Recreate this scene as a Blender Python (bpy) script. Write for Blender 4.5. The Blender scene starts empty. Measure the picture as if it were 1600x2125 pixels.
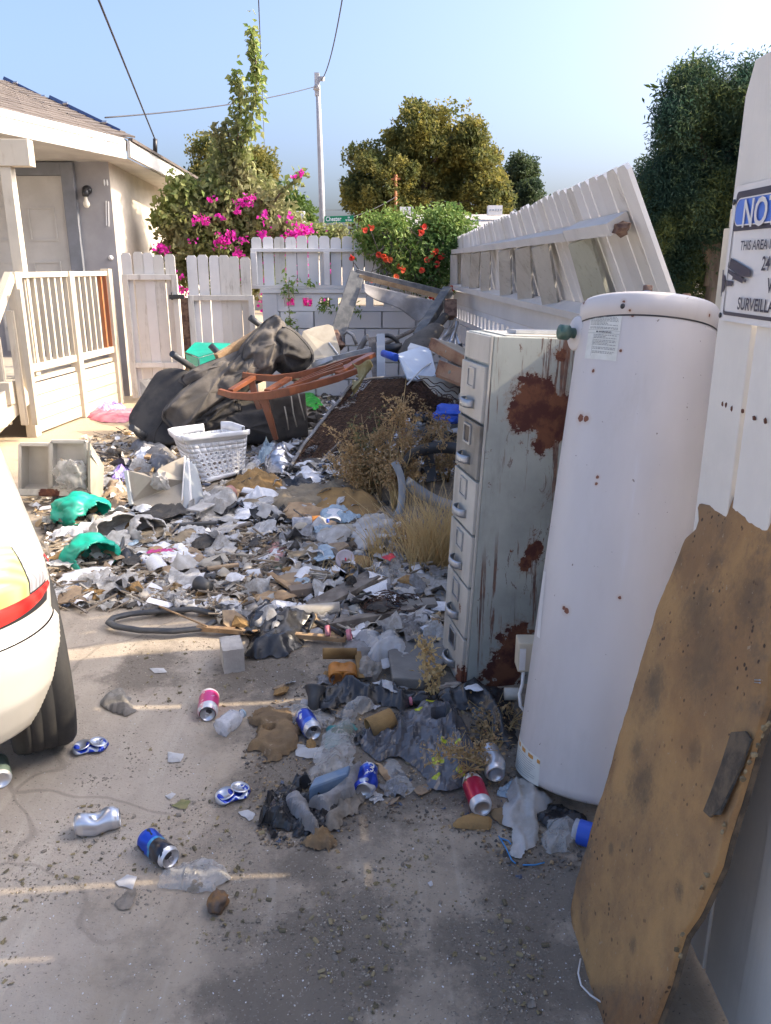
import bpy, math, random
import numpy as np
from mathutils import Vector, Matrix, Quaternion, noise
from mathutils.geometry import tessellate_polygon
R = math.radians
rnd = random.Random(7)
NR = np.random.RandomState(11)
S = bpy.context.scene
COL = S.collection
# ---------------------------------------------------------------- camera
TH = R(17.2); F = 1650.0; H = 1.55; CX = 800.0; CY = 1062.5
cd = bpy.data.cameras.new('camera'); cam = bpy.data.objects.new('camera', cd); COL.objects.link(cam)
cam.location = (0, 0, H); cam.rotation_euler = (R(90) - TH, 0, 0)
cd.sensor_fit = 'HORIZONTAL'; cd.sensor_width = 36; cd.lens = 36 * F / 1600
cd.clip_start = 0.05; cd.clip_end = 2000
S.camera = cam
# ---------------------------------------------------------------- light
SUN_EL = R(36); SUN_AZ = R(4)            # direction towards the sun: from +x turned a little to +y
w = bpy.data.worlds.new('World'); S.world = w; w.use_nodes = True
nt = w.node_tree; bg = nt.nodes['Background']
sky = nt.nodes.new('ShaderNodeTexSky'); sky.sky_type = 'NISHITA'; sky.sun_disc = False
sky.sun_elevation = SUN_EL; sky.sun_rotation = R(90) - SUN_AZ
sky.air_density = 0.7; sky.dust_density = 6.8; sky.ozone_density = 3.8
nt.links.new(sky.outputs[0], bg.inputs[0]); bg.inputs[1].default_value = 0.148
sd = bpy.data.lights.new('sun', 'SUN'); sun = bpy.data.objects.new('sun', sd); COL.objects.link(sun)
sd.energy = 2.35; sd.angle = R(0.5); sd.color = (1.0, 0.83, 0.60)
sv = Vector((math.cos(SUN_EL) * math.cos(SUN_AZ), math.cos(SUN_EL) * math.sin(SUN_AZ), math.sin(SUN_EL)))
sun.rotation_euler = sv.to_track_quat('Z', 'Y').to_euler()
S.view_settings.view_transform = 'Standard'; S.view_settings.look = 'None'
S.view_settings.gamma = 1; S.view_settings.exposure = 1.72
try: S.view_settings.use_curve_mapping = False
except Exception: pass
# ---------------------------------------------------------------- projection
def ray(px, py):
    a = (px - CX) / F; b = -(py - CY) / F
    return Vector((a, math.cos(TH) + b * math.sin(TH), -math.sin(TH) + b * math.cos(TH)))
CAM = Vector((0, 0, H))
def at(px, py, Y): d = ray(px, py); return CAM + d * (Y / d.y)
def atx(px, py, X): d = ray(px, py); return CAM + d * (X / d.x)
def gp(px, py, z=0.0): d = ray(px, py); return CAM + d * ((z - H) / d.z)
def onpl(px, py, P, N): d = ray(px, py); return CAM + d * ((P - CAM).dot(N) / d.dot(N))
def nz(x, y, s=1.0, o=0.0): return noise.noise(Vector((x * s + o, y * s - o, o * 1.7)))
def gz(x, y):
    z = 0.006 * nz(x, y, 2.2, 3.1) + 0.004 * nz(x, y, 9, 1.1)
    f = min(1, max(0, (y - 2.9) / 0.9)) * min(1, max(0, (9.7 - y) / 0.6))
    if x < -1.9: f *= max(0, 1 + (x + 1.9) / 0.9)
    z += f * (0.045 + 0.035 * nz(x, y, 1.7, 5.0) + 0.02 * nz(x, y, 6, 2.0))
    z += 0.40 * math.exp(-((x - 0.25) / 0.75) ** 2 - ((y - 7.3) / 1.1) ** 2)
    z += 0.16 * math.exp(-((x - 0.15) / 0.55) ** 2 - ((y - 5.6) / 0.8) ** 2)
    if x > 0: z += 0.03 * math.exp(-((x - 0.5) / 0.4) ** 2 - ((y - 2.35) / 0.35) ** 2)
    return z
def gg(px, py, dz=0.0):
    p = gp(px, py)
    for _ in range(14):
        q = gp(px, py, gz(p.x, p.y) + dz); p = p.lerp(q, 0.6)
    p = gp(px, py, gz(p.x, p.y) + dz)
    return p
# ---------------------------------------------------------------- materials
def srgb(r, g, b):
    f = lambda c: (c / 255 / 12.92) if c / 255 <= 0.04045 else ((c / 255 + 0.055) / 1.055) ** 2.4
    return (f(r), f(g), f(b))
class NT:
    def __init__(s, name):
        s.m = bpy.data.materials.new(name); s.m.use_nodes = True; s.t = s.m.node_tree
        s.b = s.t.nodes['Principled BSDF']; s.tc = s.t.nodes.new('ShaderNodeTexCoord').outputs['Object']
    def n(s, k, **kw):
        x = s.t.nodes.new(k)
        for a, v in kw.items(): setattr(x, a, v)
        return x
    def l(s, a, b): s.t.links.new(a, b)
    def noise(s, scale, detail=4, rough=0.6, vec=None, stretch=None, dist=0):
        v = vec or s.tc
        if stretch:
            mp = s.n('ShaderNodeMapping'); mp.inputs['Scale'].default_value = stretch; s.l(v, mp.inputs[0]); v = mp.outputs[0]
        x = s.n('ShaderNodeTexNoise'); x.inputs['Scale'].default_value = scale; x.inputs['Detail'].default_value = detail
        x.inputs['Roughness'].default_value = rough; x.inputs['Distortion'].default_value = dist; s.l(v, x.inputs['Vector']); return x.outputs['Fac']
    def step(s, fac, lo, hi):
        x = s.n('ShaderNodeMapRange'); x.interpolation_type = 'SMOOTHSTEP'; x.inputs[1].default_value = lo; x.inputs[2].default_value = hi; s.l(fac, x.inputs[0]); return x.outputs[0]
    def mix(s, fac, a, b):
        x = s.n('ShaderNodeMix', data_type='RGBA')
        if isinstance(fac, (int, float)): x.inputs[0].default_value = fac
        else: s.l(fac, x.inputs[0])
        for i, c in ((6, a), (7, b)):
            if isinstance(c, tuple): x.inputs[i].default_value = (*c[:3], 1)
            else: s.l(c, x.inputs[i])
        return x.outputs[2]
    def math(s, op, a, b=None):
        x = s.n('ShaderNodeMath', operation=op)
        for i, c in ((0, a), (1, b)):
            if c is None: continue
            if isinstance(c, (int, float)): x.inputs[i].default_value = c
            else: s.l(c, x.inputs[i])
        return x.outputs[0]
    def bump(s, h, strength=0.3, dist=0.01):
        x = s.n('ShaderNodeBump'); x.inputs['Strength'].default_value = strength; x.inputs['Distance'].default_value = dist
        s.l(h, x.inputs['Height']); s.l(x.outputs[0], s.b.inputs['Normal'])
    def spots(s, lst):
        # distance to the nearest of several spots, in units of each spot's radius
        acc = None
        for (p, r) in lst:
            d = s.n('ShaderNodeVectorMath', operation='DISTANCE'); s.l(s.tc, d.inputs[0]); d.inputs[1].default_value = p
            q = s.math('DIVIDE', d.outputs['Value'], r)
            acc = q if acc is None else s.math('MINIMUM', acc, q)
        return acc
    def island(s): return s.n('ShaderNodeNewGeometry').outputs['Random Per Island']
    def rndobj(s): return s.n('ShaderNodeObjectInfo').outputs['Random']
def pm(name, c1, c2=None, scale=6, lo=0.35, hi=0.65, rough=0.75, metal=0.0, bump=0.0, bscale=40, bdist=0.004,
       c3=None, s3=25, lo3=0.62, hi3=0.7, stretch=None, isl=None, spec=None, trans=None, alpha=None, sheen=None, coat=None, rvar=None, thin=None):
    m = NT(name); b = m.b
    col = c1
    if c2: col = m.mix(m.step(m.noise(scale, 5, 0.6, stretch=stretch), lo, hi), c1, c2)
    if isl: col = m.mix(m.island(), col, isl)
    if rvar: col = m.mix(m.rndobj(), col, rvar)
    if c3: col = m.mix(m.step(m.noise(s3, 6, 0.65), lo3, hi3), col, c3)
    if isinstance(col, tuple): b.inputs['Base Color'].default_value = (*col, 1)
    else: m.l(col, b.inputs['Base Color'])
    b.inputs['Roughness'].default_value = rough; b.inputs['Metallic'].default_value = metal
    if spec is not None: b.inputs['Specular IOR Level'].default_value = spec
    if trans: b.inputs['Transmission Weight'].default_value = trans
    if alpha is not None: b.inputs['Alpha'].default_value = alpha
    if coat: b.inputs['Coat Weight'].default_value = coat; b.inputs['Coat Roughness'].default_value = 0.12
    if bump: m.bump(m.noise(bscale, 6, 0.7, stretch=stretch), bump, bdist)
    if thin:
        tr = m.n('ShaderNodeBsdfTranslucent'); mx = m.n('ShaderNodeMixShader'); mx.inputs[0].default_value = thin
        if isinstance(col, tuple): tr.inputs[0].default_value = (*col, 1)
        else: m.l(col, tr.inputs[0])
        m.l(b.outputs[0], mx.inputs[1]); m.l(tr.outputs[0], mx.inputs[2])
        m.l(mx.outputs[0], m.t.nodes['Material Output'].inputs[0])
    return m.m
# ---------------------------------------------------------------- mesh building
ORG = {}
def setp(o, label=None, cat=None, group=None, kind=None):
    if label: o['label'] = label
    if cat: o['category'] = cat
    if group: o['group'] = group
    if kind: o['kind'] = kind
    return o
def link(o, parent=None):
    COL.objects.link(o)
    if parent: o.parent = parent
    return o
def root(name, label, cat, loc=(0, 0, 0), group=None, rot=None):
    o = bpy.data.objects.new(name, None); o.empty_display_size = 0.1; link(o); o.location = Vector(loc)
    ORG[o.name] = Vector(loc)
    if rot is not None: o.rotation_mode = 'QUATERNION'; o.rotation_quaternion = rot
    return setp(o, label, cat, group)
class MB:
    def __init__(s): s.v = []; s.f = []; s.sm = []
    def add(s, vs, fs, smooth=False):
        k = len(s.v); s.v += [tuple(v) for v in vs]; s.f += [tuple(i + k for i in f) for f in fs]; s.sm += [smooth] * len(fs); return s
    def hexa(s, p):   # p: 4 bottom, 4 top
        return s.add(p, [(0, 3, 2, 1), (4, 5, 6, 7), (0, 1, 5, 4), (1, 2, 6, 5), (2, 3, 7, 6), (3, 0, 4, 7)])
    def box(s, a, b):
        x0, y0, z0 = a; x1, y1, z1 = b
        return s.hexa([(x0, y0, z0), (x1, y0, z0), (x1, y1, z0), (x0, y1, z0), (x0, y0, z1), (x1, y0, z1), (x1, y1, z1), (x0, y1, z1)])
    def bar(s, p0, p1, w, h, up=(0, 0, 1), w2=None, h2=None):
        p0 = Vector(p0); p1 = Vector(p1); d = (p1 - p0).normalized(); up = Vector(up)
        x = d.cross(up)
        if x.length < 1e-4: x = d.cross(Vector((1, 0, 0)))
        x.normalize(); y = x.cross(d)
        w2 = w if w2 is None else w2; h2 = h if h2 is None else h2
        q = lambda p, a, b, w, h: p + x * (a * w / 2) + y * (b * h / 2)
        vs = [q(p0, -1, -1, w, h), q(p0, 1, -1, w, h), q(p0, 1, 1, w, h), q(p0, -1, 1, w, h), q(p1, -1, -1, w2, h2), q(p1, 1, -1, w2, h2), q(p1, 1, 1, w2, h2), q(p1, -1, 1, w2, h2)]
        return s.add(vs, [(0, 1, 2, 3), (7, 6, 5, 4), (0, 4, 5, 1), (1, 5, 6, 2), (2, 6, 7, 3), (3, 7, 4, 0)])
    def plate(s, p0, p1, p2, t):   # board: corner, +u, +v, thickness vector towards -normal
        p0, p1, p2 = Vector(p0), Vector(p1), Vector(p2); n = (p1 - p0).cross(p2 - p0).normalized() * t
        p3 = p1 + p2 - p0
        return s.hexa([p0 - n, p1 - n, p3 - n, p2 - n, p0, p1, p3, p2])
    def quadplate(s, a, b, c, d, t):
        a, b, c, d = map(Vector, (a, b, c, d)); n = (b - a).cross(d - a).normalized() * t
        return s.hexa([a - n, b - n, c - n, d - n, a, b, c, d])
    def tube(s, pts, r, n=6, caps=True, smooth=True, flat=None):
        pts = [Vector(p) for p in pts]; N = len(pts)
        if not isinstance(r, (list, tuple)): r = [r] * N
        vs = []; x = None
        for i, p in enumerate(pts):
            d = (pts[min(i + 1, N - 1)] - pts[max(i - 1, 0)]).normalized()
            if x is None:
                x = d.cross(Vector((0, 0, 1)))
                if x.length < 0.05: x = d.cross(Vector((1, 0, 0)))
            x = (x - d * x.dot(d)).normalized(); y = d.cross(x)
            for k in range(n):
                a = 2 * math.pi * k / n
                vs.append(p + (x * math.cos(a) + y * math.sin(a) * (flat or 1)) * r[i])
        fs = [(i * n + k, i * n + (k + 1) % n, (i + 1) * n + (k + 1) % n, (i + 1) * n + k) for i in range(N - 1) for k in range(n)]
        s.add(vs, fs, smooth)
        if caps:
            m = len(s.v) - len(vs)
            s.f.append(tuple(m + k for k in reversed(range(n)))); s.f.append(tuple(m + (N - 1) * n + k for k in range(n))); s.sm += [False, False]
        return s
    def lathe(s, prof, n=24, M=None, smooth=True):
        M = M or Matrix(); vs = []; fs = []
        for (r, z) in prof:
            for k in range(n):
                a = 2 * math.pi * k / n; vs.append(M @ Vector((r * math.cos(a), r * math.sin(a), z)))
        for i in range(len(prof) - 1):
            for k in range(n): fs.append((i * n + k, i * n + (k + 1) % n, (i + 1) * n + (k + 1) % n, (i + 1) * n + k))
        return s.add(vs, fs, smooth)
    def grid(s, fn, nu, nv, closeu=False, smooth=True, keep=None):
        vs = [fn(i / nu, j / nv) for j in range(nv + 1) for i in range(nu + (0 if closeu else 1))]
        W = nu + (0 if closeu else 1); fs = []
        for j in range(nv):
            for i in range(nu):
                if keep and not keep((i + .5) / nu, (j + .5) / nv): continue
                i2 = (i + 1) % W; fs.append((j * W + i, j * W + i2, (j + 1) * W + i2, (j + 1) * W + i))
        return s.add(vs, fs, smooth)
    def poly(s, pts, t=0.0, nrm=None):
        pts = [Vector(p) for p in pts]; n = len(pts)
        if t == 0: return s.add(pts, [tuple(range(n))])
        N = nrm or (pts[1] - pts[0]).cross(pts[2] - pts[0]).normalized()
        tri = tessellate_polygon([pts])
        vs = pts + [p - N * t for p in pts]
        fs = [tuple(q) for q in tri] + [tuple(n + k for k in reversed(q)) for q in tri] + [(i, i + n, (i + 1) % n + n, (i + 1) % n) for i in range(n)]
        return s.add(vs, fs)
    def blob(s, c, r, seed=0, sub=2, amp=0.25, fr=2.0, smooth=False, M=None):
        vs, fs = ico(sub); c = Vector(c); out = []
        r = r if isinstance(r, (tuple, list)) else (r, r, r)
        for v in vs:
            k = 1 + amp * noise.noise(v * fr + Vector((seed * 7.3, seed * 1.9, seed))) * 2 + amp * .4 * noise.noise(v * fr * 3 + Vector((seed, 0, 5)))
            q = Vector((v.x * r[0] * k, v.y * r[1] * k, v.z * r[2] * k))
            out.append(c + (M @ q if M else q))
        return s.add(out, fs, smooth)
    def build(s, name, mat, parent=None, local=False, bevel=0, solid=0, sub=0, off=None, label=None, recalc=True):
        me = bpy.data.meshes.new(name)
        o0 = Vector((0, 0, 0))
        if parent is not None and not local:
            q = parent
            while q.parent: q = q.parent
            o0 = ORG.get(q.name, Vector((0, 0, 0)))
        if off is not None: o0 = Vector(off)
        me.from_pydata([(v[0] - o0.x, v[1] - o0.y, v[2] - o0.z) for v in s.v], [], s.f)
        if s.sm: me.polygons.foreach_set('use_smooth', [bool(q) for q in (s.sm + [False] * len(s.f))[:len(s.f)]])
        me.validate()
        if recalc and len(s.f) < 60000:
            import bmesh
            bm = bmesh.new(); bm.from_mesh(me); bmesh.ops.recalc_face_normals(bm, faces=bm.faces); bm.to_mesh(me); bm.free()
        if mat: me.materials.append(mat)
        o = bpy.data.objects.new(name, me); link(o, parent)
        if parent is None and off is not None: o.location = o0; ORG[o.name] = o0
        if bevel:
            b = o.modifiers.new('b', 'BEVEL'); b.width = bevel; b.segments = 2; b.limit_method = 'ANGLE'; b.angle_limit = R(40)
        if solid: b = o.modifiers.new('s', 'SOLIDIFY'); b.thickness = solid; b.offset = 0
        if sub: b = o.modifiers.new('u', 'SUBSURF'); b.levels = sub; b.render_levels = sub
        if label: o['label'] = label
        return o
_ico = {}
def ico(sub):
    if sub not in _ico:
        import bmesh
        bm = bmesh.new(); bmesh.ops.create_icosphere(bm, subdivisions=sub, radius=1)
        _ico[sub] = ([v.co.copy() for v in bm.verts], [tuple(v.index for v in f.verts) for f in bm.faces]); bm.free()
    return _ico[sub]
def npmesh(name, V, Fq, mat, parent=None, smooth=False):
    """V (n,3) float, Fq (m,k) int"""
    me = bpy.data.meshes.new(name); n, k = Fq.shape
    if parent is not None:
        q = parent
        while q.parent: q = q.parent
        V = V - np.array(ORG.get(q.name, Vector((0, 0, 0))))
    me.vertices.add(len(V)); me.vertices.foreach_set('co', V.astype(np.float32).ravel())
    me.loops.add(n * k); me.loops.foreach_set('vertex_index', Fq.astype(np.int32).ravel())
    me.polygons.add(n); me.polygons.foreach_set('loop_start', np.arange(0, n * k, k, dtype=np.int32))
    try: me.polygons.foreach_set('loop_total', np.full(n, k, dtype=np.int32))
    except Exception: pass
    me.polygons.foreach_set('use_smooth', np.full(n, smooth)); me.update(calc_edges=True); me.materials.append(mat)
    o = bpy.data.objects.new(name, me); link(o, parent); return o
def leaves(name, P, size, mat, parent=None, up=0.4, aspect=0.55, droop=0.0, jit=0.35, dirs=None):
    """one folded, pointed leaf (two triangles) at each of the points P"""
    n = len(P); P = np.asarray(P, float)
    a = NR.normal(size=(n, 3)); a[:, 2] -= droop
    if dirs is not None: a = a * .5 + dirs
    a /= np.linalg.norm(a, axis=1)[:, None]
    b = NR.normal(size=(n, 3)); b[:, 2] += 0; nn = np.cross(a, b); nn[:, 2] = np.abs(nn[:, 2]) + up * .5; nn /= np.linalg.norm(nn, axis=1)[:, None]
    b = np.cross(nn, a); b /= np.linalg.norm(b, axis=1)[:, None] + 1e-9
    L = (size * (1 + jit * NR.uniform(-1, 1, n)))[:, None]; W = L * aspect * .5
    p0 = P; p1 = P + a * L * .45 + b * W + nn * L * .10; p2 = P + a * L - nn * L * 0.05; p3 = P + a * L * .45 - b * W + nn * L * .10
    V = np.stack([p0, p1, p2, p3], 1).reshape(-1, 3); k = np.arange(n)[:, None] * 4
    Fq = np.concatenate([k + np.array([[0, 1, 2]]), k + np.array([[0, 2, 3]])], 1).reshape(-1, 3)
    return npmesh(name, V, Fq, mat, parent)
def text_mesh(txt, size, ext=0.0, align='LEFT', cond=1.0, spacing=1.0, bold=0.0):
    cu = bpy.data.curves.new('t', 'FONT'); cu.body = txt; cu.size = size; cu.extrude = ext; cu.align_x = align; cu.space_character = spacing; cu.offset = bold
    cu.resolution_u = 3
    o = bpy.data.objects.new('t', cu); COL.objects.link(o)
    dg = bpy.context.evaluated_depsgraph_get(); dg.update(); me = o.evaluated_get(dg).to_mesh()
    vs = [Vector((v.co.x * cond, v.co.y, v.co.z)) for v in me.vertices]; fs = [tuple(p.vertices) for p in me.polygons]
    o.evaluated_get(dg).to_mesh_clear(); bpy.data.objects.remove(o); bpy.data.curves.remove(cu)
    return vs, fs
def inpoly(x, y, P):
    c = False; j = len(P) - 1
    for i in range(len(P)):
        if (P[i][1] > y) != (P[j][1] > y) and x < (P[j][0] - P[i][0]) * (y - P[i][1]) / (P[j][1] - P[i][1]) + P[i][0]: c = not c
        j = i
    return c
def edist(x, y, P):
    m = 9
    for i in range(len(P)):
        ax, ay = P[i]; bx, by = P[(i + 1) % len(P)]; dx, dy = bx - ax, by - ay
        t = max(0, min(1, ((x - ax) * dx + (y - ay) * dy) / (dx * dx + dy * dy + 1e-12)))
        m = min(m, math.hypot(x - ax - dx * t, y - ay - dy * t))
    return m
def voro(x, y, s, o):
    d, _ = noise.voronoi(Vector((x * s + o, y * s, o)))
    return d[1] - d[0], d[0]
def rag_mb(P, h=0.03, cell=0.012, amp=0.4, fs=14, edge=0.03, seed=0, rag=0.012, z0=0.004, flat=False, crease=1.0, ripple=None, holes=None, fine=1.0, fold=None):
    """a crumpled sheet / bag / slab lying on the ground, outline P in world xy"""
    xs = [p[0] for p in P]; ys = [p[1] for p in P]; mb = MB(); idx = {}
    x0, x1, y0, y1 = min(xs), max(xs), min(ys), max(ys); size = max(x1 - x0, y1 - y0); cell = max(cell * .8, size / 70)
    nx = int((x1 - x0) / cell) + 3; ny = int((y1 - y0) / cell) + 3; x0 -= cell; y0 -= cell
    def wob(x, y): return rag * 2 * (nz(x, y, 14, seed + 4) + .4 * nz(x, y, 45, seed + 4)), rag * 2 * (nz(x, y, 14, seed + 14) + .4 * nz(x, y, 45, seed + 15))
    cells = set()
    for j in range(ny):
        for i in range(nx):
            x = x0 + (i + .5) * cell; y = y0 + (j + .5) * cell; a, b = wob(x, y)
            if not inpoly(x + a, y + b, P): continue
            if holes and any(math.hypot(x - hx, y - hy) < hr * (1 + .5 * nz(x, y, 30, seed)) for hx, hy, hr in holes): continue
            cells.add((i, j))
    def snap(x, y):
        best = (x, y); bd = 9
        for k in range(len(P)):
            ax, ay = P[k]; bx, by = P[(k + 1) % len(P)]; dx, dy = bx - ax, by - ay; t = max(0, min(1, ((x - ax) * dx + (y - ay) * dy) / (dx * dx + dy * dy + 1e-12)))
            e = math.hypot(x - ax - dx * t, y - ay - dy * t)
            if e < bd: bd = e; best = (ax + dx * t, ay + dy * t)
        return best
    def vid(i, j):
        if (i, j) in idx: return idx[(i, j)]
        x = x0 + i * cell; y = y0 + j * cell; a, b = wob(x, y)
        if all((i - p, j - q) in cells for p in (0, 1) for q in (0, 1)): d = edist(x + a, y + b, P) if inpoly(x + a, y + b, P) else 0; wx, wy = x, y
        else:
            sx, sy = snap(x + a, y + b); wx, wy = sx - a, sy - b; d = 0.0
            if math.hypot(wx - x, wy - y) > cell * 1.2: wx, wy = x, y
        k = 1 - math.exp(-d / edge)
        q1 = nz(x, y, fs * .35, seed + 7); u = x + .06 * q1; v = y + .06 * nz(x, y, fs * .35, seed + 17)
        fa = seed * .7 if fold is None else fold
        if amp >= .5 and h > .03:
            ca, sa = math.cos(fa), math.sin(fa); u, v = (u * ca + v * sa) * .32, (-u * sa + v * ca) * 1.15
        rd = lambda f, o: max(0.0, 1 - 2.6 * abs(nz(u, v, f, seed + o))) ** 1.8
        r1 = rd(fs * .7, 0); r2 = rd(fs * 1.7, 3); r3 = rd(fs * 4.2, 5)
        z = h * k * (.55 * (1 - amp) + amp * (.85 * r1 + .42 * r2 + .20 * fine * r3 + .7 * q1 + .12))
        z += .25 * h * amp * r2 * (1 - k)
        if ripple: z += ripple[0] * .6 * math.sin(ripple[1] * u + ripple[2] * v + 2 * nz(x, y, 8, seed)) * k
        zz = gz(wx, wy) + z0 + max(z, 0.0)
        idx[(i, j)] = len(mb.v); mb.v.append((wx, wy, zz)); return idx[(i, j)]
    for (i, j) in sorted(cells): mb.f.append((vid(i, j), vid(i + 1, j), vid(i + 1, j + 1), vid(i, j + 1))); mb.sm.append(not flat)
    return mb
def pxpoly(pts): return [(gg(a, b).x, gg(a, b).y) for a, b in pts]
def rag(name, pts, mat, label, cat, group=None, thick=0.0, world=False, extra=None, **kw):
    P = pts if world else pxpoly(pts)
    c = Vector((sum(p[0] for p in P) / len(P), sum(p[1] for p in P) / len(P), 0)); c.z = gz(c.x, c.y)
    o = rag_mb(P, **kw).build(name, mat, off=c, solid=thick, recalc=False)
    return setp(o, label, cat, group)
# ================================================================ MATERIALS
WHITE = (0.70, 0.69, 0.68)
M = {}
def paintwood(name, c, dirt, lo=0.62, hi=0.8, bare=None):
    m = NT(name)
    col = m.mix(m.step(m.noise(3.0, 5, 0.65), 0.3, 0.75), c, tuple(x * .88 for x in c))
    col = m.mix(m.math('MULTIPLY', m.step(m.noise(9, 7, 0.75, stretch=(1, 1, .22)), lo, hi), .8), col, dirt)
    if bare: col = m.mix(m.step(m.noise(26, 6, .75, stretch=(1, 1, .12)), .60, .66), col, bare)
    rv = m.mix(m.rndobj(), (1, 1, 1), (.86, .85, .83)); mu = m.n('ShaderNodeMix', data_type='RGBA', blend_type='MULTIPLY'); mu.inputs[0].default_value = 1
    m.l(col, mu.inputs[6]); m.l(rv, mu.inputs[7]); m.l(mu.outputs[2], m.b.inputs['Base Color'])
    m.b.inputs['Roughness'].default_value = .72
    m.bump(m.noise(28, 6, .7, stretch=(1, 1, .06)), .35, .004); return m.m
M['fence'] = paintwood('fence_paint', (.66, .65, .65), (.22, .20, .17))
M['fence2'] = paintwood('old_fence_paint', (.60, .58, .55), (.16, .13, .10), .52, .75)
M['bare'] = paintwood('weathered_plank', (.52, .505, .475), (.28, .25, .21), .48, .72, bare=(.30, .27, .24))
M['mossy'] = paintwood('mossy_plank', (.46, .47, .40), (.26, .26, .20), .45, .68, bare=(.33, .33, .26))
M['porch'] = paintwood('porch_paint', (.58, .515, .41), (.36, .26, .15), .52, .80)
M['panel'] = paintwood('panel_paint', (.82, .78, .71), (.40, .37, .33), .70, .95)
M['brownwood'] = pm('stained_brown_wood', (.42, .16, .06), (.30, .10, .04), 8, rough=.5, bump=.2, stretch=(1, 1, .2))
M['oldwood'] = pm('grey_old_wood', (.23, .20, .17), (.12, .10, .085), 12, rough=.9, bump=.5, bscale=50, c3=(.33, .30, .26), s3=18)
M['rawwood'] = pm('raw_tan_wood', (.44, .30, .17), (.27, .17, .09), 10, rough=.85, bump=.3, c3=(.15, .10, .07), s3=14)
M['drawerwood'] = pm('drawer_wood', (.36, .20, .11), (.25, .11, .055), 7, rough=.6, bump=.15, c3=(.14, .06, .035), s3=5, lo3=.55, hi3=.66)
M['endwood'] = pm('rotten_end', (.09, .05, .04), (.22, .14, .1), 20, rough=.95, bump=.6)
# stucco, block
m = NT('stucco'); col = m.mix(m.step(m.noise(2.2, 5, .6), .35, .7), (.58, .52, .44), (.47, .42, .35))
m.l(m.mix(m.math('MULTIPLY', m.step(m.noise(30, 4, .6), .5, .7), .25), col, (.36, .34, .32)), m.b.inputs[0]); m.b.inputs['Roughness'].default_value = .92
m.bump(m.noise(85, 5, .7), .5, .006); M['stucco'] = m.m
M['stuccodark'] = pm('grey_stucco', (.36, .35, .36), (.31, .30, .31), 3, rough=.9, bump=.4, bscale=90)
M['block'] = pm('painted_block', (.70, .70, .73), (.62, .62, .64), 3, rough=.85, bump=.55, bscale=70, bdist=.006, c3=(.33, .31, .28), s3=9, lo3=.68, hi3=.8, rvar=(.58, .58, .60))
M['mortar'] = pm('painted_mortar', (.55, .55, .56), (.45, .45, .45), 5, rough=.95, bump=.5)
M['capdirty'] = pm('dirty_cap', (.45, .42, .37), (.28, .24, .19), 9, rough=.95, bump=.5, stretch=(1, .3, 1))
M['trimgrey'] = pm('grey_trim', (.21, .22, .25), (.17, .18, .20), 4, rough=.6)
M['door'] = pm('door_paint', (.50, .48, .45), (.44, .42, .39), 3, rough=.55)
M['shingle'] = pm('shingle', (.115, .095, .085), (.085, .07, .062), 3, rough=.95, bump=.6, bscale=220, rvar=(.15, .125, .108), c3=(.06, .052, .048), s3=90)
M['fascia'] = pm('fascia_paint', (.58, .56, .52), (.48, .46, .43), 3, rough=.7, c3=(.38, .34, .30), s3=11, lo3=.7, hi3=.8, bump=.15)
M['solar'] = pm('solar_blue', (.010, .020, .12), rough=.25)
M['alu'] = pm('bare_aluminium', (.62, .62, .64), (.5, .5, .52), 30, rough=.28, metal=1)
M['steel'] = pm('galvanised_steel', (.45, .47, .50), (.36, .38, .41), 20, rough=.45, metal=.8)
M['blackmetal'] = pm('black_metal', (.025, .025, .028), rough=.4)
M['bulb'] = pm('frosted_bulb', (.85, .80, .70), rough=.3, thin=.3)
M['wire'] = pm('wire_sheath', (.035, .035, .045), rough=.6)
M['pole'] = pm('galvanised_pole', (.42, .42, .44), (.34, .34, .36), 6, rough=.55, metal=.3)
M['signgreen'] = pm('sign_green', (.005, .20, .09), rough=.45)
M['white'] = pm('white_paint', (.80, .80, .80), rough=.5)
M['roofgrey'] = pm('gravel_roof', (.34, .32, .31), (.27, .25, .24), 8, rough=.95, bump=.4, bscale=20)
M['farwall'] = pm('tan_wall', (.45, .40, .33), (.38, .34, .28), 2, rough=.9)
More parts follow.
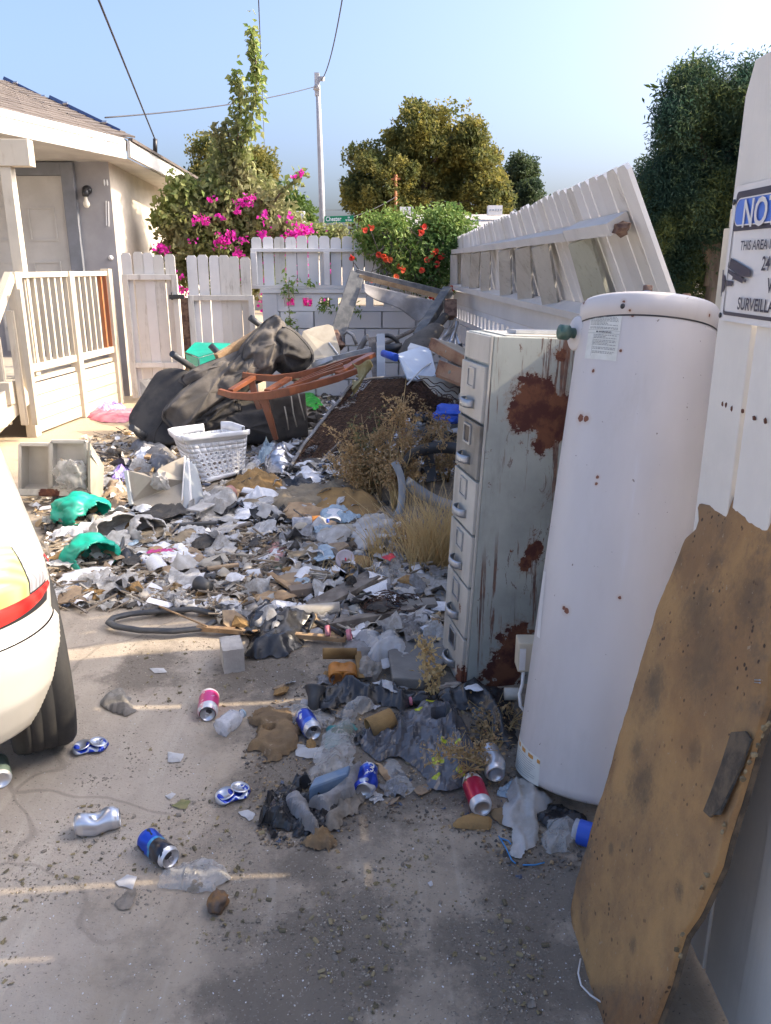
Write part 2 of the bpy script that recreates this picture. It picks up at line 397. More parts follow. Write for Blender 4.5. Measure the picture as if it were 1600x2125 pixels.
# cabinet rust
def rustmat(name, base, base2, spots, amount=.66, streak=True):
    m = NT(name)
    warp = m.noise(7, 6, .7)
    d = m.spots(spots)
    warp2 = m.noise(22, 7, .75)
    dd = m.math('ADD', m.math('ADD', d, m.math('MULTIPLY', m.math('SUBTRACT', warp, .5), 3.4)), m.math('MULTIPLY', m.math('SUBTRACT', warp2, .5), 1.5))
    big = m.math('SUBTRACT', 1, m.step(dd, .86, .93))
    scr = m.math('MAXIMUM', m.step(m.noise(34, 6, .7, stretch=(1, 1, .05), dist=.3), .555, .60), m.step(m.noise(13, 8, .8, stretch=(1, 1, .45), dist=1.2), .595, .61))
    scr = m.math('MULTIPLY', scr, m.step(m.noise(2.2, 3, .5), .40, .52))
    small = m.math('MAXIMUM', m.step(m.noise(16, 8, .72, dist=.6), amount, amount + .025), m.step(m.noise(38, 6, .75, stretch=(1, 1, .10), dist=.4), amount + .02, amount + .04))
    col = m.mix(m.step(m.noise(3.5, 5, .6), .35, .7), base, base2)
    rust = m.mix(m.step(m.noise(14, 6, .65), .4, .6), (.075, .022, .016), (.17, .065, .032))
    halo = m.math('SUBTRACT', 1, m.step(dd, .9, 1.22))
    col = m.mix(m.math('MULTIPLY', halo, .45), col, (.26, .17, .11))
    if streak:
        st = m.step(m.noise(26, 5, .7, stretch=(1, 1, .06)), .57, .66)
        zone = m.math('SUBTRACT', 1, m.step(dd, 1.1, 2.1))
        col = m.mix(m.math('MULTIPLY', m.math('MULTIPLY', st, zone), .75), col, (.20, .11, .07))
    col = m.mix(m.math('MULTIPLY', m.step(m.noise(6, 6, .7, stretch=(1, 1, .25)), .48, .72), .55), col, (.15, .14, .12))
    if streak: small = m.math('MAXIMUM', small, m.math('MULTIPLY', scr, .85))
    msk = m.math('MAXIMUM', big, small)
    col = m.mix(msk, col, rust); m.l(col, m.b.inputs[0])
    m.l(m.math('ADD', m.math('MULTIPLY', msk, .45), .42), m.b.inputs['Roughness'])
    m.bump(m.math('ADD', m.math('MULTIPLY', msk, .5), m.math('MULTIPLY', m.noise(60, 5, .7), .3)), .35, .003)
    return m.m
# ground
m = NT('ground_soil')
base = m.mix(m.step(m.noise(.9, 6, .62), .38, .62), (.42, .345, .26), (.34, .28, .21))
sep = m.n('ShaderNodeSeparateXYZ'); m.l(m.tc, sep.inputs[0])
wob = m.math('MULTIPLY', m.math('SUBTRACT', m.noise(2.2, 6, .7), .5), .9)
# smooth concrete drive to the left of the old joint, drifts of dirt elsewhere
edge = m.math('ADD', m.math('ADD', sep.outputs[0], m.math('MULTIPLY', sep.outputs[1], -.02)), wob)
conc = m.math('SUBTRACT', 1, m.step(edge, -.78, -.55))
concc = m.mix(m.step(m.noise(5, 6, .6), .3, .7), (.43, .365, .295), (.38, .325, .26))
base = m.mix(conc, base, concc)
dark = m.step(m.noise(1.6, 8, .72, dist=.3), .50, .66)
base = m.mix(m.math('MULTIPLY', dark, m.math('SUBTRACT', .9, m.math('MULTIPLY', conc, .7))), base, (.21, .18, .145))
dust = m.step(m.noise(2.7, 5, .6, dist=1.2, stretch=(1.6, .5, 1)), .58, .74)
base = m.mix(m.math('MULTIPLY', dust, .6), base, (.50, .445, .37))
smear = m.math('MULTIPLY', m.step(m.noise(1.1, 7, .70, dist=.8), .47, .60), m.math('SUBTRACT', 1, m.math('MULTIPLY', conc, .75)))
base = m.mix(m.math('MULTIPLY', smear, .55), base, (.19, .16, .128))
swp = m.step(m.noise(9, 5, .6, stretch=(1.6, .16, 1), dist=.5), .52, .66); base = m.mix(m.math('MULTIPLY', swp, .28), base, (.50, .44, .36))
blk = m.step(m.noise(7, 9, .78), .60, .68); base = m.mix(m.math('MULTIPLY', m.math('MULTIPLY', blk, dark), .85), base, (.10, .085, .07))
cvo = m.n('ShaderNodeTexVoronoi', feature='DISTANCE_TO_EDGE'); cvo.inputs['Scale'].default_value = .75
cw_ = m.n('ShaderNodeVectorMath', operation='ADD'); m.l(m.tc, cw_.inputs[0]); cn_ = m.n('ShaderNodeTexNoise'); cn_.inputs['Scale'].default_value = 3; m.l(m.tc, cn_.inputs['Vector']); cs_ = m.n('ShaderNodeVectorMath', operation='SCALE'); cs_.inputs['Scale'].default_value = .35; m.l(cn_.outputs['Color'], cs_.inputs[0]); m.l(cs_.outputs[0], cw_.inputs[1]); m.l(cw_.outputs[0], cvo.inputs['Vector'])
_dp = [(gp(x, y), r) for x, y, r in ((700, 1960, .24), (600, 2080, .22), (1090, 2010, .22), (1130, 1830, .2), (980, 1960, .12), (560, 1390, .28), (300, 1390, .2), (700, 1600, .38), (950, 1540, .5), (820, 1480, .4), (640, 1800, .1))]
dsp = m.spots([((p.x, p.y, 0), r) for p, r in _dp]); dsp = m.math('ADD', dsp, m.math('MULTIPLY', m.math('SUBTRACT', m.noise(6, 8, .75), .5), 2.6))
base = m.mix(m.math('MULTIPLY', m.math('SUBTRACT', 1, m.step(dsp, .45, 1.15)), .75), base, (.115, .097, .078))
crack = m.math('MULTIPLY', m.math('SUBTRACT', 1, m.step(cvo.outputs['Distance'], .002, .008)), conc); base = m.mix(m.math('MULTIPLY', crack, .3), base, (.06, .052, .045))
grit = m.step(m.noise(120, 3, .6), .60, .68)
base = m.mix(m.math('MULTIPLY', grit, .55), base, (.36, .33, .28))
grit2 = m.step(m.noise(90, 3, .6, stretch=(1, 1.3, 1)), .62, .70)
base = m.mix(m.math('MULTIPLY', grit2, .7), base, (.05, .045, .04))
# litter soil further back
far = m.step(sep.outputs[1], 3.0, 3.8)
soil2 = m.mix(m.step(m.noise(6, 8, .7), .35, .65), (.17, .14, .105), (.30, .25, .19))
base = m.mix(m.math('MULTIPLY', far, .85), base, soil2)
tan = m.math('MULTIPLY', m.math('SUBTRACT', 1, m.step(sep.outputs[0], -1.9, -1.3)), m.step(sep.outputs[1], 5.5, 6.6))
base = m.mix(tan, base, (.46, .36, .24))
m.l(base, m.b.inputs[0]); m.b.inputs['Roughness'].default_value = .93
hh = m.math('ADD', m.math('MULTIPLY', m.noise(140, 4, .7), .35), m.math('MULTIPLY', m.noise(14, 8, .75), 1.2))
m.bump(hh, .55, .012); M['ground'] = m.m
# ================================================================ GROUND
def axis(parts):
    out = []
    for a, b, n in parts: out += [a + (b - a) * i / n for i in range(n)]
    return out + [parts[-1][1]]
xs = axis([(-600, -60, 5), (-60, -8, 8), (-8, -2.4, 20), (-2.4, 1.4, 150), (1.4, 8, 20), (8, 60, 8), (60, 600, 5)])
ys = axis([(-60, 0, 6), (0, 1.0, 10), (1.0, 9.6, 300), (9.6, 20, 12), (20, 80, 8), (80, 900, 6)])
g = MB()
for y in ys:
    for x in xs: g.v.append((x, y, gz(x, y) if (-8 < x < 8 and -1 < y < 12) else 0.0))
W = len(xs)
g.f = [(j * W + i, j * W + i + 1, (j + 1) * W + i + 1, (j + 1) * W + i) for j in range(len(ys) - 1) for i in range(W - 1)]; g.sm = [True] * len(g.f)
setp(g.build('ground', M['ground'], recalc=False), kind='structure')
# old concrete apron joint
# ================================================================ BACK WALL (blocks) and fence above
YB = 9.85; XL, XR = at(548, 700, YB).x, at(940, 700, YB).x
ZC = at(700, 600, YB).z   # cap height
def jit(a): return rnd.uniform(-a, a)
def block_wall(name, label, P0, P1, zt, rows, holes_row, off=0.0, skip=0):
    P0 = Vector(P0); P1 = Vector(P1); L = (P1 - P0).length; d = (P1 - P0).normalized(); n = d.cross(Vector((0, 0, 1)))  # n faces yard for given order
    r = root(name, label, 'wall', P0)
    core = MB(); c0 = P0 - n * .045; 
    bh = .205
    ztop = zt
    hz0 = ztop - bh * (holes_row + 1); hz1 = ztop - bh * holes_row
    core.hexa([c0, c0 + d * L, c0 + d * L - n * .09, c0 - n * .09] + [q + Vector((0, 0, hz0)) for q in (c0, c0 + d * L, c0 + d * L - n * .09, c0 - n * .09)])
    if hz1 < ztop - .01: core.hexa([q + Vector((0, 0, hz1)) for q in (c0, c0 + d * L, c0 + d * L - n * .09, c0 - n * .09)] + [q + Vector((0, 0, ztop)) for q in (c0, c0 + d * L, c0 + d * L - n * .09, c0 - n * .09)])
    core.build('mortar', M['mortar'], r)
    cache = {}
    for k in range(rows):
        z0 = ztop - bh * (k + 1)
        if k == holes_row: 
            # pierced course: lintels and webs between openings
            m = MB(); nh = int(L / .2)
            for s0, s1 in ((0, .05), (.155, .205)):
                a = P0 + Vector((0, 0, z0 + s0)); m.hexa([a, a + d * L, a + d * L - n * .14, a - n * .14] + [q + Vector((0, 0, s1 - s0)) for q in (a, a + d * L, a + d * L - n * .14, a - n * .14)])
            m.build('pierced_course', M['block'], r)
            for i in range(nh + 1):
                x = i * L / nh; w2 = .045
                a = P0 + d * max(0, x - w2) + Vector((0, 0, z0 + .05)); b = P0 + d * min(L, x + w2) + Vector((0, 0, z0 + .05)); U = Vector((0, 0, .105))
                m = MB(); m.hexa([a, b, b - n * .14, a - n * .14, a + U, b + U, b + U - n * .14, a + U - n * .14]); m.build('web_block', M['block'], r)
            continue
        x = -((k % 2) * .205)
        while x < L:
            a = max(0, x) + .006; b = min(L, x + .405) - .006
            if b - a > .03:
                q = n * (.002 * rnd.random())
                A = P0 + d * a + q + Vector((0, 0, z0 + .006)); B = P0 + d * b + q + Vector((0, 0, z0 + .006)); U = Vector((0, 0, bh - .012))
                m = MB(); m.hexa([A, B, B - n * .15, A - n * .15, A + U, B + U, B + U - n * .15, A + U - n * .15]); m.build('block', M['block'], r, bevel=.004)
            x += .41
    return r, d, n
bw, _, _ = block_wall('block_wall', 'white painted concrete block wall with a row of square openings at the back of the yard', (XL, YB, 0), (XR + .06, YB, 0), ZC - .05, 6, 0)
MB().box((XL - .02, YB - .03, ZC - .045), (XR + .02, YB + .17, ZC + .0)).build('wall_cap', M['fence'], bw)
MB().box((XL, YB - .012, .02), (at(578, 700, YB).x, YB - .004 + .03, ZC - .05)).build('corner_pilaster', M['block'], bw)
def picket_mb(p0, u, up, w, h, t, n, dog=True):
    """board: bottom centre p0, width dir u, height vector up, thickness t along n; dog-eared top"""
    a = w / 2; c = .022 if dog else 0
    prof = [(-a, 0), (a, 0), (a, h - c * 1.3), (a - c, h), (-a + c, h), (-a, h - c * 1.3)]
    f = [p0 + u * x + up * y for x, y in prof]; m = MB()
    vs = f + [p + n * t for p in f]; k = len(f)
    return m.add(vs, [tuple(range(k)), tuple(reversed(range(k, 2 * k)))] + [(i, i + k, (i + 1) % k + k, (i + 1) % k) for i in range(k)])
# back fence on the wall
zt = at(700, 491, YB).z
rf = root('back_fence', 'white picket fence topping the block wall under the red flowered vine', 'fence', (XL, YB, ZC))
X0, X1 = at(523, 600, YB).x, XR; nb = 18; wv = (X1 - X0) / nb
for i in range(nb):
    mt = M['bare'] if i == 2 else M['fence']
    picket_mb(Vector((X0 + wv * (i + .5), YB + .07, ZC + .004)), Vector((1, 0, 0)), Vector((jit(.006), 0, 1)).normalized(), wv - .012 + jit(.006), zt - ZC + jit(.012), .018, Vector((0, 1, 0))).build('picket', mt, rf)
zr = at(700, 519, YB).z
MB().box((X0, YB + .02, zr - .02), (X1, YB + .068, zr + .02)).build('rail', M['fence'], rf, bevel=.004)
MB().box((X0, YB - .01, ZC + .003), (X1, YB + .066, ZC + .045)).build('rail', M['fence'], rf, bevel=.004)
for px in (527, 678, 784): x = at(px, 560, YB).x; MB().box((x - .035, YB + .005, ZC + .047), (x + .035, YB + .066, zr - .022)).build('post', M['fence'], rf, bevel=.004)
# gates between porch and wall
def gate(name, label, x0, x1, Y, ztop, nb, zr, zb, frame=True):
    r = root(name, label, 'gate', ((x0 + x1) / 2, Y, 0)); wv = (x1 - x0) / nb
    for i in range(nb):
        picket_mb(Vector((x0 + wv * (i + .5), Y, .06 + jit(.01))), Vector((1, 0, 0)), Vector((jit(.008), 0, 1)).normalized(), wv - .007, ztop - .06 + jit(.015), .018, Vector((0, 1, 0))).build('picket', M['fence2'] if rnd.random() < .5 else M['fence'], r)
    for z in (zr, zb): MB().box((x0 + .06, Y - .042, z - .03), (x1 - .02, Y - .002, z + .03)).build('rail', M['fence2'], r, bevel=.003)
    if frame:
        for x in (x0 + .03, x1 - .01): MB().box((x - .035, Y - .045, .05), (x + .03, Y - .003, zr + .03)).build('stile', M['fence2'], r, bevel=.003)
    return r
YG = 9.45
g1 = gate('yard_gate', 'tall grey white picket gate beside the porch with a black latch', at(258, 600, YG).x, at(367, 600, YG).x, YG, at(300, 526, YG).z, 5, at(300, 575, YG).z, at(300, 757, YG).z)
MB().box((at(354, 617, YG).x, YG - .07, at(360, 620, YG).z), (at(385, 617, YG).x, YG - .046, at(360, 611, YG).z)).tube([at(357, 607, YG - .05), at(357, 622, YG - .05)], .012).build('latch', M['blackmetal'], g1)
g2 = gate('yard_gate', 'second picket gate section between the latched gate and the block wall', at(391, 600, YG + .2).x, at(523, 600, YG + .2).x, YG + .2, at(450, 530, YG + .2).z, 6, at(450, 618, YG + .2).z, .3)
MB().box((at(374, 600, YG + .2).x, YG + .17, 0), (at(390, 600, YG + .2).x, YG + .26, at(380, 618, YG + .2).z)).build('hinge_post', M['endwood'], g2)
# ================================================================ RIGHT WALL
def wx(y): return XR + (YB - y) * .058
W0 = Vector((wx(YB), YB, 0)); W1 = Vector((wx(.9), .9, 0))
rw, dW, nW = block_wall('side_block_wall', 'white painted block wall with a fluted top course along the right of the yard', W0, W1, ZC - .16, 6, 0)
# beams lying on the side wall
ZB = ZC - .01
for k, (a, b, dz) in enumerate(((9.8, 4.62, 0), (4.55, 3.4, -.012))):
    m = MB(); A = Vector((wx(a) - .015, a, ZB - .15 + dz)); B = Vector((wx(b) - .015, b, ZB - .15 + dz)); t = Vector((.16, 0, 0)); u = Vector((0, 0, .145))
    m.hexa([A, B, B + t, A + t, A + u, B + u, B + t + u, A + t + u]).build('cap_beam', M['fence'], rw, bevel=.006)
# leaning picket fence
BF, BN = Vector((wx(9.8), 9.8, ZC)), Vector((1.235, 3.34, ZC + .01))
TF, TN = Vector((wx(9.8), 9.8, at(945, 493, 9.8).z)), at(1300, 335, 3.10)
lf = root('leaning_fence', 'long white picket fence twisted and leaning into the yard on top of the side wall', 'fence', BF)
def LP(s, v):   # s along, v up
    b = BF.lerp(BN, s); t = TF.lerp(TN, s); return b.lerp(t, v)
def LN(s): # normal towards yard (-x)
    a = (LP(min(1, s + .02), 0) - LP(s - .02, 0)); b = LP(s, 1) - LP(s, 0); n = a.cross(b).normalized()
    return n if n.x < 0 else -n
NP = 47; Lf = (BN - BF).length
for i in range(NP):
    s0 = i / NP + .0008 + jit(.0004); s1 = (i + 1) / NP - .0008; n = LN((s0 + s1) / 2); h = 1 + jit(.012); c = .018
    tw = .006 * rnd.random()
    a, b = LP(s0, .0), LP(s1, .0); a2, b2 = LP(s0, h), LP(s1, h); u = (b - a).normalized() * .02; v = (a2 - a).normalized() * .022
    prof = [a, b, b2 - v, b2 - u, a2 + u, a2 - v]; off = n * tw
    m = MB(); f = [p + off for p in prof]; bk = [p + off - n * .018 for p in prof]
    m.add(f + bk, [tuple(range(6)), tuple(reversed(range(6, 12)))] + [(k, k + 6, (k + 1) % 6 + 6, (k + 1) % 6) for k in range(6)])
    m.build('picket', M['fence'] if i % 5 else M['fence2'], lf)
def railseg(s0, s1, v, w, h, mat, dn=0.0):
    m = MB(); N = 8
    for k in range(N):
        a = s0 + (s1 - s0) * k / N; b = s0 + (s1 - s0) * (k + 1) / N
        pa, pb = LP(a, v) + LN(a) * (.008 + dn), LP(b, v) + LN(b) * (.008 + dn); ua, ub = (LP(a, 1) - LP(a, 0)).normalized() * h, (LP(b, 1) - LP(b, 0)).normalized() * h
        na, nb_ = LN(a) * w, LN(b) * w
        m.hexa([pa, pb, pb + nb_, pa + na, pa + ua, pb + ub, pb + nb_ + ub, pa + na + ua])
    return m.build('rail', mat, lf)
railseg(0.0, .86, .68, .085, .045, M['fence']); railseg(.865, .975, .685, .09, .055, M['fence'])
m = MB(); q = LP(.975, .69) + LN(.975) * .05; m.blob(q, (.035, .05, .03), 3, 2, .4).build('broken_end', M['endwood'], lf)
railseg(0.0, .97, .03, .10, .05, M['fence'])
def s_at(px, v, off=0.0):
    lo, hi = 0.0, 1.0
    for _ in range(30):
        mid = (lo + hi) / 2; p = LP(mid, v) + LN(mid) * off; d = p - CAM; dep = d.y * math.cos(TH) - d.z * math.sin(TH); x = CX + F * d.x / dep
        if x < px: lo = mid
        else: hi = mid
    return lo
for (t0, t1, b0, b1, mt) in ((938, 951, 937, 951, 'fence2'), (963, 979, 961, 979, 'bare'), (981, 999, 976, 994, 'bare'), (1001, 1020, 1000, 1018, 'bare'), (1038, 1062, 1041, 1064, 'bare'), (1073, 1104, 1078, 1108, 'bare'), (1108, 1142, 1130, 1162, 'bare'), (1186, 1232, 1226, 1276, 'mossy')):
    ss = [s_at(t0, .66, .085), s_at(t1, .66, .03), s_at(b0, .1, .085), s_at(b1, .1, .03)]; n0 = LN(ss[0]); n1 = LN(ss[1])
    a, b, c, d_ = LP(ss[2], .10) + n0 * .085, LP(ss[3], .10) + n1 * .03, LP(ss[1], .665) + n1 * .03, LP(ss[0], .665) + n0 * .085
    m = MB(); t = n0.cross((d_ - a).normalized()).normalized() * .0; th = (b - a).cross(d_ - a).normalized() * .02
    m.hexa([a, b, b + th, a + th, d_, c, c + th, d_ + th]).build('loose_plank', M[mt], lf)
# fence section on the wall beyond the water heater
f2 = root('far_fence_section', 'sunlit white fence end post and pickets between the dark tree and the notice sign', 'fence', (wx(2.9) + .02, 2.9, ZC))
y = 2.98; i = 0
while y > .45:
    w_ = .125; h = (at(1512, 358, 2.7).z if i > 1 else at(1470, 440, 2.95).z) + jit(.01); x = wx(y) + .03
    picket_mb(Vector((x, y - w_ / 2, ZC - .2)), Vector((0, 1, 0)), Vector((0, jit(.01), 1)).normalized(), w_ + (.006 if 3 < i < 9 else -.004) - (.022 if i in (1, 2, 9, 10, 13, 16) else 0), h - ZC + .2, .02, Vector((1, 0, 0))).build('picket', M['fence'], f2)
    y -= w_; i += 1
MB().box((wx(2.9) - .03, .5, at(1480, 452, 2.9).z - .03), (wx(2.9) + .02, 2.93, at(1480, 452, 2.9).z + .03)).build('rail', M['porch'], f2)
MB().box((wx(2.95) - .035, 2.86, ZC - .05), (wx(2.95) + .02, 2.95, at(1480, 452, 2.9).z - .033)).build('post', M['porch'], f2)
# ================================================================ PANEL GATE with notice sign
XP = .712
pg = root('board_gate', 'tall white vertical board gate panel carrying the notice sign at the right edge', 'fence', (XP, 1.3, 0))
edges = [1.75, 1.575, 1.41, 1.245, 1.08, .915, .75, .585, .42, .255, .09, -.075]
tops = [at(1590, 195, 1.6).z + .0, 1.97, 1.98, 1.99, 1.97, 1.98, 1.98, 1.98, 1.97, 1.98, 1.98]
for i in range(len(edges) - 1):
    y0, y1 = edges[i], edges[i + 1]; lean = .004 * (i % 3)
    zt_ = tops[i] if i else 1.93
    n = Vector((1, 0, 0)); c = .03 if i == 0 else .02; x = XP + lean
    prof = [(y0 - .003, .03), (y1 + .003, .03), (y1 + (.003 if i != 0 else .012), zt_ - c), (y1 + c, zt_), (y0 - c, zt_), (y0 - .003, zt_ - c * 2)]
    if i == 0: prof[2] = (y1 + .012, zt_ - c)
    m = MB(); f = [Vector((x, a, b)) for a, b in prof]; m.add(f + [p + n * .018 for p in f], [tuple(range(6)), tuple(reversed(range(6, 12)))] + [(k, k + 6, (k + 1) % 6 + 6, (k + 1) % 6) for k in range(6)])
    m.build('board', M['panel'], pg, bevel=.0025)
for z in (.35, 1.05, 1.72): MB().box((XP + .028, .0, z - .045), (XP + .066, 1.72, z + .045)).build('rail', M['fence2'], pg)
m = MB()
for (px, py) in ((1500, 838), (1507, 840), (1519, 848), (1541, 853), (1565, 868), (1588, 874)):
    p = atx(px, py, XP); m.blob(p, (.003, .004, .006), px, 1, .3)
m.build('nail', pm('rusty_nail', (.12, .05, .03), rough=.9), pg)['kind'] = 'stuff'
# sign: frame coordinates u towards the camera along -y, v up
sp = [atx(1522, 405, XP), atx(1489, 660, XP)]
SY0 = 1.722; zt_, zb_ = atx(1524, 402, XP).z + .012, atx(1489, 662, XP).z
SW, SH = .47, zt_ - zb_
sg = root('notice_sign', 'white and blue NOTICE video surveillance sign screwed to the white board gate', 'sign', (XP - .004, SY0, zb_))
def SP(u, v, d=0): return Vector((XP - .007 - d - .004 * math.sin(u * 14), SY0 - u, zb_ + v))
def rrect(u0, v0, u1, v1, r, n=5):
    out = []
    for cx, cy, a0 in ((u1 - r, v0 + r, -90), (u1 - r, v1 - r, 0), (u0 + r, v1 - r, 90), (u0 + r, v0 + r, 180)):
        for k in range(n + 1): a = R(a0 + 90 * k / n); out.append((cx + r * math.cos(a), cy + r * math.sin(a)))
    return out
def flat(pts, d, name, mat, t=0.0006, par=None):
    P3 = [SP(u, v, d) for u, v in pts]; return MB().poly(P3, t, nrm=Vector((-1, 0, 0))).build(name, mat, par or sg)
def ring(o, i, d, name, mat):
    m = MB(); n = len(o); m.add([SP(u, v, d) for u, v in o] + [SP(u, v, d) for u, v in i], [(k, (k + 1) % n, (k + 1) % n + n, k + n) for k in range(n)]); return m.build(name, mat, sg)
M['signwhite'] = pm('sign_white', (.72, .70, .68), rough=.4, c2=(.66, .64, .62), scale=9)
M['signblue'] = pm('sign_blue', (.075, .19, .62), rough=.4); M['signnavy'] = pm('sign_navy', (.018, .02, .05), rough=.4)
flat(rrect(0, 0, SW, SH, .012), 0, 'plate', M['signwhite'], .002)
fr = .008; ring(rrect(.014, .012, SW - .014, SH - .012, .01), rrect(.017, .019, SW - .017, SH - .026, .008), .0008, 'border', M['signnavy'])
vb = SH * .685
flat(rrect(.0165, vb - .004, SW - .0165, SH - .016, .004), .0012, 'header', M['signnavy'])
flat(rrect(.021, vb + .006, SW - .021, SH - .026, .022), .0022, 'header_field', M['signblue'])
ring(rrect(.020, vb + .005, SW - .020, SH - .025, .023), rrect(.0225, vb + .0075, SW - .0225, SH - .0275, .021), .0028, 'header_outline', M['signwhite'])
def stext(txt, u, v, size, mat, cond=.8, bold=.0, d=.0032, name='lettering', center=False):
    vs, fs = text_mesh(txt, size, cond=cond, bold=bold)
    if center: wd = max(q.x for q in vs) - min(q.x for q in vs); u = u - wd / 2
    MB().add([SP(u + q.x, v + q.y, d) for q in vs], fs).build(name, mat, sg)
def uv(px, py): p = atx(px, py, XP - .007); return (SY0 - p.y, p.z - zb_)
def zp(x, y): return uv(1400 + x / 4.25, 300 + y / 4.25)
def ptext(txt, x0, yb, yt, mat, cond, bold, d, back=0):
    u, v = zp(x0, yb); h = zp(x0, yt)[1] - v; stext(txt, u, v, h / .70, mat, cond, bold, d)
ptext('NOTICE', 612, 728, 492, M['signwhite'], .93, .0012, .0032)
ptext('THIS AREA IS UNDER', 597, 932, 850, M['signnavy'], .96, .0003, .0016)
ptext('24 HOUR', 780, 1108, 985, M['signnavy'], .85, .0006, .0016)
ptext('VIDEO', 820, 1305, 1175, M['signnavy'], .85, .0006, .0016)
ptext('SURVEILLANCE', 572, 1450, 1345, M['signnavy'], .94, .0007, .0016)
d = .0016
for pp in ([(510, 1000), (695, 1105), (690, 1170), (600, 1165), (488, 1088)], [(484, 1100), (632, 1182), (622, 1225), (548, 1190), (520, 1195), (530, 1165), (480, 1130)], [(462, 1195), (530, 1205), (520, 1248), (462, 1248)], [(640, 1185), (658, 1190), (652, 1215), (636, 1208)], [(478, 1080), (487, 1035), (494, 1035), (486, 1082)], [(428, 1105), (436, 1105), (436, 1135), (452, 1160), (456, 1200), (450, 1260), (436, 1295), (422, 1310), (418, 1340), (412, 1340)]):
    flat([zp(*q) for q in pp], d, 'camera_pictogram', M['signnavy'], .0003)
for (u, v) in ((.006, SH - .03), (.004, .010)):
    m = MB(); m.blob(SP(u, v, .002), (.002, .006, .006), 1, 2, .0, smooth=True); m.build('screw', M['blackmetal'], sg)
# ================================================================ HOUSE
xh = at(240, 500, 9.9).x; zc = 2.75; YH = 9.9
hs = root('house', 'pale stucco house with a shingled hip roof, white front door and covered porch at left', 'house', (xh, YH, 0))
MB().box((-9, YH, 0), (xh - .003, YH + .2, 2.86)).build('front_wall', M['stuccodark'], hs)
MB().box((xh - .2, YH + .004, 0), (xh, 17.5, 2.80)).build('side_wall', M['stucco'], hs)
# door and trim on the front wall
zd = at(100, 366, YH).z; xd0, xd1 = at(28, 400, YH).x, at(134, 400, YH).x
dr = MB().box((xd0 - .3, YH - .045, .56), (xd1, YH - .01, zd)).build('door', M['door'], hs)
for (a, b, z0, z1) in ((.52, .92, 1.85, 2.22), (.0, .40, 1.85, 2.22), (.52, .92, .85, 1.62), (.0, .40, .85, 1.62)):
    x0 = xd1 - .12 - b * .85 + .02; x1 = xd1 - .12 - a * .85; m = MB()
    z0 -= .02; z1 -= .02
    for (p, q) in (((x0, z0), (x1, z0 + .018)), ((x0, z1 - .018), (x1, z1)), ((x0, z0 + .018), (x0 + .018, z1 - .018)), ((x1 - .018, z0 + .018), (x1, z1 - .018))): m.box((p[0], YH - .056, p[1]), (q[0], YH - .044, q[1]))
    m.build('panel_moulding', M['door'], dr)
MB().box((xd1 + .003, YH - .075, .6), (xd1 + .15, YH - .003, zd + .145)).build('door_casing', M['trimgrey'], hs, bevel=.006)
MB().box((xd0 - .3, YH - .07, zd + .004), (xd1, YH - .003, zd + .14)).build('door_casing', M['trimgrey'], hs)
# roof
F0 = at(258, 288, 9.55); F0.x = at(258, 288, 9.55).x; ez = F0.z
F1 = Vector((F0.x - 1.35, F0.y - 2.4, ez + .12)); FS = at(432, 388, 13.2)
FS2 = F0 + (FS - F0) * 2.2; AP = at(0, 170, 12.2); hip = (AP - F0)
TOP = F0 + hip * 1.6; TL = TOP + (F1 - F0) * 1.2
fth = .045
def course_plane(P0, U, V, name_par, nc, wtab, umax=None, mat='shingle', clip=None):
    """shingle courses from the eave point P0; U along eave, V up the slope"""
    Nn = U.cross(V).normalized()
    if Nn.z < 0: Nn = -Nn
    for j in range(nc):
        v0 = j / nc; v1 = (j + 1.25) / nc; u = -.5 * (j % 2) * wtab
        L = U.length
        while u * 1.0 < L:
            a, b = u + .004, u + wtab - .004; u += wtab
            pa, pb = P0 + U.normalized() * a, P0 + U.normalized() * b
            q = [pa + V * v0 + Nn * .014, pb + V * v0 + Nn * .014, pb + V * v1 + Nn * .004, pa + V * v1 + Nn * .004]
            if clip and not all(clip(x) for x in ((q[0] + q[2]) / 2,)): continue
            lift = jit(.002)
            m = MB(); m.hexa([x - Nn * .008 for x in q] + [x + Nn * (.002 + lift) for x in q]); m.build('shingle', M[mat], name_par)
rb = MB().add([F0, F1, TL, TOP], [(0, 1, 2, 3)]).add([F0, FS2, FS2 + (TOP - F0) + Vector((0, 2, 0)), TOP], [(0, 1, 2, 3)]).build('roof_deck', M['shingle'], hs)
U = (F1 - F0); hv = hip * .98
# local slope direction: perpendicular to the eave inside the roof plane
Nn = U.cross(hip).normalized(); Nn = Nn if Nn.z > 0 else -Nn
sl = Nn.cross(U.normalized()); sl = sl if sl.z > 0 else -sl; Ls = hip.dot(sl)
hu = hip.dot(U.normalized())
def clipf(p):
    q = p - F0; s = q.dot(sl) / Ls; uu = q.dot(U.normalized()); return uu > hu * s - .02 and s < 1.1
course_plane(F0 + U.normalized() * hu, U * 1.3 - U.normalized() * min(0, hu) , sl * Ls, hs, 15, .33, clip=clipf) if hu < 0 else course_plane(F0, U * 1.5, sl * Ls, hs, 15, .33, clip=clipf)
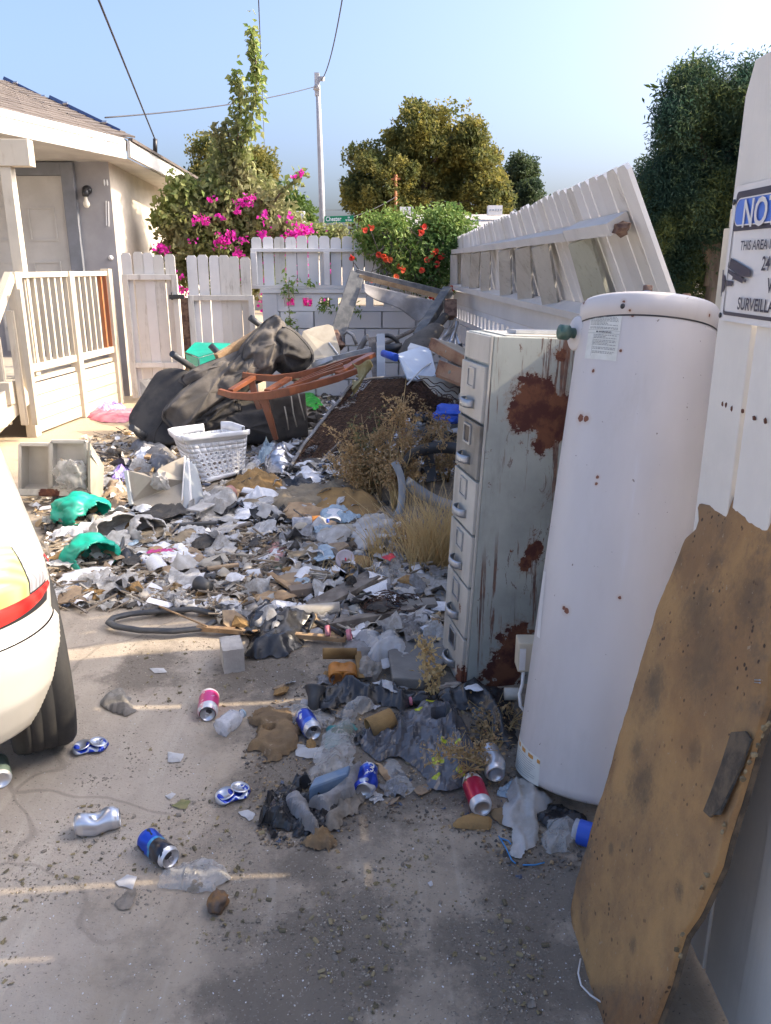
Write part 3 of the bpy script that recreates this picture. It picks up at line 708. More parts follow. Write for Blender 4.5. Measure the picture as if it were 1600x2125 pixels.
# hip caps
n = 16
for k in range(n):
    a = F0 + hip * (k / n); b = F0 + hip * ((k + 1.15) / n)
    MB().bar(a + Vector((0, 0, .03)), b + Vector((0, 0, .018)), .26, .018).build('hip_shingle', M['shingle'], hs)
ud = U.normalized(); sd_ = (FS - F0).normalized()
o1 = Vector((.0, -.03, 0))
MB().bar(F0 + Vector((0, -.02, -.115)), F0 + U * 1.1 + Vector((0, -.02, -.115)), .04, .19).build('fascia', M['fascia'], hs, bevel=.004)
MB().bar(F0 + Vector((0, -.045, -.035)), F0 + U * 1.1 + Vector((0, -.045, -.02)), .03, .07).build('drip_board', M['fascia'], hs, bevel=.004)
MB().bar(F0 + Vector((.03, 0.03, -.10)), FS2 + Vector((.03, 0, -.10)), .04, .17).build('fascia', M['fascia'], hs, bevel=.004)
MB().bar(F0 + Vector((.05, 0.05, -.0)), FS2 + Vector((.05, 0, -.0)), .05, .03).build('roof_edge', M['shingle'], hs)
MB().add([F0 + Vector((0, 0, -.19)), FS2 + Vector((0, 0, -.17)), Vector((xh - .1, FS2.y, FS2.z - .17)), Vector((xh - .1, YH, ez - .19))], [(0, 1, 2, 3)]).build('soffit', M['fascia'], hs)
MB().add([F0 + Vector((0, 0.02, -.19)), F1 + Vector((0, 0, -.19)), Vector((-6, YH - .001, ez - .19)), Vector((xh, YH - .001, ez - .19))], [(0, 1, 2, 3)]).build('porch_ceiling', M['fascia'], hs)
# solar panels along the hip
for (a, b) in (((8, 158), (112, 208)), ((103, 197), (250, 266))):
    p0 = F0 + hip * ((258 - a[0]) / 258.) * 1.0; 
    A = at(a[0], a[1], F0.y + (AP.y - F0.y) * (258 - a[0]) / 258 + .15); B = at(b[0], b[1] + 2, F0.y + (AP.y - F0.y) * (258 - b[0]) / 258 + .15)
    s = root('solar_panel', 'upper dark blue solar panel edge on the house roof hip' if a[0] < 50 else 'lower dark blue solar panel edge on the house roof hip near the eave', 'solar panel', A, 'solar panels on the roof')
    bk = (A - CAM).normalized() * .9 + Vector((.05, 0, -.06)); MB().plate(A, B, A + bk, .04).build('panel', M['solar'], s)
    for t in (.25, .8): MB().bar(A.lerp(B, t) + Vector((0, -.02, .0)), A.lerp(B, t) + Vector((0, .06, -.14)), .05, .05).build('clamp', M['alu'], s)
# porch beam end, lamp, marks on the wall
xpf = lambda Y: -3.39 + (Y - 7.03) * .105
pr = root('porch', 'sunlit white wooden porch with balusters, skirting boards and stair rail', 'porch', (xpf(7.4), 7.4, 0))
bz = at(40, 322, 7.7).z
MB().box((-6, 7.6, bz - .1), (at(70, 322, 7.7).x, 7.72, bz + .12)).build('beam', M['porch'], pr, bevel=.006)
def post(px0, px1, py, Y, zb, ztp, name='post', mt='porch'):
    x0, x1 = at(px0, py, Y).x, at(px1, py, Y).x
    return MB().box((x0, Y, zb), (x1, Y + (x1 - x0), ztp)).build(name, M[mt], pr, bevel=.006)
Yp1, Yp2, Yp3 = 7.45, 8.45, 9.35
fl = .55
post(5, 28, 400, 7.62, fl, bz - .1)
# rails between posts
P1 = Vector((xpf(Yp1), Yp1, 0)); P2 = Vector((xpf(Yp2), Yp2, 0)); P3 = Vector((xpf(Yp3), Yp3, 0))
zt1 = at(55, 578, Yp1).z; zb1 = at(75, 775, Yp1).z
zt1 = 1.47; zb1 = .63
def Z(p, z): return Vector((p.x, p.y, z))
for A, B, nbal in ((P1, P2, 8), (P2, P3, 7)):
    MB().bar(Z(A, zt1), Z(B, zt1), .07, .05).build('handrail', M['porch'], pr, bevel=.005)
    MB().bar(Z(A, zb1), Z(B, zb1), .06, .07).build('bottom_rail', M['porch'], pr, bevel=.005)
    for k in range(nbal):
        p = A.lerp(B, (k + .6) / nbal + .0); br = (A is P2 and k >= nbal - 2)
        MB().bar(Z(p, zb1 + .035), Z(p, zt1 - .025), .038, .038, up=(1, 0, 0)).build('baluster', M['brownwood' if br else 'porch'], pr)
    for k in range(4):
        z0 = .02 + k * .118; m = MB(); dd = (B - A).normalized(); nn = Vector((dd.y, -dd.x, 0)); o = nn * (.02 - .002 * (k % 2))
        m.hexa([Z(A, z0) + o, Z(B, z0) + o, Z(B, z0) + o - nn * .02, Z(A, z0) + o - nn * .02, Z(A, z0 + .112) + o, Z(B, z0 + .112) + o, Z(B, z0 + .112) + o - nn * .02, Z(A, z0 + .112) + o - nn * .02])
        m.build('skirt_board', M['porch'], pr, bevel=.003)
    # deck edge
    MB().hexa([Z(A, .50), Z(B, .50), Z(B, .50) - Vector((2.6, 0, 0)), Z(A, .50) - Vector((2.6, 0, 0)), Z(A, .54), Z(B, .54), Z(B, .54) - Vector((2.6, 0, 0)), Z(A, .54) - Vector((2.6, 0, 0))]).build('deck', M['porch'], pr)
for p, h in ((P1, zt1 + .0), (P2, zt1 - .0), (P3, zt1 + .02)):
    MB().box((p.x - .045, p.y - .06, 0), (p.x + .05, p.y + .06, h + .028)).build('post', M['porch'], pr, bevel=.005)
# stairs and slanted rail towards the camera
S0 = Z(P1, zt1); S1 = at(-40, 740, 6.75)
MB().bar(S0 + Vector((.0, -.06, .0)), S1, .07, .09).build('stair_rail', M['porch'], pr, bevel=.005)
for (a, b) in (((20, 645), (60, 880)), ((-8, 700), (32, 850)), ((38, 600), (72, 800))):
    A = at(a[0], a[1], 7.25); B = Vector((A.x, A.y, .15)); MB().bar(A, B, .05, .05, up=(1, 0, 0)).build('stair_baluster', M['porch'], pr)
MB().bar(Z(P1, .46) + Vector((0, -.08, 0)), Z(P1, -.02) + Vector((-.35, -.85, 0)), .05, .26).build('stringer', M['porch'], pr, bevel=.004)
for k in range(3):
    MB().box((P1.x - 1.3, P1.y - .3 - .26 * k, .55 - .19 * k - .2), (P1.x - .03 - .05 * k, P1.y - .06 - .26 * k, .55 - .19 * k)).build('step', M['porch'], pr, bevel=.005)
lp = root('porch_light', 'black porch lamp holder with a bare frosted bulb beside the front door', 'lamp', at(181, 395, YH - .02))
c = at(181, 395, YH - .01); m = MB(); m.lathe([(0, .0), (.055, 0), (.05, .03), (.02, .035)], 20, Matrix.Translation(c) @ Matrix.Rotation(R(90), 4, 'X')).build('wall_plate', M['blackmetal'], lp)
m = MB(); m.lathe([(.02, -.075), (.036, -.07), (.04, -.03), (.03, .02), (.0, .03)], 16, Matrix.Translation(c + Vector((0, -.07, .0)))).build('socket', M['blackmetal'], lp)
m = MB(); m.lathe([(.016, -.075), (.018, -.10), (.036, -.14), (.036, -.165), (.022, -.19), (0, -.197)], 16, Matrix.Translation(c + Vector((0, -.07, .0)))).build('bulb', M['bulb'], lp)
wm = root('wall_ornament', 'white butterfly shape and slim white bars fixed to the grey wall by the corner', 'ornament', at(220, 420, YH))
m = MB()
for sg_ in (-1, 1):
    c = at(219.5 + sg_ * 3, 379, YH - .012); m.blob(c, (.011, .004, .036), 1, 2, 0, True, Matrix.Rotation(R(18 * sg_), 3, 'Y'))
for px, y0, y1 in ((220, 417, 468), (225, 418, 470)): a, b = at(px, y0, YH - .01), at(px + 1, y1, YH - .01); m.bar(a, b, .008, .008, up=(0, 1, 0))
m.build('ornament_shape', M['white'], wm)
db = MB().lathe([(0, 0), (.03, 0), (.026, .02), (0, .024)], 16, Matrix.Translation(at(230, 535, YH - .001)) @ Matrix.Rotation(R(90), 4, 'X')).build('wall_knob', M['signwhite'], hs)
# service mast and wires
ms = root('service_mast', 'short dark mast pipe standing on the house eave where the cable lands', 'mast', at(322, 308, 10.8))
MB().tube([at(322, 318, 10.8), at(322, 288, 10.8)], .028, 8).build('pipe', M['blackmetal'], ms)
def cable(a, b, r, sag, label, n=14):
    a, b = Vector(a), Vector(b); pts = [a.lerp(b, k / n) - Vector((0, 0, sag * 4 * (k / n) * (1 - k / n))) for k in range(n + 1)]
    o = MB().tube(pts, r, 5).build('overhead_cable', M['wire'], off=a); return setp(o, label, 'cable', 'overhead cables')
cable(at(200, -12, 6.0), at(322, 290, 10.8), .0085, 0, 'thick dark cable running down to the mast on the house roof')
cable(at(536, -12, 22), at(549, 312, 60), .016, 0, 'thin vertical looking cable behind the tallest flowering shoots')
YPO = 30
cable(at(712, -12, 20), at(667, 166, YPO), .016, .3, 'cable from the top of the frame to the metal pole head')
cable(at(218, 244, 16), at(656, 179, YPO), .014, .12, 'cable crossing from the house roof to the metal pole')
cable(at(600, 433, 34), at(840, 422, 60), .012, .2, 'faint distant cable just above the green street sign')
cable(at(660, 465, 32), at(822, 408, 40), .014, .2, 'cable rising behind the street sign to the wooden pole')
# flattened cable on the house wall
# street pole with name sign
sp_ = root('street_pole', 'tall grey metal pole with a small lamp head beyond the yard fence', 'pole', at(672, 480, YPO))
p0, p1 = at(671, 500, YPO), at(659, 165, YPO); p0z = Vector((p0.x, p0.y, 0))
MB().tube([p0z, p0.lerp(p1, .35), p0.lerp(p1, .7), p1], [.12, .105, .09, .075], 10).build('shaft', M['pole'], sp_)
MB().bar(p1 + Vector((0, 0, .02)), p1 + Vector((.22, -.1, .0)), .12, .13).blob(p1 + Vector((-.02, -.05, -.25)), .13, 4, 1, .2).bar(p1 + Vector((-.02, 0, -.5)), p1 + Vector((-.02, 0, .2)), .16, .16, up=(1, 0, 0)).build('lamp_head', M['pole'], sp_)
a, b, c_ = at(673, 462.5, YPO - .2), at(734, 460.5, YPO - .2), at(673, 449, YPO - .2)
ss = root('street_name_sign', 'green street name sign lettered in white on the grey pole', 'sign', a)
MB().plate(a, b, c_, .02).build('blade', M['signgreen'], ss)
uu = (b - a).normalized(); vv = (c_ - a).normalized(); hS = (c_ - a).length; nn = Vector((0, -1, 0))
for txt, u, v, sz in (('Chester', .05, .24, 1.02), ('Ln', .80, .60, .42), ('W 3100', .72, .16, .40)):
    vs, fs = text_mesh(txt, hS * sz * .95, cond=.80, bold=.004)
    MB().add([a + uu * (u * (b - a).length + q.x) + vv * (v * hS + q.y) + nn * .012 for q in vs], fs).build('lettering', M['white'], ss)
wp = root('wooden_pole', 'thin reddish wooden utility pole in front of the large yellow green tree', 'pole', at(821, 440, 42))
MB().tube([Vector((at(821, 440, 42).x, 42, 0)), at(821, 362, 42)], .09, 8).build('shaft', M['brownwood'], wp)
MB().bar(at(812, 372, 42), at(831, 371, 42), .08, .08).build('crossarm', M['brownwood'], wp)
# houses across the street
def farhouse(name, label, x0, x1, y0, D, zt, zr, inset, mat_w, mat_r, nwin=3):
    r = root(name, label, 'house', ((x0 + x1) / 2, y0, 0))
    MB().box((x0 + .4, y0, 0), (x1 - .4, y0 + D, zt)).build('wall', mat_w, r)
    m = MB(); e = zt + .003; m.add([(x0, y0 - .4, e), (x1, y0 - .4, e), (x1, y0 + D + .4, e), (x0, y0 + D + .4, e), (x0 + inset, y0 + D * .4, zr), (x1 - inset, y0 + D * .4, zr), (x1 - inset, y0 + D * .6, zr), (x0 + inset, y0 + D * .6, zr)], [(3, 2, 1, 0), (4, 5, 6, 7), (0, 1, 5, 4), (1, 2, 6, 5), (2, 3, 7, 6), (3, 0, 4, 7)]).build('roof', mat_r, r)
    for k in range(nwin):
        x = x0 + (x1 - x0) * (k + .5) / nwin; wdw = MB().box((x - .7, y0 - .03, .9), (x + .7, y0 - .004, 2.1)).build('window', M['white'], r); MB().box((x - .6, y0 - .045, 1.0), (x + .6, y0 - .032, 2.0)).build('pane', M['signnavy'], wdw)
    return r
a, b = at(780, 475, 26), at(1080, 475, 26)
zt_ = at(900, 468, 26).z; h1 = farhouse('far_house', 'low flat roofed grey house behind the vine with rooftop coolers', a.x, b.x + 1, 26, 8, zt_ - .15, at(900, 444, 29).z, .9, M['farwall'], M['roofgrey'])
a, b = at(520, 475, 30), at(665, 475, 30)
h2 = farhouse('far_house', 'tan roofed bungalow showing between the bougainvillea and the grey pole', a.x - 2, b.x, 30, 8, at(600, 472, 30).z, at(600, 437, 33).z, 2.4, M['farwall'], pm('tan_roof', (.36, .30, .26), (.30, .25, .22), 5, rough=.95), 2)
def cooler(px0, px1, py0, py1, Y, label):
    a, b = at(px0, py1, Y), at(px1, py0, Y); r = root('roof_cooler', label, 'air cooler', a, 'rooftop coolers')
    w_ = b.x - a.x; MB().box((a.x, Y, a.z), (b.x, Y + w_ * .8, b.z)).build('housing', M['signwhite'], r)
    for k in range(5): x = a.x + w_ * (k + .6) / 5.4; MB().box((x, Y - .03, a.z + .12), (x + w_ * .09, Y - .003, b.z - .12)).build('louvre', M['steel'], r)
cooler(830, 858, 429, 444, 27.5, 'square white rooftop cooler at the left end of the flat grey roof')
cooler(1013, 1043, 426, 446, 27.5, 'louvred grey rooftop cooler below the small dark tree')
cooler(604, 631, 438, 459, 33, 'beige rooftop cooler on the tan roof near the pole')
# ================================================================ FILING CABINET
N0 = gg(964, 1432); N0.z = gz(N0.x, N0.y) + .0
N1 = at(1022, 697, N0.y + .03)
cU = (N1 - N0); cH = cU.length; cU.normalize()
cA = Vector((-.175, .98, 0)); cA = (cA - cU * cA.dot(cU)).normalized(); cB = cA.cross(cU); cB = cB if cB.x > 0 else -cB
CW, CD = .315, .66
fc = root('filing_cabinet', 'tall rusty grey green filing cabinet with six drawers leaning by the side wall', 'filing cabinet', N0)
def CP(a, b, u): return N0 + cA * a + cB * b + cU * u
def cbox(m, a0, a1, b0, b1, u0, u1):
    return m.hexa([CP(a0, b0, u0), CP(a1, b0, u0), CP(a1, b1, u0), CP(a0, b1, u0), CP(a0, b0, u1), CP(a1, b0, u1), CP(a1, b1, u1), CP(a0, b1, u1)])
def CL(a, b, u): q = CP(a, b, u) - N0; return (q.x, q.y, q.z)
M['cabside'] = rustmat('cabinet_side', (.40, .42, .38), (.29, .305, .28),
    [(CL(0, .17, cH * .84), .095), (CL(0, .24, cH * .80), .10), (CL(0, .13, cH * .80), .06), (CL(0, .42, cH * .81), .10), (CL(0, .22, cH * .74), .05),
     (CL(0, .22, cH * .10), .12), (CL(0, .36, cH * .12), .13), (CL(0, .16, cH * .05), .09), (CL(0, .48, cH * .08), .14), (CL(0, .22, cH * .42), .035), (CL(0, .19, cH * .38), .03), (CL(0, .25, cH * .955), .035), (CL(0, .32, cH * .95), .03)], .655)
M['cabfront'] = rustmat('cabinet_front', (.50, .475, .42), (.40, .38, .335), [(CL(.02, 0, .02), .07), (CL(.1, 0, .30), .02)], .70, streak=False)
M['cabgrime'] = rustmat('cabinet_dirty_drawer', (.30, .29, .26), (.10, .095, .085), [(CL(0, 0, .02), .02)], .70, streak=False)
m = MB(); cbox(m, 0, CW, .006, CD, 0, cH); m.build('shell', M['cabside'], fc, bevel=.004)
m = MB(); cbox(m, .012, CW - .012, .05, CD - .01, cH + .001, cH + .004); m.build('top_panel', M['cabfront'], fc)
m = MB(); cbox(m, -.0, .010, -.002, .0045, 0, cH - .002); cbox(m, CW - .010, CW, -.002, .0045, 0, cH - .002); m.build('front_edge', M['cabfront'], fc)
hd = cH * .075; dh = (cH - hd) / 6
m = MB(); cbox(m, .012, CW - .012, -.004, .004, cH - hd + .004, cH - .004); m.build('header_panel', M['cabfront'], fc, bevel=.002)
for k in range(6):
    u0 = cH - hd - (k + 1) * dh + .004; u1 = u0 + dh - .010
    m = MB(); cbox(m, .014, CW - .014, -.014, .003, u0, u1); dr = m.build('drawer', M['cabgrime' if k == 1 else 'cabfront'], fc, bevel=.003)
    ac = CW * .50; 
    m = MB(); uc = u0 + dh * .70; a0, a1, h0, h1 = ac - .043, ac + .043, uc - .036, uc + .036
    for q in ((a0, a1, h0, h0 + .007), (a0, a1, h1 - .007, h1), (a0, a0 + .007, h0 + .007, h1 - .007), (a1 - .007, a1, h0 + .007, h1 - .007)): cbox(m, q[0], q[1], -.020, -.0145, q[2], q[3])
    m.build('label_holder', M['steel'], dr)
    m = MB(); cbox(m, a0 + .008, a1 - .008, -.0155, -.0145, h0 + .008, h1 - .008); m.build('label_slot', M['blackmetal'] if k in (1, 5) else M['cabfront'], dr)
    # curved pull
    m = MB(); uc = u0 + dh * .26
    def hf(s, t):
        x = (s * 2 - 1); a = ac + .054 * x; dep = .030 * (1 - x * x) ** .5 if abs(x) < 1 else 0
        return CP(a, -.015 - dep - .004 * math.sin(t * 3.14), uc + .030 * (t - .5) * 1.0)
    m.grid(hf, 12, 4); m.build('pull', M['steel'], dr, solid=.004)
tb = MB(); tb.bar(CP(.10, .10, cH + .012), CP(.22, .42, cH + .012), .05, .012); setp(tb.build('metal_strip', M['steel'], off=CP(.1, .1, cH)), 'pale metal strip lying on top of the filing cabinet', 'metal strip')
tb = MB(); tb.bar(CP(.04, .28, cH + .016), CP(.05, .36, cH + .016), .03, .018); setp(tb.build('marker_pen', M['blackmetal'], off=CP(.04, .28, cH + .01)), 'small black clip lying at the edge on top of the filing cabinet', 'clip')
# ================================================================ WATER HEATER
B0 = Vector((.645, 2.145, .012)); B1 = at(1347, 636, 2.50)
tz = (B1 - B0).normalized(); HT = (B1 - B0).length; qt = tz.to_track_quat('Z', 'X')
wh = root('water_heater', 'tall white water heater tank with rust spots leaning between the cabinet and board gate', 'water heater', B0, rot=qt)
TM = Matrix.Translation(B0) @ qt.to_matrix().to_4x4(); TI = TM.inverted()
RB, RT = .234, .199
def rz(z): return RB + (RT - RB) * z / HT
def tank_hit(px, py):
    o = TI @ CAM; d = (TI.to_3x3() @ ray(px, py)); lo = None
    t = 1.2; best = 9; bp = None
    while t < 5:
        p = o + d * t; e = math.hypot(p.x, p.y) - rz(p.z)
        if e < 0: return math.atan2(p.y, p.x), p.z
        if e < best: best = e; bp = p
        t += .002
    return math.atan2(bp.y, bp.x), bp.z
def TPt(a, z, dr=0): r = rz(z) + dr; return Vector((r * math.cos(a), r * math.sin(a), z))
def tspot(px, py, r): h = tank_hit(px, py); p = TPt(*h); return ((p.x, p.y, p.z), r)
def tankmat():
    m = NT('tank_enamel')
    d = m.spots([tspot(1205, 868, .013), tspot(1217, 869, .011), tspot(1176, 1268, .010), tspot(1170, 1262, .007), tspot(1231, 770, .006), tspot(1288, 728, .005), tspot(1308, 645, .005), tspot(1313, 655, .005), tspot(1286, 1240, .006), tspot(1240, 990, .006), tspot(1238, 1004, .005), tspot(1215, 624, .012), tspot(1296, 626, .006), tspot(1470, 655, .008)])
    dd = m.math('ADD', d, m.math('MULTIPLY', m.math('SUBTRACT', m.noise(60, 5, .7), .5), 1.6))
    rust = m.math('SUBTRACT', 1, m.step(dd, .8, .95))
    sp = m.step(m.noise(55, 3, .5), .735, .75)
    halo = m.math('MULTIPLY', m.math('SUBTRACT', 1, m.step(dd, .9, 2.2)), .3)
    col = m.mix(m.step(m.noise(2.4, 5, .6, stretch=(1, 1, .4)), .3, .75), (.60, .56, .54), (.51, .475, .455))
    st = m.step(m.noise(16, 5, .65, stretch=(1, 1, .07)), .62, .8); col = m.mix(m.math('MULTIPLY', st, .35), col, (.62, .62, .66))
    sm = m.step(m.noise(3.2, 7, .75, stretch=(1, 1, .35)), .50, .78); col = m.mix(m.math('MULTIPLY', sm, .35), col, (.33, .30, .26))
    col = m.mix(halo, col, (.45, .30, .18)); col = m.mix(m.math('MULTIPLY', sp, .8), col, (.13, .09, .07))
    col = m.mix(rust, col, m.mix(m.noise(90, 3), (.10, .03, .02), (.26, .11, .06)))
    m.l(col, m.b.inputs[0]); m.l(m.math('ADD', m.math('MULTIPLY', rust, .35), .50), m.b.inputs['Roughness'])
    m.bump(m.math('ADD', m.noise(5, 3, .5), m.math('MULTIPLY', rust, .1)), .12, .01); return m.m
M['tank'] = tankmat()
zs = HT * .955
m = MB(); m.lathe([(0, 0), (RB - .012, 0), (RB, .012), (RB + .0, .03)] + [(rz(z), z) for z in [HT * k / 8 for k in range(1, 8)]] + [(rz(zs), zs - .003)], 96); m.build('jacket', M['tank'], wh, local=True)
m = MB(); m.lathe([(rz(zs) - .006, zs - .004), (rz(zs) + .003, zs - .001), (RT + .004, HT - .012), (RT - .004, HT - .002), (0, HT + .006)], 96); m.build('top_cap', M['tank'], wh, local=True)
m = MB(); m.lathe([(rz(zs) + .0015, zs - .006), (rz(zs) + .0025, zs - .0035), (rz(zs) + .0015, zs - .001)], 96); m.build('seam', M['blackmetal'], wh, local=True)
a_, z_ = tank_hit(1295, 621); m = MB(); m.blob(TPt(a_, HT - .045, .003), (.007, .007, .008), 2, 2, .05, True); m.build('cap_screw', M['blackmetal'], wh, local=True)
def tl(p): return TI @ p
# pipe nipples on top
def nip(px, py, h, r, mat, nm):
    best = at(px, py, B1.y); q = tl(best); q = Vector((q.x, max(-.1, min(.1, q.y)), HT)); m = MB(); m.lathe([(r, 0), (r, h * .72)], 14, Matrix.Translation(q)); m.build(nm, M['steel'], wh, local=True)
    m = MB(); m.lathe([(r + .001, h * .72), (r + .001, h), (r * .7, h), (0, h)], 14, Matrix.Translation(q)); m.build(nm + '_thread', mat, wh, local=True)
nip(1344, 600, .058, .013, M['endwood'], 'pipe'); nip(1447, 612, .05, .012, M['drawerwood'], 'pipe')
q = tl(at(1402, 608, B1.y + .03)); m = MB(); m.box((q.x - .075, q.y - .01, HT), (q.x + .075, q.y + .03, HT + .022)); 
m.build('vent_bracket', M['endwood'], wh, local=True)
# big information label
def tpatch(name, pts, mat, dr=.0012, n=10, par=wh):
    """quad patch given by 4 pixel corners (tl, tr, br, bl) on the jacket"""
    H4 = [tank_hit(*p) for p in pts]
    def fn(s, t):
        a = (H4[3][0] * (1 - s) + H4[2][0] * s) * (1 - t) + (H4[0][0] * (1 - s) + H4[1][0] * s) * t
        z = (H4[3][1] * (1 - s) + H4[2][1] * s) * (1 - t) + (H4[0][1] * (1 - s) + H4[1][1] * s) * t
        return TPt(a, z, dr)
    m = MB(); m.grid(fn, n, n); return m.build(name, mat, par, local=True), fn
M['paper'] = pm('label_paper', (.66, .66, .60), (.58, .58, .52), 14, rough=.7, c3=(.35, .31, .26), s3=30, lo3=.7, hi3=.8)
M['ink'] = pm('label_ink', (.06, .06, .08), rough=.7); M['ink2'] = pm('faded_ink', (.25, .25, .24), rough=.7); M['orange'] = pm('label_orange', (.50, .24, .05), rough=.6)
lab, lf_ = tpatch('information_label', [(1231, 632), (1294, 634), (1279, 750), (1214, 744)], M['paper'])
def strip(fn, s0, s1, t0, t1, mat, par, nm='print', dr=.0008, n=4):
    m = MB()
    def f(s, t):
        p = fn(s0 + (s1 - s0) * s, t0 + (t1 - t0) * t); r = math.hypot(p.x, p.y); k = (r + dr) / r; return Vector((p.x * k, p.y * k, p.z))
    m.grid(f, n, 1); return m
pr_ = MB(); rows = [.93] + [.885 - k * .024 for k in range(4)] + [.77 - k * .024 for k in range(7)] + [.58, .56] + [.44 - k * .026 for k in range(3)] + [.345 - k * .026 for k in range(4)] + [.215, .19, .14, .115]
for k, t in enumerate(rows):
    s0 = .06 if t > .5 else .26; s1 = .94 - .35 * rnd.random() ** 3
    if k == 0: s0, s1 = .3, .62
    s = s0
    while s < s1:
        w_ = rnd.uniform(.03, .09); q = strip(lf_, s, min(s + w_, s1), t, t + .010, None, None); pr_.add(q.v, q.f); s += w_ + .018
pr_.build('print', M['ink2'], lab, local=True)
q = strip(lf_, 0.0, 1, .475, .478, None, None); q2 = strip(lf_, 0, 1, .533, .536, None, None); q3 = strip(lf_, .235, .24, .06, .47, None, None); q.add(q2.v, q2.f); q.add(q3.v, q3.f)
vs, fs = text_mesh('WARNING', .05, cond=.9, bold=.001)
def onlab(fn, s0, t0, ks, kt, vs, dr=.0015):
    out = []
    for v in vs:
        p = fn(s0 + v.x * ks, t0 + v.y * kt); r = math.hypot(p.x, p.y); k = (r + dr) / r; out.append(Vector((p.x * k, p.y * k, p.z)))
    return out
q.add(onlab(lf_, .40, .488, 1.75, .85, vs), fs); q.add(onlab(lf_, 0, 0, 1, 1, [Vector((.31, .49, 0)), Vector((.38, .49, 0)), Vector((.345, .525, 0))]), [(0, 1, 2)])
vs, fs = text_mesh('CAUTION', .05, cond=.9); q.add(onlab(lf_, .36, .955, 1.3, .7, vs), fs)
q.build('warning_text', M['ink'], lab, local=True)
lb2, f2_ = tpatch('lower_label', [(1073, 1520), (1122, 1575), (1118, 1632), (1070, 1588)], M['paper'])
q = strip(f2_, 0, 1, .80, .93, None, None); q.build('orange_band', M['orange'], lb2, local=True)
q = MB()
for k in range(9):
    a = strip(f2_, .08, .9 - .3 * rnd.random() ** 2, .70 - k * .075, .715 - k * .075, None, None); q.add(a.v, a.f)
q.build('print', M['ink2'], lb2, local=True)
lb3, _ = tpatch('side_sticker', [(1128.5, 1185), (1134, 1187), (1121, 1325), (1115, 1320)], M['signwhite'])
# relief valve disc and green valve at the upper left side
vd = at(1195, 692, 2.50); vn = Vector((-.9, -.25, .1)).normalized(); MQ = Matrix.Translation(tl(vd)) @ (TI.to_3x3() @ vn).to_track_quat('Z', 'Y').to_matrix().to_4x4()
m = MB(); m.lathe([(0, -.02), (.050, -.015), (.052, .0), (.045, .005), (0, .006)], 32, MQ); m.build('collar_disc', M['tank'], wh, local=True)
m = MB(); m.lathe([(.016, .004), (.016, .025), (.023, .027), (.023, .055), (.012, .06), (0, .06)], 16, MQ); m.build('relief_valve', pm('green_brass', (.045, .12, .10), (.10, .15, .12), 40, rough=.5, metal=.4), wh, local=True)
ct = MB(); ct.grid(lambda s, t: at(1196 + 14 * s + 3 * math.sin(t * 9), 640 + 36 * t, 2.42) + Vector((0, .01 * math.sin(s * 5), 0)), 6, 8); ct.build('foil_flap', M['alu'], wh, solid=.001)
# control box low behind left edge
cb = root('control_box', 'small cream control box with a cable hanging behind the water heater', 'control box', at(1085, 1360, 2.45))
a = at(1074, 1395, 2.42); b = at(1098, 1335, 2.42); MB().box((a.x, 2.42, a.z), (b.x + .05, 2.49, b.z)).build('housing', pm('cream_plastic', (.55, .48, .36), rough=.5), cb, bevel=.004)
MB().box((a.x + .004, 2.414, a.z + .01), (a.x + .024, 2.419, b.z - .02)).build('sticker', M['signwhite'], cb)
MB().tube([at(1086, 1395, 2.42), at(1084, 1420, 2.42), at(1078, 1440, 2.40), at(1080, 1465, 2.38), at(1092, 1480, 2.38)], .006, 6).build('cable', M['signwhite'], cb)
MB().lathe([(.022, 0), (.022, .05), (0, .05)], 14, Matrix.Translation(at(1076, 1440, 2.5)) @ Matrix.Rotation(R(-90), 4, 'Y')).build('knob', M['cabfront'], cb)
# ================================================================ FOAM COVERED BOARD
PN = Vector((-1.05, 0, .247)).normalized(); PP = Vector((.463, 1.4, 0))
pxs = [(1250, 2127), (1222, 2050), (1207, 1990), (1192, 1935), (1185, 1893), (1192, 1855), (1243, 1665), (1306, 1465), (1366, 1262), (1424, 1118), (1444, 1098), (1450, 1080), (1447, 1050), (1452, 1044), (1475, 1049), (1492, 1040), (1510, 1028), (1530, 1032), (1540, 1046), (1556, 1040), (1572, 1029), (1590, 1038), (1615, 1040), (1660, 1060)]
Pb = [onpl(a, b, PP, PN) for a, b in pxs]
pr2 = [(1640, 1250), (1612, 1340), (1597, 1385), (1592, 1450), (1573, 1508), (1557, 1561), (1542, 1614), (1528, 1662), (1515, 1700), (1502, 1741), (1489, 1794), (1473, 1831), (1441, 1900), (1412, 1940), (1398, 1985), (1383, 2043), (1351, 2127)]
Pb += [onpl(a, b, PP, PN) for a, b in pr2] + [Vector((PP.x, 1.20, 0))]
M['darkedge'] = pm('dark_torn_edge', (.15, .11, .07), (.07, .055, .04), 30, rough=1, bump=.8, bscale=90)
bd = root('foam_board', 'large tan foam covered board leaning on the white gate panel', 'board', PP)
bY = Vector((0, -1, 0)); bU = PN.cross(bY); bU = bU if bU.z > 0 else -bU
P2d = [((p - PP).dot(bY), (p - PP).dot(bU)) for p in Pb]
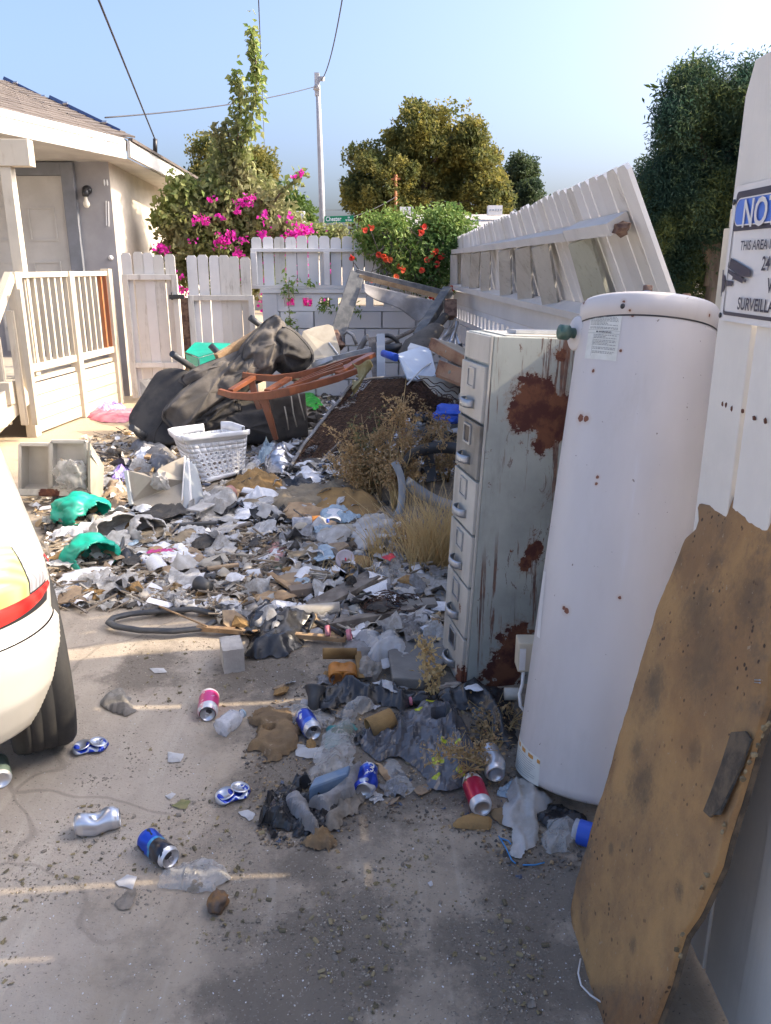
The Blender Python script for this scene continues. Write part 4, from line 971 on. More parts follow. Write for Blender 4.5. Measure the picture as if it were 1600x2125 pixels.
def plate_grid(P, O, A, B, N, cell, hf, rag=.004, thick=.03):
    xs = [p[0] for p in P]; ys = [p[1] for p in P]; x0, y0 = min(xs), min(ys); nx = int((max(xs) - x0) / cell) + 2; ny = int((max(ys) - y0) / cell) + 2; m = MB(); idx = {}; cells = set()
    for j in range(ny):
        for i in range(nx):
            x, y = x0 + (i + .5) * cell, y0 + (j + .5) * cell
            if inpoly(x + rag * nz(x, y, 40, 3), y + rag * nz(x, y, 40, 13), P): cells.add((i, j))
    def near(x, y):   # pull rim vertices on to the outline
        best = None; bdist = 9
        for k in range(len(P)):
            ax, ay = P[k]; bx, by = P[(k + 1) % len(P)]; dx, dy = bx - ax, by - ay; t = max(0, min(1, ((x - ax) * dx + (y - ay) * dy) / (dx * dx + dy * dy + 1e-12)))
            qx, qy = ax + dx * t, ay + dy * t; dd = math.hypot(x - qx, y - qy)
            if dd < bdist: bdist = dd; best = (qx, qy)
        return best
    def v(i, j, back):
        if (i, j, back) in idx: return idx[(i, j, back)]
        x, y = x0 + i * cell, y0 + j * cell
        if not all((i - a, j - b) in cells for a in (0, 1) for b in (0, 1)): x, y = near(x, y); x += rag * .5 * nz(x, y, 50, 5); y += rag * .5 * nz(x, y, 50, 8)
        p = O + A * x + B * y + N * (hf(x, y) if not back else -thick); idx[(i, j, back)] = len(m.v); m.v.append(tuple(p)); return idx[(i, j, back)]
    for (i, j) in cells:
        m.f.append((v(i, j, 0), v(i + 1, j, 0), v(i + 1, j + 1, 0), v(i, j + 1, 0))); m.sm.append(True)
        m.f.append((v(i, j, 1), v(i, j + 1, 1), v(i + 1, j + 1, 1), v(i + 1, j, 1))); m.sm.append(True)
        for (di, dj, a, b) in ((0, -1, (i, j), (i + 1, j)), (1, 0, (i + 1, j), (i + 1, j + 1)), (0, 1, (i + 1, j + 1), (i, j + 1)), (-1, 0, (i, j + 1), (i, j))):
            if (i + di, j + dj) not in cells: m.f.append((v(*b, 0), v(*a, 0), v(*a, 1), v(*b, 1))); m.sm.append(False)
    return m
m = NT('foam_skin')
col = m.mix(m.step(m.noise(3.2, 6, .65), .38, .62), (.44, .26, .105), (.28, .165, .078))
col = m.mix(m.math('MULTIPLY', m.step(m.noise(7, 6, .7), .52, .72), .55), col, (.19, .12, .065))
col = m.mix(m.math('MULTIPLY', m.step(m.noise(2.6, 7, .75), .52, .66), .85), col, (.13, .10, .07))
col = m.mix(m.math('MULTIPLY', m.step(m.noise(5, 5, .6, stretch=(1, .5, .2)), .60, .72), .5), col, (.13, .055, .022))
_st = [onpl(x, y, PP, PN) - PP for x, y in ((1445, 1290), (1462, 1350), (1480, 1170), (1335, 1625), (1410, 1160), (1325, 1560), (1405, 1845), (1550, 1240), (1440, 1560), (1310, 1960), (1360, 1430), (1270, 1760))]
_sr = (.055, .075, .02, .05, .022, .03, .015, .05, .02, .014, .04, .012)
ds = m.spots([((q.x, q.y, q.z), r) for q, r in zip(_st, _sr)]); ds = m.math('ADD', ds, m.math('MULTIPLY', m.math('SUBTRACT', m.noise(13, 8, .8), .5), 4.5))
col = m.mix(m.math('MULTIPLY', m.math('SUBTRACT', 1, m.step(ds, .2, 1.9)), .62), col, (.095, .075, .052))
lf2 = m.step(m.noise(1.7, 3, .5, stretch=(1, .6, .6)), .50, .64); col = m.mix(m.math('MULTIPLY', lf2, .35), col, (.36, .16, .045))
v_ = m.n('ShaderNodeTexVoronoi'); v_.inputs['Scale'].default_value = 52; m.l(m.tc, v_.inputs['Vector'])
dots = m.math('SUBTRACT', 1, m.step(v_.outputs['Distance'], .16, .26)); zone = m.step(m.noise(3.1, 4, .6), .40, .56); zz = m.step(m.noise(40, 2, .5), .5, .58)
col = m.mix(m.math('MULTIPLY', m.math('MULTIPLY', dots, zone), m.math('MULTIPLY', zz, .95)), col, (.05, .03, .02))
col = m.mix(m.math('MULTIPLY', m.step(m.noise(70, 4, .6), .66, .72), .6), col, (.42, .33, .22))
m.l(col, m.b.inputs[0]); m.b.inputs['Roughness'].default_value = .95
m.bump(m.math('ADD', m.noise(150, 5, .75), m.math('MULTIPLY', m.noise(18, 5, .7), 1.5)), .55, .006); M['foamskin'] = m.m
def bh(x, y): return .004 * nz(x, y, 9, 2) + .006 * nz(x, y, 2.5, 4) + .002 * nz(x, y, 40, 1)
plate_grid(P2d, PP, bY, bU, PN, .011, bh, rag=.0015, thick=.012).build('foam_layer', M['foamskin'], bd, recalc=False)
core = plate_grid(P2d, PP - PN * .0135, bY, bU, PN, .02, lambda x, y: 0, rag=.0015, thick=.010); core.build('wooden_core', M['darkedge'], bd, recalc=False)
def bpt(px, py, d=0): return onpl(px, py, PP + PN * d, PN)
a = [bpt(x, y, .005) for x, y in ((1522, 1520), (1552, 1518), (1562, 1535), (1545, 1590), (1500, 1680), (1478, 1698), (1464, 1684), (1476, 1655), (1500, 1590))]
MB().poly(a, .006).build('torn_strip', M['darkedge'], bd, bevel=.002)
a = [bpt(x, y, .013) for x, y in ((1541, 1530), (1556, 1532), (1520, 1625), (1490, 1690), (1477, 1690), (1500, 1625))]
MB().poly([p - PN * .006 for p in a], .003).build('torn_strip', pm('black_mould', (.03, .03, .028), (.09, .08, .065), 60, rough=1, bump=.8), bd)
m = MB()
for k in range(26):
    t = rnd.random(); px = 1590 - 215 * t + jit(7); py = 1500 + 560 * t + jit(8); 
    if t > .3 and rnd.random() < .5: continue
    m.blob(bpt(px, py, .005), (.005 * rnd.uniform(.5, 1.2), .004, .006), k, 1, .5)
o = m.build('torn_edge_crumbs', pm('crumb', (.30, .24, .14), (.12, .09, .05), 60, rough=1), bd); o['kind'] = 'stuff'
MB().bar(bpt(1566, 1411, .0), bpt(1577, 1411, .03), .002, .002).bar(bpt(1566, 1416, 0), bpt(1577, 1417, .03), .002, .002).build('staple', M['steel'], bd)
MB().tube([gp(1205, 1990, .01), gp(1200, 2020, .012), gp(1206, 2045, .012), gp(1225, 2065, .012), gp(1248, 2080, .02)], .0022, 5).build('wire_loop', M['signwhite'], bd)
# ================================================================ CAR
CA = R(29); Lc = Vector((-math.sin(CA), math.cos(CA), 0)); Ic = Vector((-math.cos(CA), -math.sin(CA), 0)); C0 = Vector((-.880, 2.03, 0))
car = root('parked_car', 'white car with a yellowed and red lamp cluster at the left edge of the drive', 'car', C0 + Lc * .35)
def cw(u, v, z): return C0 + Lc * u + Ic * v + Vector((0, 0, z))
levels = [(.20, .10, .09, .30), (.22, .06, .06, .30), (.27, .03, .04, .31), (.36, .0, .015, .31), (.46, .0, .0, .30), (.525, .005, .004, .29), (.535, .03, .018, .30), (.60, .035, .010, .34), (.68, .045, .012, .33), (.75, .07, .03, .33), (.80, .10, .05, .33), (.835, .15, .09, .34), (.865, .22, .15, .36), (.885, .33, .23, .38), (.898, .52, .35, .40), (.902, .8, .5, .42)]
def lev(z):
    for k in range(len(levels) - 1):
        a, b = levels[k], levels[k + 1]
        if z <= b[0]: t = max(0, (z - a[0]) / (b[0] - a[0])); return tuple(a[i] + (b[i] - a[i]) * t for i in range(1, 4))
    return levels[-1][1:]
def BS(t, z, d=0.0):   # t: 0 far along the side .. 1 far along the end
    e, s, r = lev(z)
    if t < .4: u = 4.0 + (r - 4.0) * (t / .4) ** .5; q = (u, 0.0); n = (0, -1)
    elif t < .7: a = (t - .4) / .3 * math.pi / 2; q = (r - r * math.sin(a), r - r * math.cos(a)); n = (-math.sin(a), -math.cos(a))
    else: q = (0.0 - .0, r + (1.72 - 2 * r) * (t - .7) / .3); n = (-1, 0); 
    if t >= .55: bulge = 0
    return cw(q[0] + e + n[0] * d, q[1] + s + n[1] * d, z)
WC = (.46, .29)
M['carpaint'] = pm('car_white_paint', (.52, .50, .46), (.45, .43, .39), 1.5, rough=.28, coat=.35, c3=(.40, .36, .30), s3=22, lo3=.73, hi3=.80)
def keepf(zs_):
    def k(s, t):
        j = int(t * (len(zs_) - 1)); z = (zs_[j] + zs_[min(j + 1, len(zs_) - 1)]) / 2
        p = BS(s, z) - C0; u = p.dot(Lc); v = p.dot(Ic)
        return not (math.hypot(u - WC[0], z - WC[1]) < .305 and v < .20)
    return k
def body_part(name, z0, z1, mat, n=14, nt=150, d=0):
    zs_ = [z0 + (z1 - z0) * k / n for k in range(n + 1)]; m = MB(); m.grid(lambda s, t: BS(s, z0 + (z1 - z0) * t, d), nt, n, keep=keepf(zs_)); return m.build(name, mat, car, recalc=True)
body_part('bumper', .20, .531, M['carpaint'], 26, 260)
body_part('body_panel',   .533, .902, M['carpaint'], 34, 220)
m = MB(); top = [BS(k / 60, .902) for k in range(61)]; m.poly(top + [cw(4.4, 1.2, .902)]); m.build('deck_lid', M['carpaint'], car)
# lamp cluster
def lamp(name, t0, t1, zlo, zhi, mat, d=.004, nt=22, nz_=8):
    m = MB(); m.grid(lambda s, t: BS(t0 + (t1 - t0) * s, zlo(s) + (zhi(s) - zlo(s)) * t, d + .004 * math.sin(math.pi * t)), nt, nz_); return m.build(name, mat, car)
def lensmat(name, c, c2, ribs, rough=.12):
    m = NT(name); wv_ = m.n('ShaderNodeTexWave'); wv_.inputs['Scale'].default_value = ribs; mp = m.n('ShaderNodeMapping'); mp.inputs['Rotation'].default_value = (0, 0, R(30)); m.l(m.tc, mp.inputs[0]); m.l(mp.outputs[0], wv_.inputs['Vector'])
    m.l(m.mix(m.math('MULTIPLY', wv_.outputs['Fac'], .8), c, c2), m.b.inputs[0]); m.b.inputs['Roughness'].default_value = rough; m.b.inputs['Coat Weight'].default_value = .3
    m.bump(wv_.outputs['Fac'], .5, .003); return m.m
M['lensy'] = lensmat('yellowed_lens', (.40, .40, .15), (.50, .50, .26), 22); M['lensc'] = lensmat('clear_lens', (.26, .26, .28), (.46, .45, .47), 32); M['lensr'] = lensmat('red_lens', (.55, .02, .018), (.75, .05, .04), 14)
zt_f = lambda s: .760 - .13 * (1 - min(1, s * 1.9)) ** 2.2
lamp('lamp_recess', .472, .80, lambda s: .584, lambda s: .800 - .13 * (1 - min(1, s * 2.2)) ** 2, M['blackmetal'], d=.0015)
lamp('clear_lens', .478, .530, lambda s: .645, lambda s: .655 + .125 * min(1, s * 1.15) ** .7, M['lensc'], d=.006)
lamp('yellowed_lens', .533, .80, lambda s: .640, lambda s: .792, M['lensy'], d=.006)
lamp('red_lens', .465, .80, lambda s: .588 + .03 * (1 - s) ** 4, lambda s: .640, M['lensr'], d=.007)
lamp('side_marker', .425, .437, lambda s: .66, lambda s: .70, M['lensr'], d=.003, nt=2)
p = BS(.705, .36, .002); mq = Matrix.Translation(p) @ (-Lc * 1.0).to_track_quat('Z', 'Y').to_matrix().to_4x4()
m = MB(); m.lathe([(.045, -.02), (.045, .002), (.036, .004), (.034, -.012), (0, -.014)], 24, mq); m.build('fog_lamp', M['steel'], car)
wc = cw(WC[0], .092, WC[1]); mq = Matrix.Translation(wc) @ (-Ic).to_track_quat('Z', 'Y').to_matrix().to_4x4()
tyre = MB(); Rt = .295
prof = [(.19, -.09), (.24, -.098), (.275, -.095), (.290, -.082), (.2935, -.06)]
for z in (-.055, -.02, .02, .055): prof += [(Rt, z - .012), (Rt, z + .012), (Rt - .003, z + .0132), (Rt - .003, z + .0158)]
prof = prof[:-2] + [(.2935, .07), (.290, .082), (.275, .095), (.24, .098), (.19, .09)]
tyre.lathe(prof, 72, mq); ty = tyre.build('tyre', pm('tyre_rubber', (.018, .018, .019), (.032, .030, .028), 9, rough=.8, bump=.3, c3=(.09, .08, .07), s3=12, lo3=.66, hi3=.78), car)
m = MB(); m.lathe([(.19, -.05), (.185, .06), (.12, .075), (.05, .06), (0, .06)], 32, mq); m.build('rim', M['steel'], car)
mb = MB(); mb.blob(gg(130, 1495) + Vector((0, 0, .06)), (.02, .006, .02), 3, 2, .3); mb.build('leaf_on_tyre', M['rawwood'], car)
# ================================================================ MATERIALS FOR RUBBISH
def canmat(name, bands, metal=.7, blot=None, diag=0):
    """bands: list of (z from, colour) along the can"""
    m = NT(name); sp = m.n('ShaderNodeSeparateXYZ'); m.l(m.tc, sp.inputs[0])
    z = sp.outputs[2]
    if diag: z = m.math('ADD', z, m.math('MULTIPLY', sp.outputs[0], diag))
    z = m.math('ADD', z, m.math('MULTIPLY', m.math('SUBTRACT', m.noise(40, 2), .5), .006))
    col = bands[0][1]
    for (t, c) in bands[1:]: col = m.mix(m.step(z, t, t + .0015), col, c)
    if blot: col = m.mix(m.step(m.noise(blot[1], 2, .5, dist=.6), .60, .62), col, blot[0])
    m.l(col, m.b.inputs[0]); m.b.inputs['Metallic'].default_value = metal; m.b.inputs['Roughness'].default_value = .3; m.b.inputs['Coat Weight'].default_value = .3
    m.bump(m.noise(60, 4, .6), .08, .002); return m.m
AL = (.68, .68, .70)
M['canblue'] = canmat('blue_can_print', [(0, AL), (.010, (.01, .045, .42)), (.085, (.03, .12, .60)), (.108, AL)], .45, ((.45, .50, .62), 30), diag=.4)
M['candark'] = canmat('blue_black_can_print', [(0, AL), (.008, (.015, .07, .50)), (.045, (.05, .30, .62)), (.055, (.03, .032, .045)), (.108, AL)], .5, ((.02, .025, .04), 26))
M['canpink'] = canmat('pink_can_print', [(0, AL), (.012, (.66, .64, .66)), (.035, (.62, .035, .20)), (.112, AL)], .3, ((.70, .45, .52), 42), diag=.3)
M['canred'] = canmat('red_can_print', [(0, AL), (.026, (.50, .012, .06)), (.108, AL)], .35, ((.62, .60, .62), 17))
M['cansilver'] = canmat('silver_can_print', [(0, AL), (.02, (.60, .62, .68)), (.1, AL)], .8, ((.45, .5, .62), 12))
M['cangreen'] = canmat('green_can_print', [(0, AL), (.012, (.22, .30, .27)), (.108, AL)], .4)
M['alurough'] = pm('crushed_aluminium', (.62, .62, .65), rough=.33, metal=.9, bump=.1, bscale=80)
M['paperw'] = pm('white_paper', (.62, .62, .63), (.50, .49, .48), 9, rough=.85, bump=.25, bscale=60, thin=.25, c3=(.25, .21, .16), s3=12, lo3=.66, hi3=.78)
M['clothw'] = pm('dirty_white_cloth', (.46, .45, .44), (.33, .31, .28), 10, rough=.95, bump=.5, bscale=120, c3=(.18, .15, .11), s3=9, lo3=.62, hi3=.75)
M['clothg'] = pm('grey_cloth', (.27, .27, .28), (.18, .17, .16), 10, rough=.95, bump=.5, bscale=120)
M['jute'] = pm('dirty_underlay', (.30, .24, .16), (.20, .16, .11), 11, rough=.98, bump=.7, bscale=90, c3=(.40, .34, .25), s3=20)
M['foam'] = pm('ochre_foam', (.36, .22, .085), (.25, .155, .065), 8, rough=.98, bump=.7, bscale=150, c3=(.12, .085, .045), s3=14, lo3=.6, hi3=.7)
M['foam2'] = pm('brown_foam', (.25, .165, .085), (.17, .115, .065), 10, rough=.98, bump=.8, bscale=140, c3=(.33, .26, .18), s3=30)
M['card'] = pm('brown_cardboard', (.33, .24, .15), (.25, .18, .12), 8, rough=.9, bump=.3, c3=(.13, .10, .07), s3=11)
def film(name, c, alpha=.7, c3=None, rough=.15, s3=9):
    m = NT(name); col = c
    if c3: col = m.mix(m.step(m.noise(s3, 4, .6), .60, .63), c, c3)
    if isinstance(col, tuple): m.b.inputs[0].default_value = (*col, 1)
    else: m.l(col, m.b.inputs[0])
    m.b.inputs['Roughness'].default_value = rough; m.l(m.math('ADD', alpha - .4, m.math('MULTIPLY', m.noise(18, 4, .65), .8)), m.b.inputs['Alpha'])
    m.bump(m.noise(45, 5, .6), .35, .004); return m.m
M['clearfilm'] = film('dusty_clear_plastic', (.48, .47, .45), .50, (.25, .21, .16)); M['clearhard'] = film('clear_hard_plastic', (.70, .73, .80), .45, rough=.12)
M['bluefilm'] = film('pale_blue_plastic', (.40, .52, .62), .75); M['whitebag'] = film('white_plastic_bag', (.72, .72, .74), .96, rough=.4)
M['blackbag'] = pm('black_plastic_bag', (.018, .018, .020), (.035, .035, .037), 12, rough=.2, bump=.2, bscale=60, bdist=.006, c3=(.16, .15, .14), s3=10, lo3=.64, hi3=.8)
m = NT('grey_spotted_bag'); _sp = [(gg(x, y), r) for x, y, r in ((908, 1596, .017), (905, 1625, .011), (893, 1480, .014), (868, 1495, .012), (955, 1620, .013), (948, 1570, .009), (920, 1560, .010), (935, 1500, .010), (985, 1585, .012))]; _bc = [gg(a_, b_) for a_, b_ in [(738, 1545), (775, 1500), (850, 1490), (905, 1455), (945, 1475), (975, 1540), (1003, 1570), (985, 1610), (955, 1645), (905, 1650), (872, 1600), (830, 1575), (790, 1580)]]; _cx = sum(q.x for q in _bc) / len(_bc); _cy = sum(q.y for q in _bc) / len(_bc)
dk = None
sx = m.n('ShaderNodeVectorMath', operation='MULTIPLY'); sx.inputs[1].default_value = (1, 1, 0); m.l(m.tc, sx.inputs[0]); tc0 = m.tc; m.tc = sx.outputs[0]
dk = m.spots([((p.x - _cx, p.y - _cy, 0), r * 1.25) for p, r in _sp]); m.tc = tc0; dk = m.math('SUBTRACT', 1, m.step(m.math('ADD', dk, m.math('MULTIPLY', m.math('SUBTRACT', m.noise(40, 3), .5), .8)), .9, 1.0))
col = m.mix(m.step(m.noise(9, 5, .6), .4, .7), (.075, .076, .085), (.15, .155, .175)); col = m.mix(dk, col, (.42, .46, .03)); m.l(col, m.b.inputs[0]); m.b.inputs['Roughness'].default_value = .16; m.bump(m.noise(16, 3, .5), .25, .008); M['spotbag'] = m.m
M['fabric'] = pm('charcoal_upholstery', (.040, .038, .038), (.075, .068, .060), 5, rough=.95, bump=.4, bscale=160, c3=(.15, .125, .10), s3=4, lo3=.58, hi3=.8)
M['fabricl'] = pm('lit_tone_upholstery', (.085, .076, .068), (.15, .13, .11), 4, rough=.95, bump=.4, bscale=150, c3=(.05, .045, .045), s3=5)  # paler charcoal: sunlight on the upper sofa cushions painted into the colour
M['teal'] = pm('teal_plastic', (.0, .36, .25), (.02, .27, .20), 5, rough=.42, c3=(.28, .27, .20), s3=6, lo3=.62, hi3=.85)
M['greenbag'] = pm('bright_green_plastic', (.05, .50, .05), (.03, .34, .04), 9, rough=.4)
M['beigeplastic'] = pm('beige_plastic_panel', (.36, .32, .26), (.28, .245, .20), 4, rough=.6, c3=(.13, .10, .075), s3=16, lo3=.66, hi3=.76, bump=.15)
M['greyplastic'] = pm('grey_plastic', (.33, .36, .39), (.27, .29, .32), 4, rough=.5, c3=(.50, .50, .50), s3=12, lo3=.68, hi3=.72)
M['whiteplastic'] = pm('white_basket_plastic', (.74, .75, .78), (.66, .67, .69), 4, rough=.38, c3=(.42, .40, .36), s3=13, lo3=.70, hi3=.8)
M['binplastic'] = pm('cream_bin_plastic', (.60, .57, .52), (.50, .47, .42), 4, rough=.45, thin=.2, c3=(.30, .26, .2), s3=10, lo3=.66, hi3=.8)
M['darkplastic'] = pm('dark_plastic', (.035, .038, .045), (.07, .07, .07), 8, rough=.5, c3=(.2, .18, .16), s3=10, lo3=.68, hi3=.8)
M['pinkplastic'] = pm('pink_plastic', (.52, .10, .16), (.60, .28, .32), 6, rough=.5)
M['chairwood'] = pm('varnished_chair_wood', (.25, .085, .038), (.17, .058, .028), 8, rough=.35, bump=.1, stretch=(1, 1, .3), coat=.2)
M['bed'] = pm('grey_frame_wood', (.10, .105, .11), (.17, .17, .17), 14, rough=.9, bump=.5)
M['stone'] = pm('rough_stone', (.27, .24, .21), (.36, .33, .29), 22, rough=.95, bump=.7, bscale=60)
M['conc'] = pm('worn_concrete', (.24, .225, .20), (.17, .155, .14), 4, rough=.93, bump=.5, bscale=60, c3=(.33, .31, .28), s3=16)
M['blockwhite'] = pm('chalky_block', (.50, .47, .43), (.38, .35, .32), 10, rough=.95, bump=.8, bscale=60)
M['orangeplastic'] = pm('orange_plastic', (.50, .20, .03), (.36, .14, .03), 9, rough=.5)
M['redbit'] = pm('red_plastic', (.55, .03, .05), rough=.4)
M['bluebit'] = pm('blue_plastic', (.03, .10, .55), rough=.4)
M['string'] = pm('blue_string', (.05, .22, .48), rough=.8)
M['wireb'] = pm('rusty_wire', (.045, .028, .022), (.10, .05, .035), 30, rough=.7, metal=.4)
M['coir'] = pm('brown_coir_mat', (.15, .09, .055), (.085, .052, .034), 9, rough=1, bump=.9, bscale=110, c3=(.24, .17, .11), s3=22, lo3=.58, hi3=.7)
M['clod'] = pm('soil_clod', (.17, .145, .115), (.26, .225, .185), 25, rough=1, bump=.8, bscale=80)
M['whitepanel'] = pm('white_panel', (.62, .70, .80), (.56, .62, .72), 5, rough=.4)
M['tanfabric'] = pm('tan_backing', (.42, .38, .31), (.33, .29, .23), 4, rough=.9)
M['ragc'] = pm('pale_hanging_cloth', (.36, .34, .33), (.26, .245, .24), 8, rough=.95, bump=.4, thin=.15)
M['purple'] = pm('purple_film', (.22, .13, .45), (.50, .45, .65), 14, rough=.3)
# ================================================================ CANS
def can(label, lid, base, mat, H_=.122, crush=None, group='drink cans dropped on the ground', lift=.030, scale=1.0, text=None, flip=False, rootname='drink_can', spin=0):
    A = gg(*base, dz=lift); B = gg(*lid, dz=lift)
    d = (B - A).normalized(); q = d.to_track_quat('Z', 'Y') @ Quaternion((0, 0, 1), spin)
    c = (A + B) / 2 - d * (H_ / 2)
    r = root(rootname, label, 'can', c, group, rot=q)
    def df(v):
        x, y, z = v; ang = math.atan2(y, x); t = z / H_
        if crush:
            k = crush(ang, t); x *= k; y *= k
            x += .004 * math.sin(t * 9 + 1) * (1 if crush else 0)
        return Vector((x * scale, y * scale, z * 1.0))
    pr = [(.022, .004), (.0255, .0), (.029, .006), (.033, .014)] + [(.033, z) for z in [.014 + .086 * k / 12 for k in range(1, 13)]] + [(.0325, .106), (.029, .113), (.0265, .118), (.0272, .1205), (.0262, .1215)]
    pr = [(a, b * H_ / .122) for a, b in pr]
    m = MB(); m.lathe(pr, 40); m.v = [tuple(df(Vector(v))) for v in m.v]; m.build('body', mat, r, local=True)
    m = MB(); m.lathe([(.0262, .1215), (.0248, .1205), (.0240, .1165), (.0, .1168)], 32); m.v = [(v[0], v[1], v[2] * H_ / .122) for v in m.v]; lidp = m.build('lid', M['alurough'], r, local=True)
    m = MB(); z = .1175 * H_ / .122; m.poly([Vector((.010 + .0085 * math.cos(k * .524), .013 * math.sin(k * .524) * .9, z)) for k in range(12)]); m.build('opening', M['blackmetal'], lidp, local=True)
    m = MB(); m.tube([Vector((-.006 + .009 * math.cos(k * .449), .0065 * math.sin(k * .449), z + .0018)) for k in range(15)], .0016, 5); m.lathe([(.003, z), (.003, z + .003), (0, z + .003)], 8); m.build('tab', M['alu'], lidp, local=True)
    m = MB(); m.lathe([(.0255, .0), (.0235, .003), (.020, .007), (.010, .0105), (0, .0115)], 28); m.build('base', M['alurough'], r, local=True)
    if text:
        txt, sz, a0, z0, mt = text; vs, fs = text_mesh(txt, sz, cond=.9, bold=.0008); out = []
        for v in vs:
            a = a0 - v.y / .0335; zz = z0 + v.x; k = crush(a, zz / H_) if crush else 1; out.append(Vector((.0337 * k * math.cos(a), .0337 * k * math.sin(a), zz)))
        MB().add(out, fs).build('lettering', mt, r, local=True)
    return r
dent = lambda a0, t0, amt, w=.5, wt=.25: (lambda a, t: 1 - amt * math.exp(-((((a - a0 + math.pi) % (2 * math.pi)) - math.pi) / w) ** 2 - ((t - t0) / wt) ** 2))
def dents(*L): return lambda a, t: math.prod(f(a, t) for f in L)
can('pink and white can, open end towards the viewer, beside a clear bottle', (429, 1496), (436, 1430), M['canpink'], H_=.135, scale=1.12, spin=1.0, text=('CO', .022, 1.6, .06, M['signwhite']))
can('silver can folded in the middle with its end pointing right', (240, 1697), (165, 1714), M['cansilver'], crush=dents(dent(1.2, .5, .75, .6, .14), dent(-.6, .45, .4), dent(2.8, .3, .3)), spin=.4)
can('dented blue and black can in front of the wrapped peel bag', (356, 1783), (300, 1738), M['candark'], crush=dents(dent(1.0, .4, .25), dent(-1.2, .6, .3)), spin=2.0)
can('upright looking blue can lying beside the ochre foam piece', (655, 1528), (624, 1476), M['canblue'], H_=.125, spin=1.2)
can('crumpled blue can with white letters beside the grey spotted bag', (765, 1598), (757, 1640), M['canblue'], H_=.11, crush=dents(dent(.5, .6, .35), dent(2, .3, .4)), spin=.3, text=('BUD', .030, 1.9, .045, M['signwhite']))
can('bright red can lying base first in front of the weeds', (978, 1618), (1001, 1678), M['canred'], H_=.135, spin=2.2, text=('CO', .02, 1.5, .07, M['signwhite']))
can('dark silver can half hidden in dry weeds left of the tank', (1016, 1558), (1030, 1604), M['cansilver'], crush=dents(dent(.5, .5, .4)), lift=.05)
can('greenish can cut by the left edge below the tyre', (-8, 1572), (4, 1625), M['cangreen'], H_=.13, spin=1)
def flatcan(label, p_base, p_lid, mat, r=.031):
    A, B = gg(*p_base, dz=.006), gg(*p_lid, dz=.010); rt = root('crushed_can', label, 'can', A, 'drink cans dropped on the ground')
    d = (B - A); d.z = 0; d.normalize(); s = Vector((-d.y, d.x, 0)); L = (B - A).length
    def ell(c, k, tilt): return [c + d * (r * k * math.cos(a)) + s * (r * k * math.sin(a)) + Vector((0, 0, tilt * math.cos(a))) for a in [2 * math.pi * i / 24 for i in range(24)]]
    m = MB(); n = 14
    def fn(u, v):
        x = -r + (L + 2 * r) * u; w = r * (1.05 + .12 * math.sin(u * 11)) * (math.sqrt(max(0, 1 - max(0, abs((x - L / 2)) - L / 2) ** 2 / r ** 2)))
        a = v * 2 * math.pi; return A + d * x + s * (w * math.cos(a)) + Vector((0, 0, .006 + .010 * math.sin(a) * (1 + .5 * math.sin(u * 17)) + .003 * nz(x, a, 40)))
    m.grid(fn, 20, 16); m.build('body', mat, rt)
    for c, nm, tt in ((A, 'base', .004), (B, 'lid', -.006)):
        m = MB(); c = c + Vector((0, 0, .018)); r1, r2, r3 = ell(c, .92, tt), ell(c + Vector((0, 0, .004)), .86, tt), ell(c + Vector((0, 0, -.003)), .74, tt); k = 24
        m.add(r1 + r2 + r3, [(i, (i + 1) % k, (i + 1) % k + k, i + k) for i in range(k)] + [(i + k, (i + 1) % k + k, (i + 1) % k + 2 * k, i + 2 * k) for i in range(k)] + [tuple(range(2 * k, 3 * k))], True); e = m.build(nm, M['alurough'], rt)
        if nm == 'lid': m = MB(); m.tube([c + d * (.004 + .010 * math.cos(a * .5)) + s * (.007 * math.sin(a * .5)) + Vector((0, 0, .004)) for a in range(13)], .002, 5); m.build('tab', M['alu'], e)
    return rt
flatcan('flattened blue can showing both metal ends near the car tyre', (171, 1556), (206, 1549), M['canblue'])
flatcan('flattened blue can with its silver base turned up left of the black rags', (468, 1657), (499, 1644), M['canblue'])
# bottles
def bottle(label, a, b, prof, mat, cap=None, band=None, lift=.03, group='plastic bottles in the litter', crumple=.12, sc=1.0, text=None):
    A, B = (gg(*a, dz=lift), gg(*b, dz=lift)) if len(a) == 2 else (Vector(a), Vector(b)); d = B - A; L = d.length; q = d.to_track_quat('Z', 'Y')
    r = root('plastic_bottle', label, 'bottle', A, group, rot=q); m = MB(); m.lathe([(x * sc, z * L) for x, z in prof], 28)
    m.v = [(v[0] * (1 + crumple * nz(v[2] * 3, v[0] * 9, 12, 3)), v[1] * (1 + crumple * nz(v[2] * 3, v[1] * 9, 12, 7)), v[2]) for v in m.v]; m.build('body', mat, r, local=True)
    if cap: m = MB(); m.lathe([(.0, L * 1.0), (.015, L), (.016, L * .93), (.013, L * .93)][::-1], 18); m.v = [(v[0], v[1], v[2] + .003) for v in m.v]; m.build('cap', cap, r, local=True)
    if band:
        m = MB(); m.lathe([(prof[2][0] * sc * 1.03, z * L) for z in (band[1], band[2])], 28); m.build('wrap_label', band[0], r, local=True)
        if text:
            vs, fs = text_mesh(text[0], text[1], cond=.9, bold=.0004); R0 = prof[2][0] * sc * 1.05; MB().add([Vector((R0 * math.cos(text[2] - v.y / R0), R0 * math.sin(text[2] - v.y / R0), text[3] * L + v.x)) for v in vs], fs).build('lettering', M['signwhite'], r, local=True)
    return r
BP = [(0, 0), (.028, .0), (.032, .03), (.031, .2), (.029, .24), (.032, .3), (.032, .62), (.026, .74), (.014, .87), (.013, .93), (.013, 1)]
bottle('crumpled clear water bottle lying against the pink and white can', (457, 1512), (504, 1480), BP, M['clearhard'], M['bluefilm'], crumple=.5)
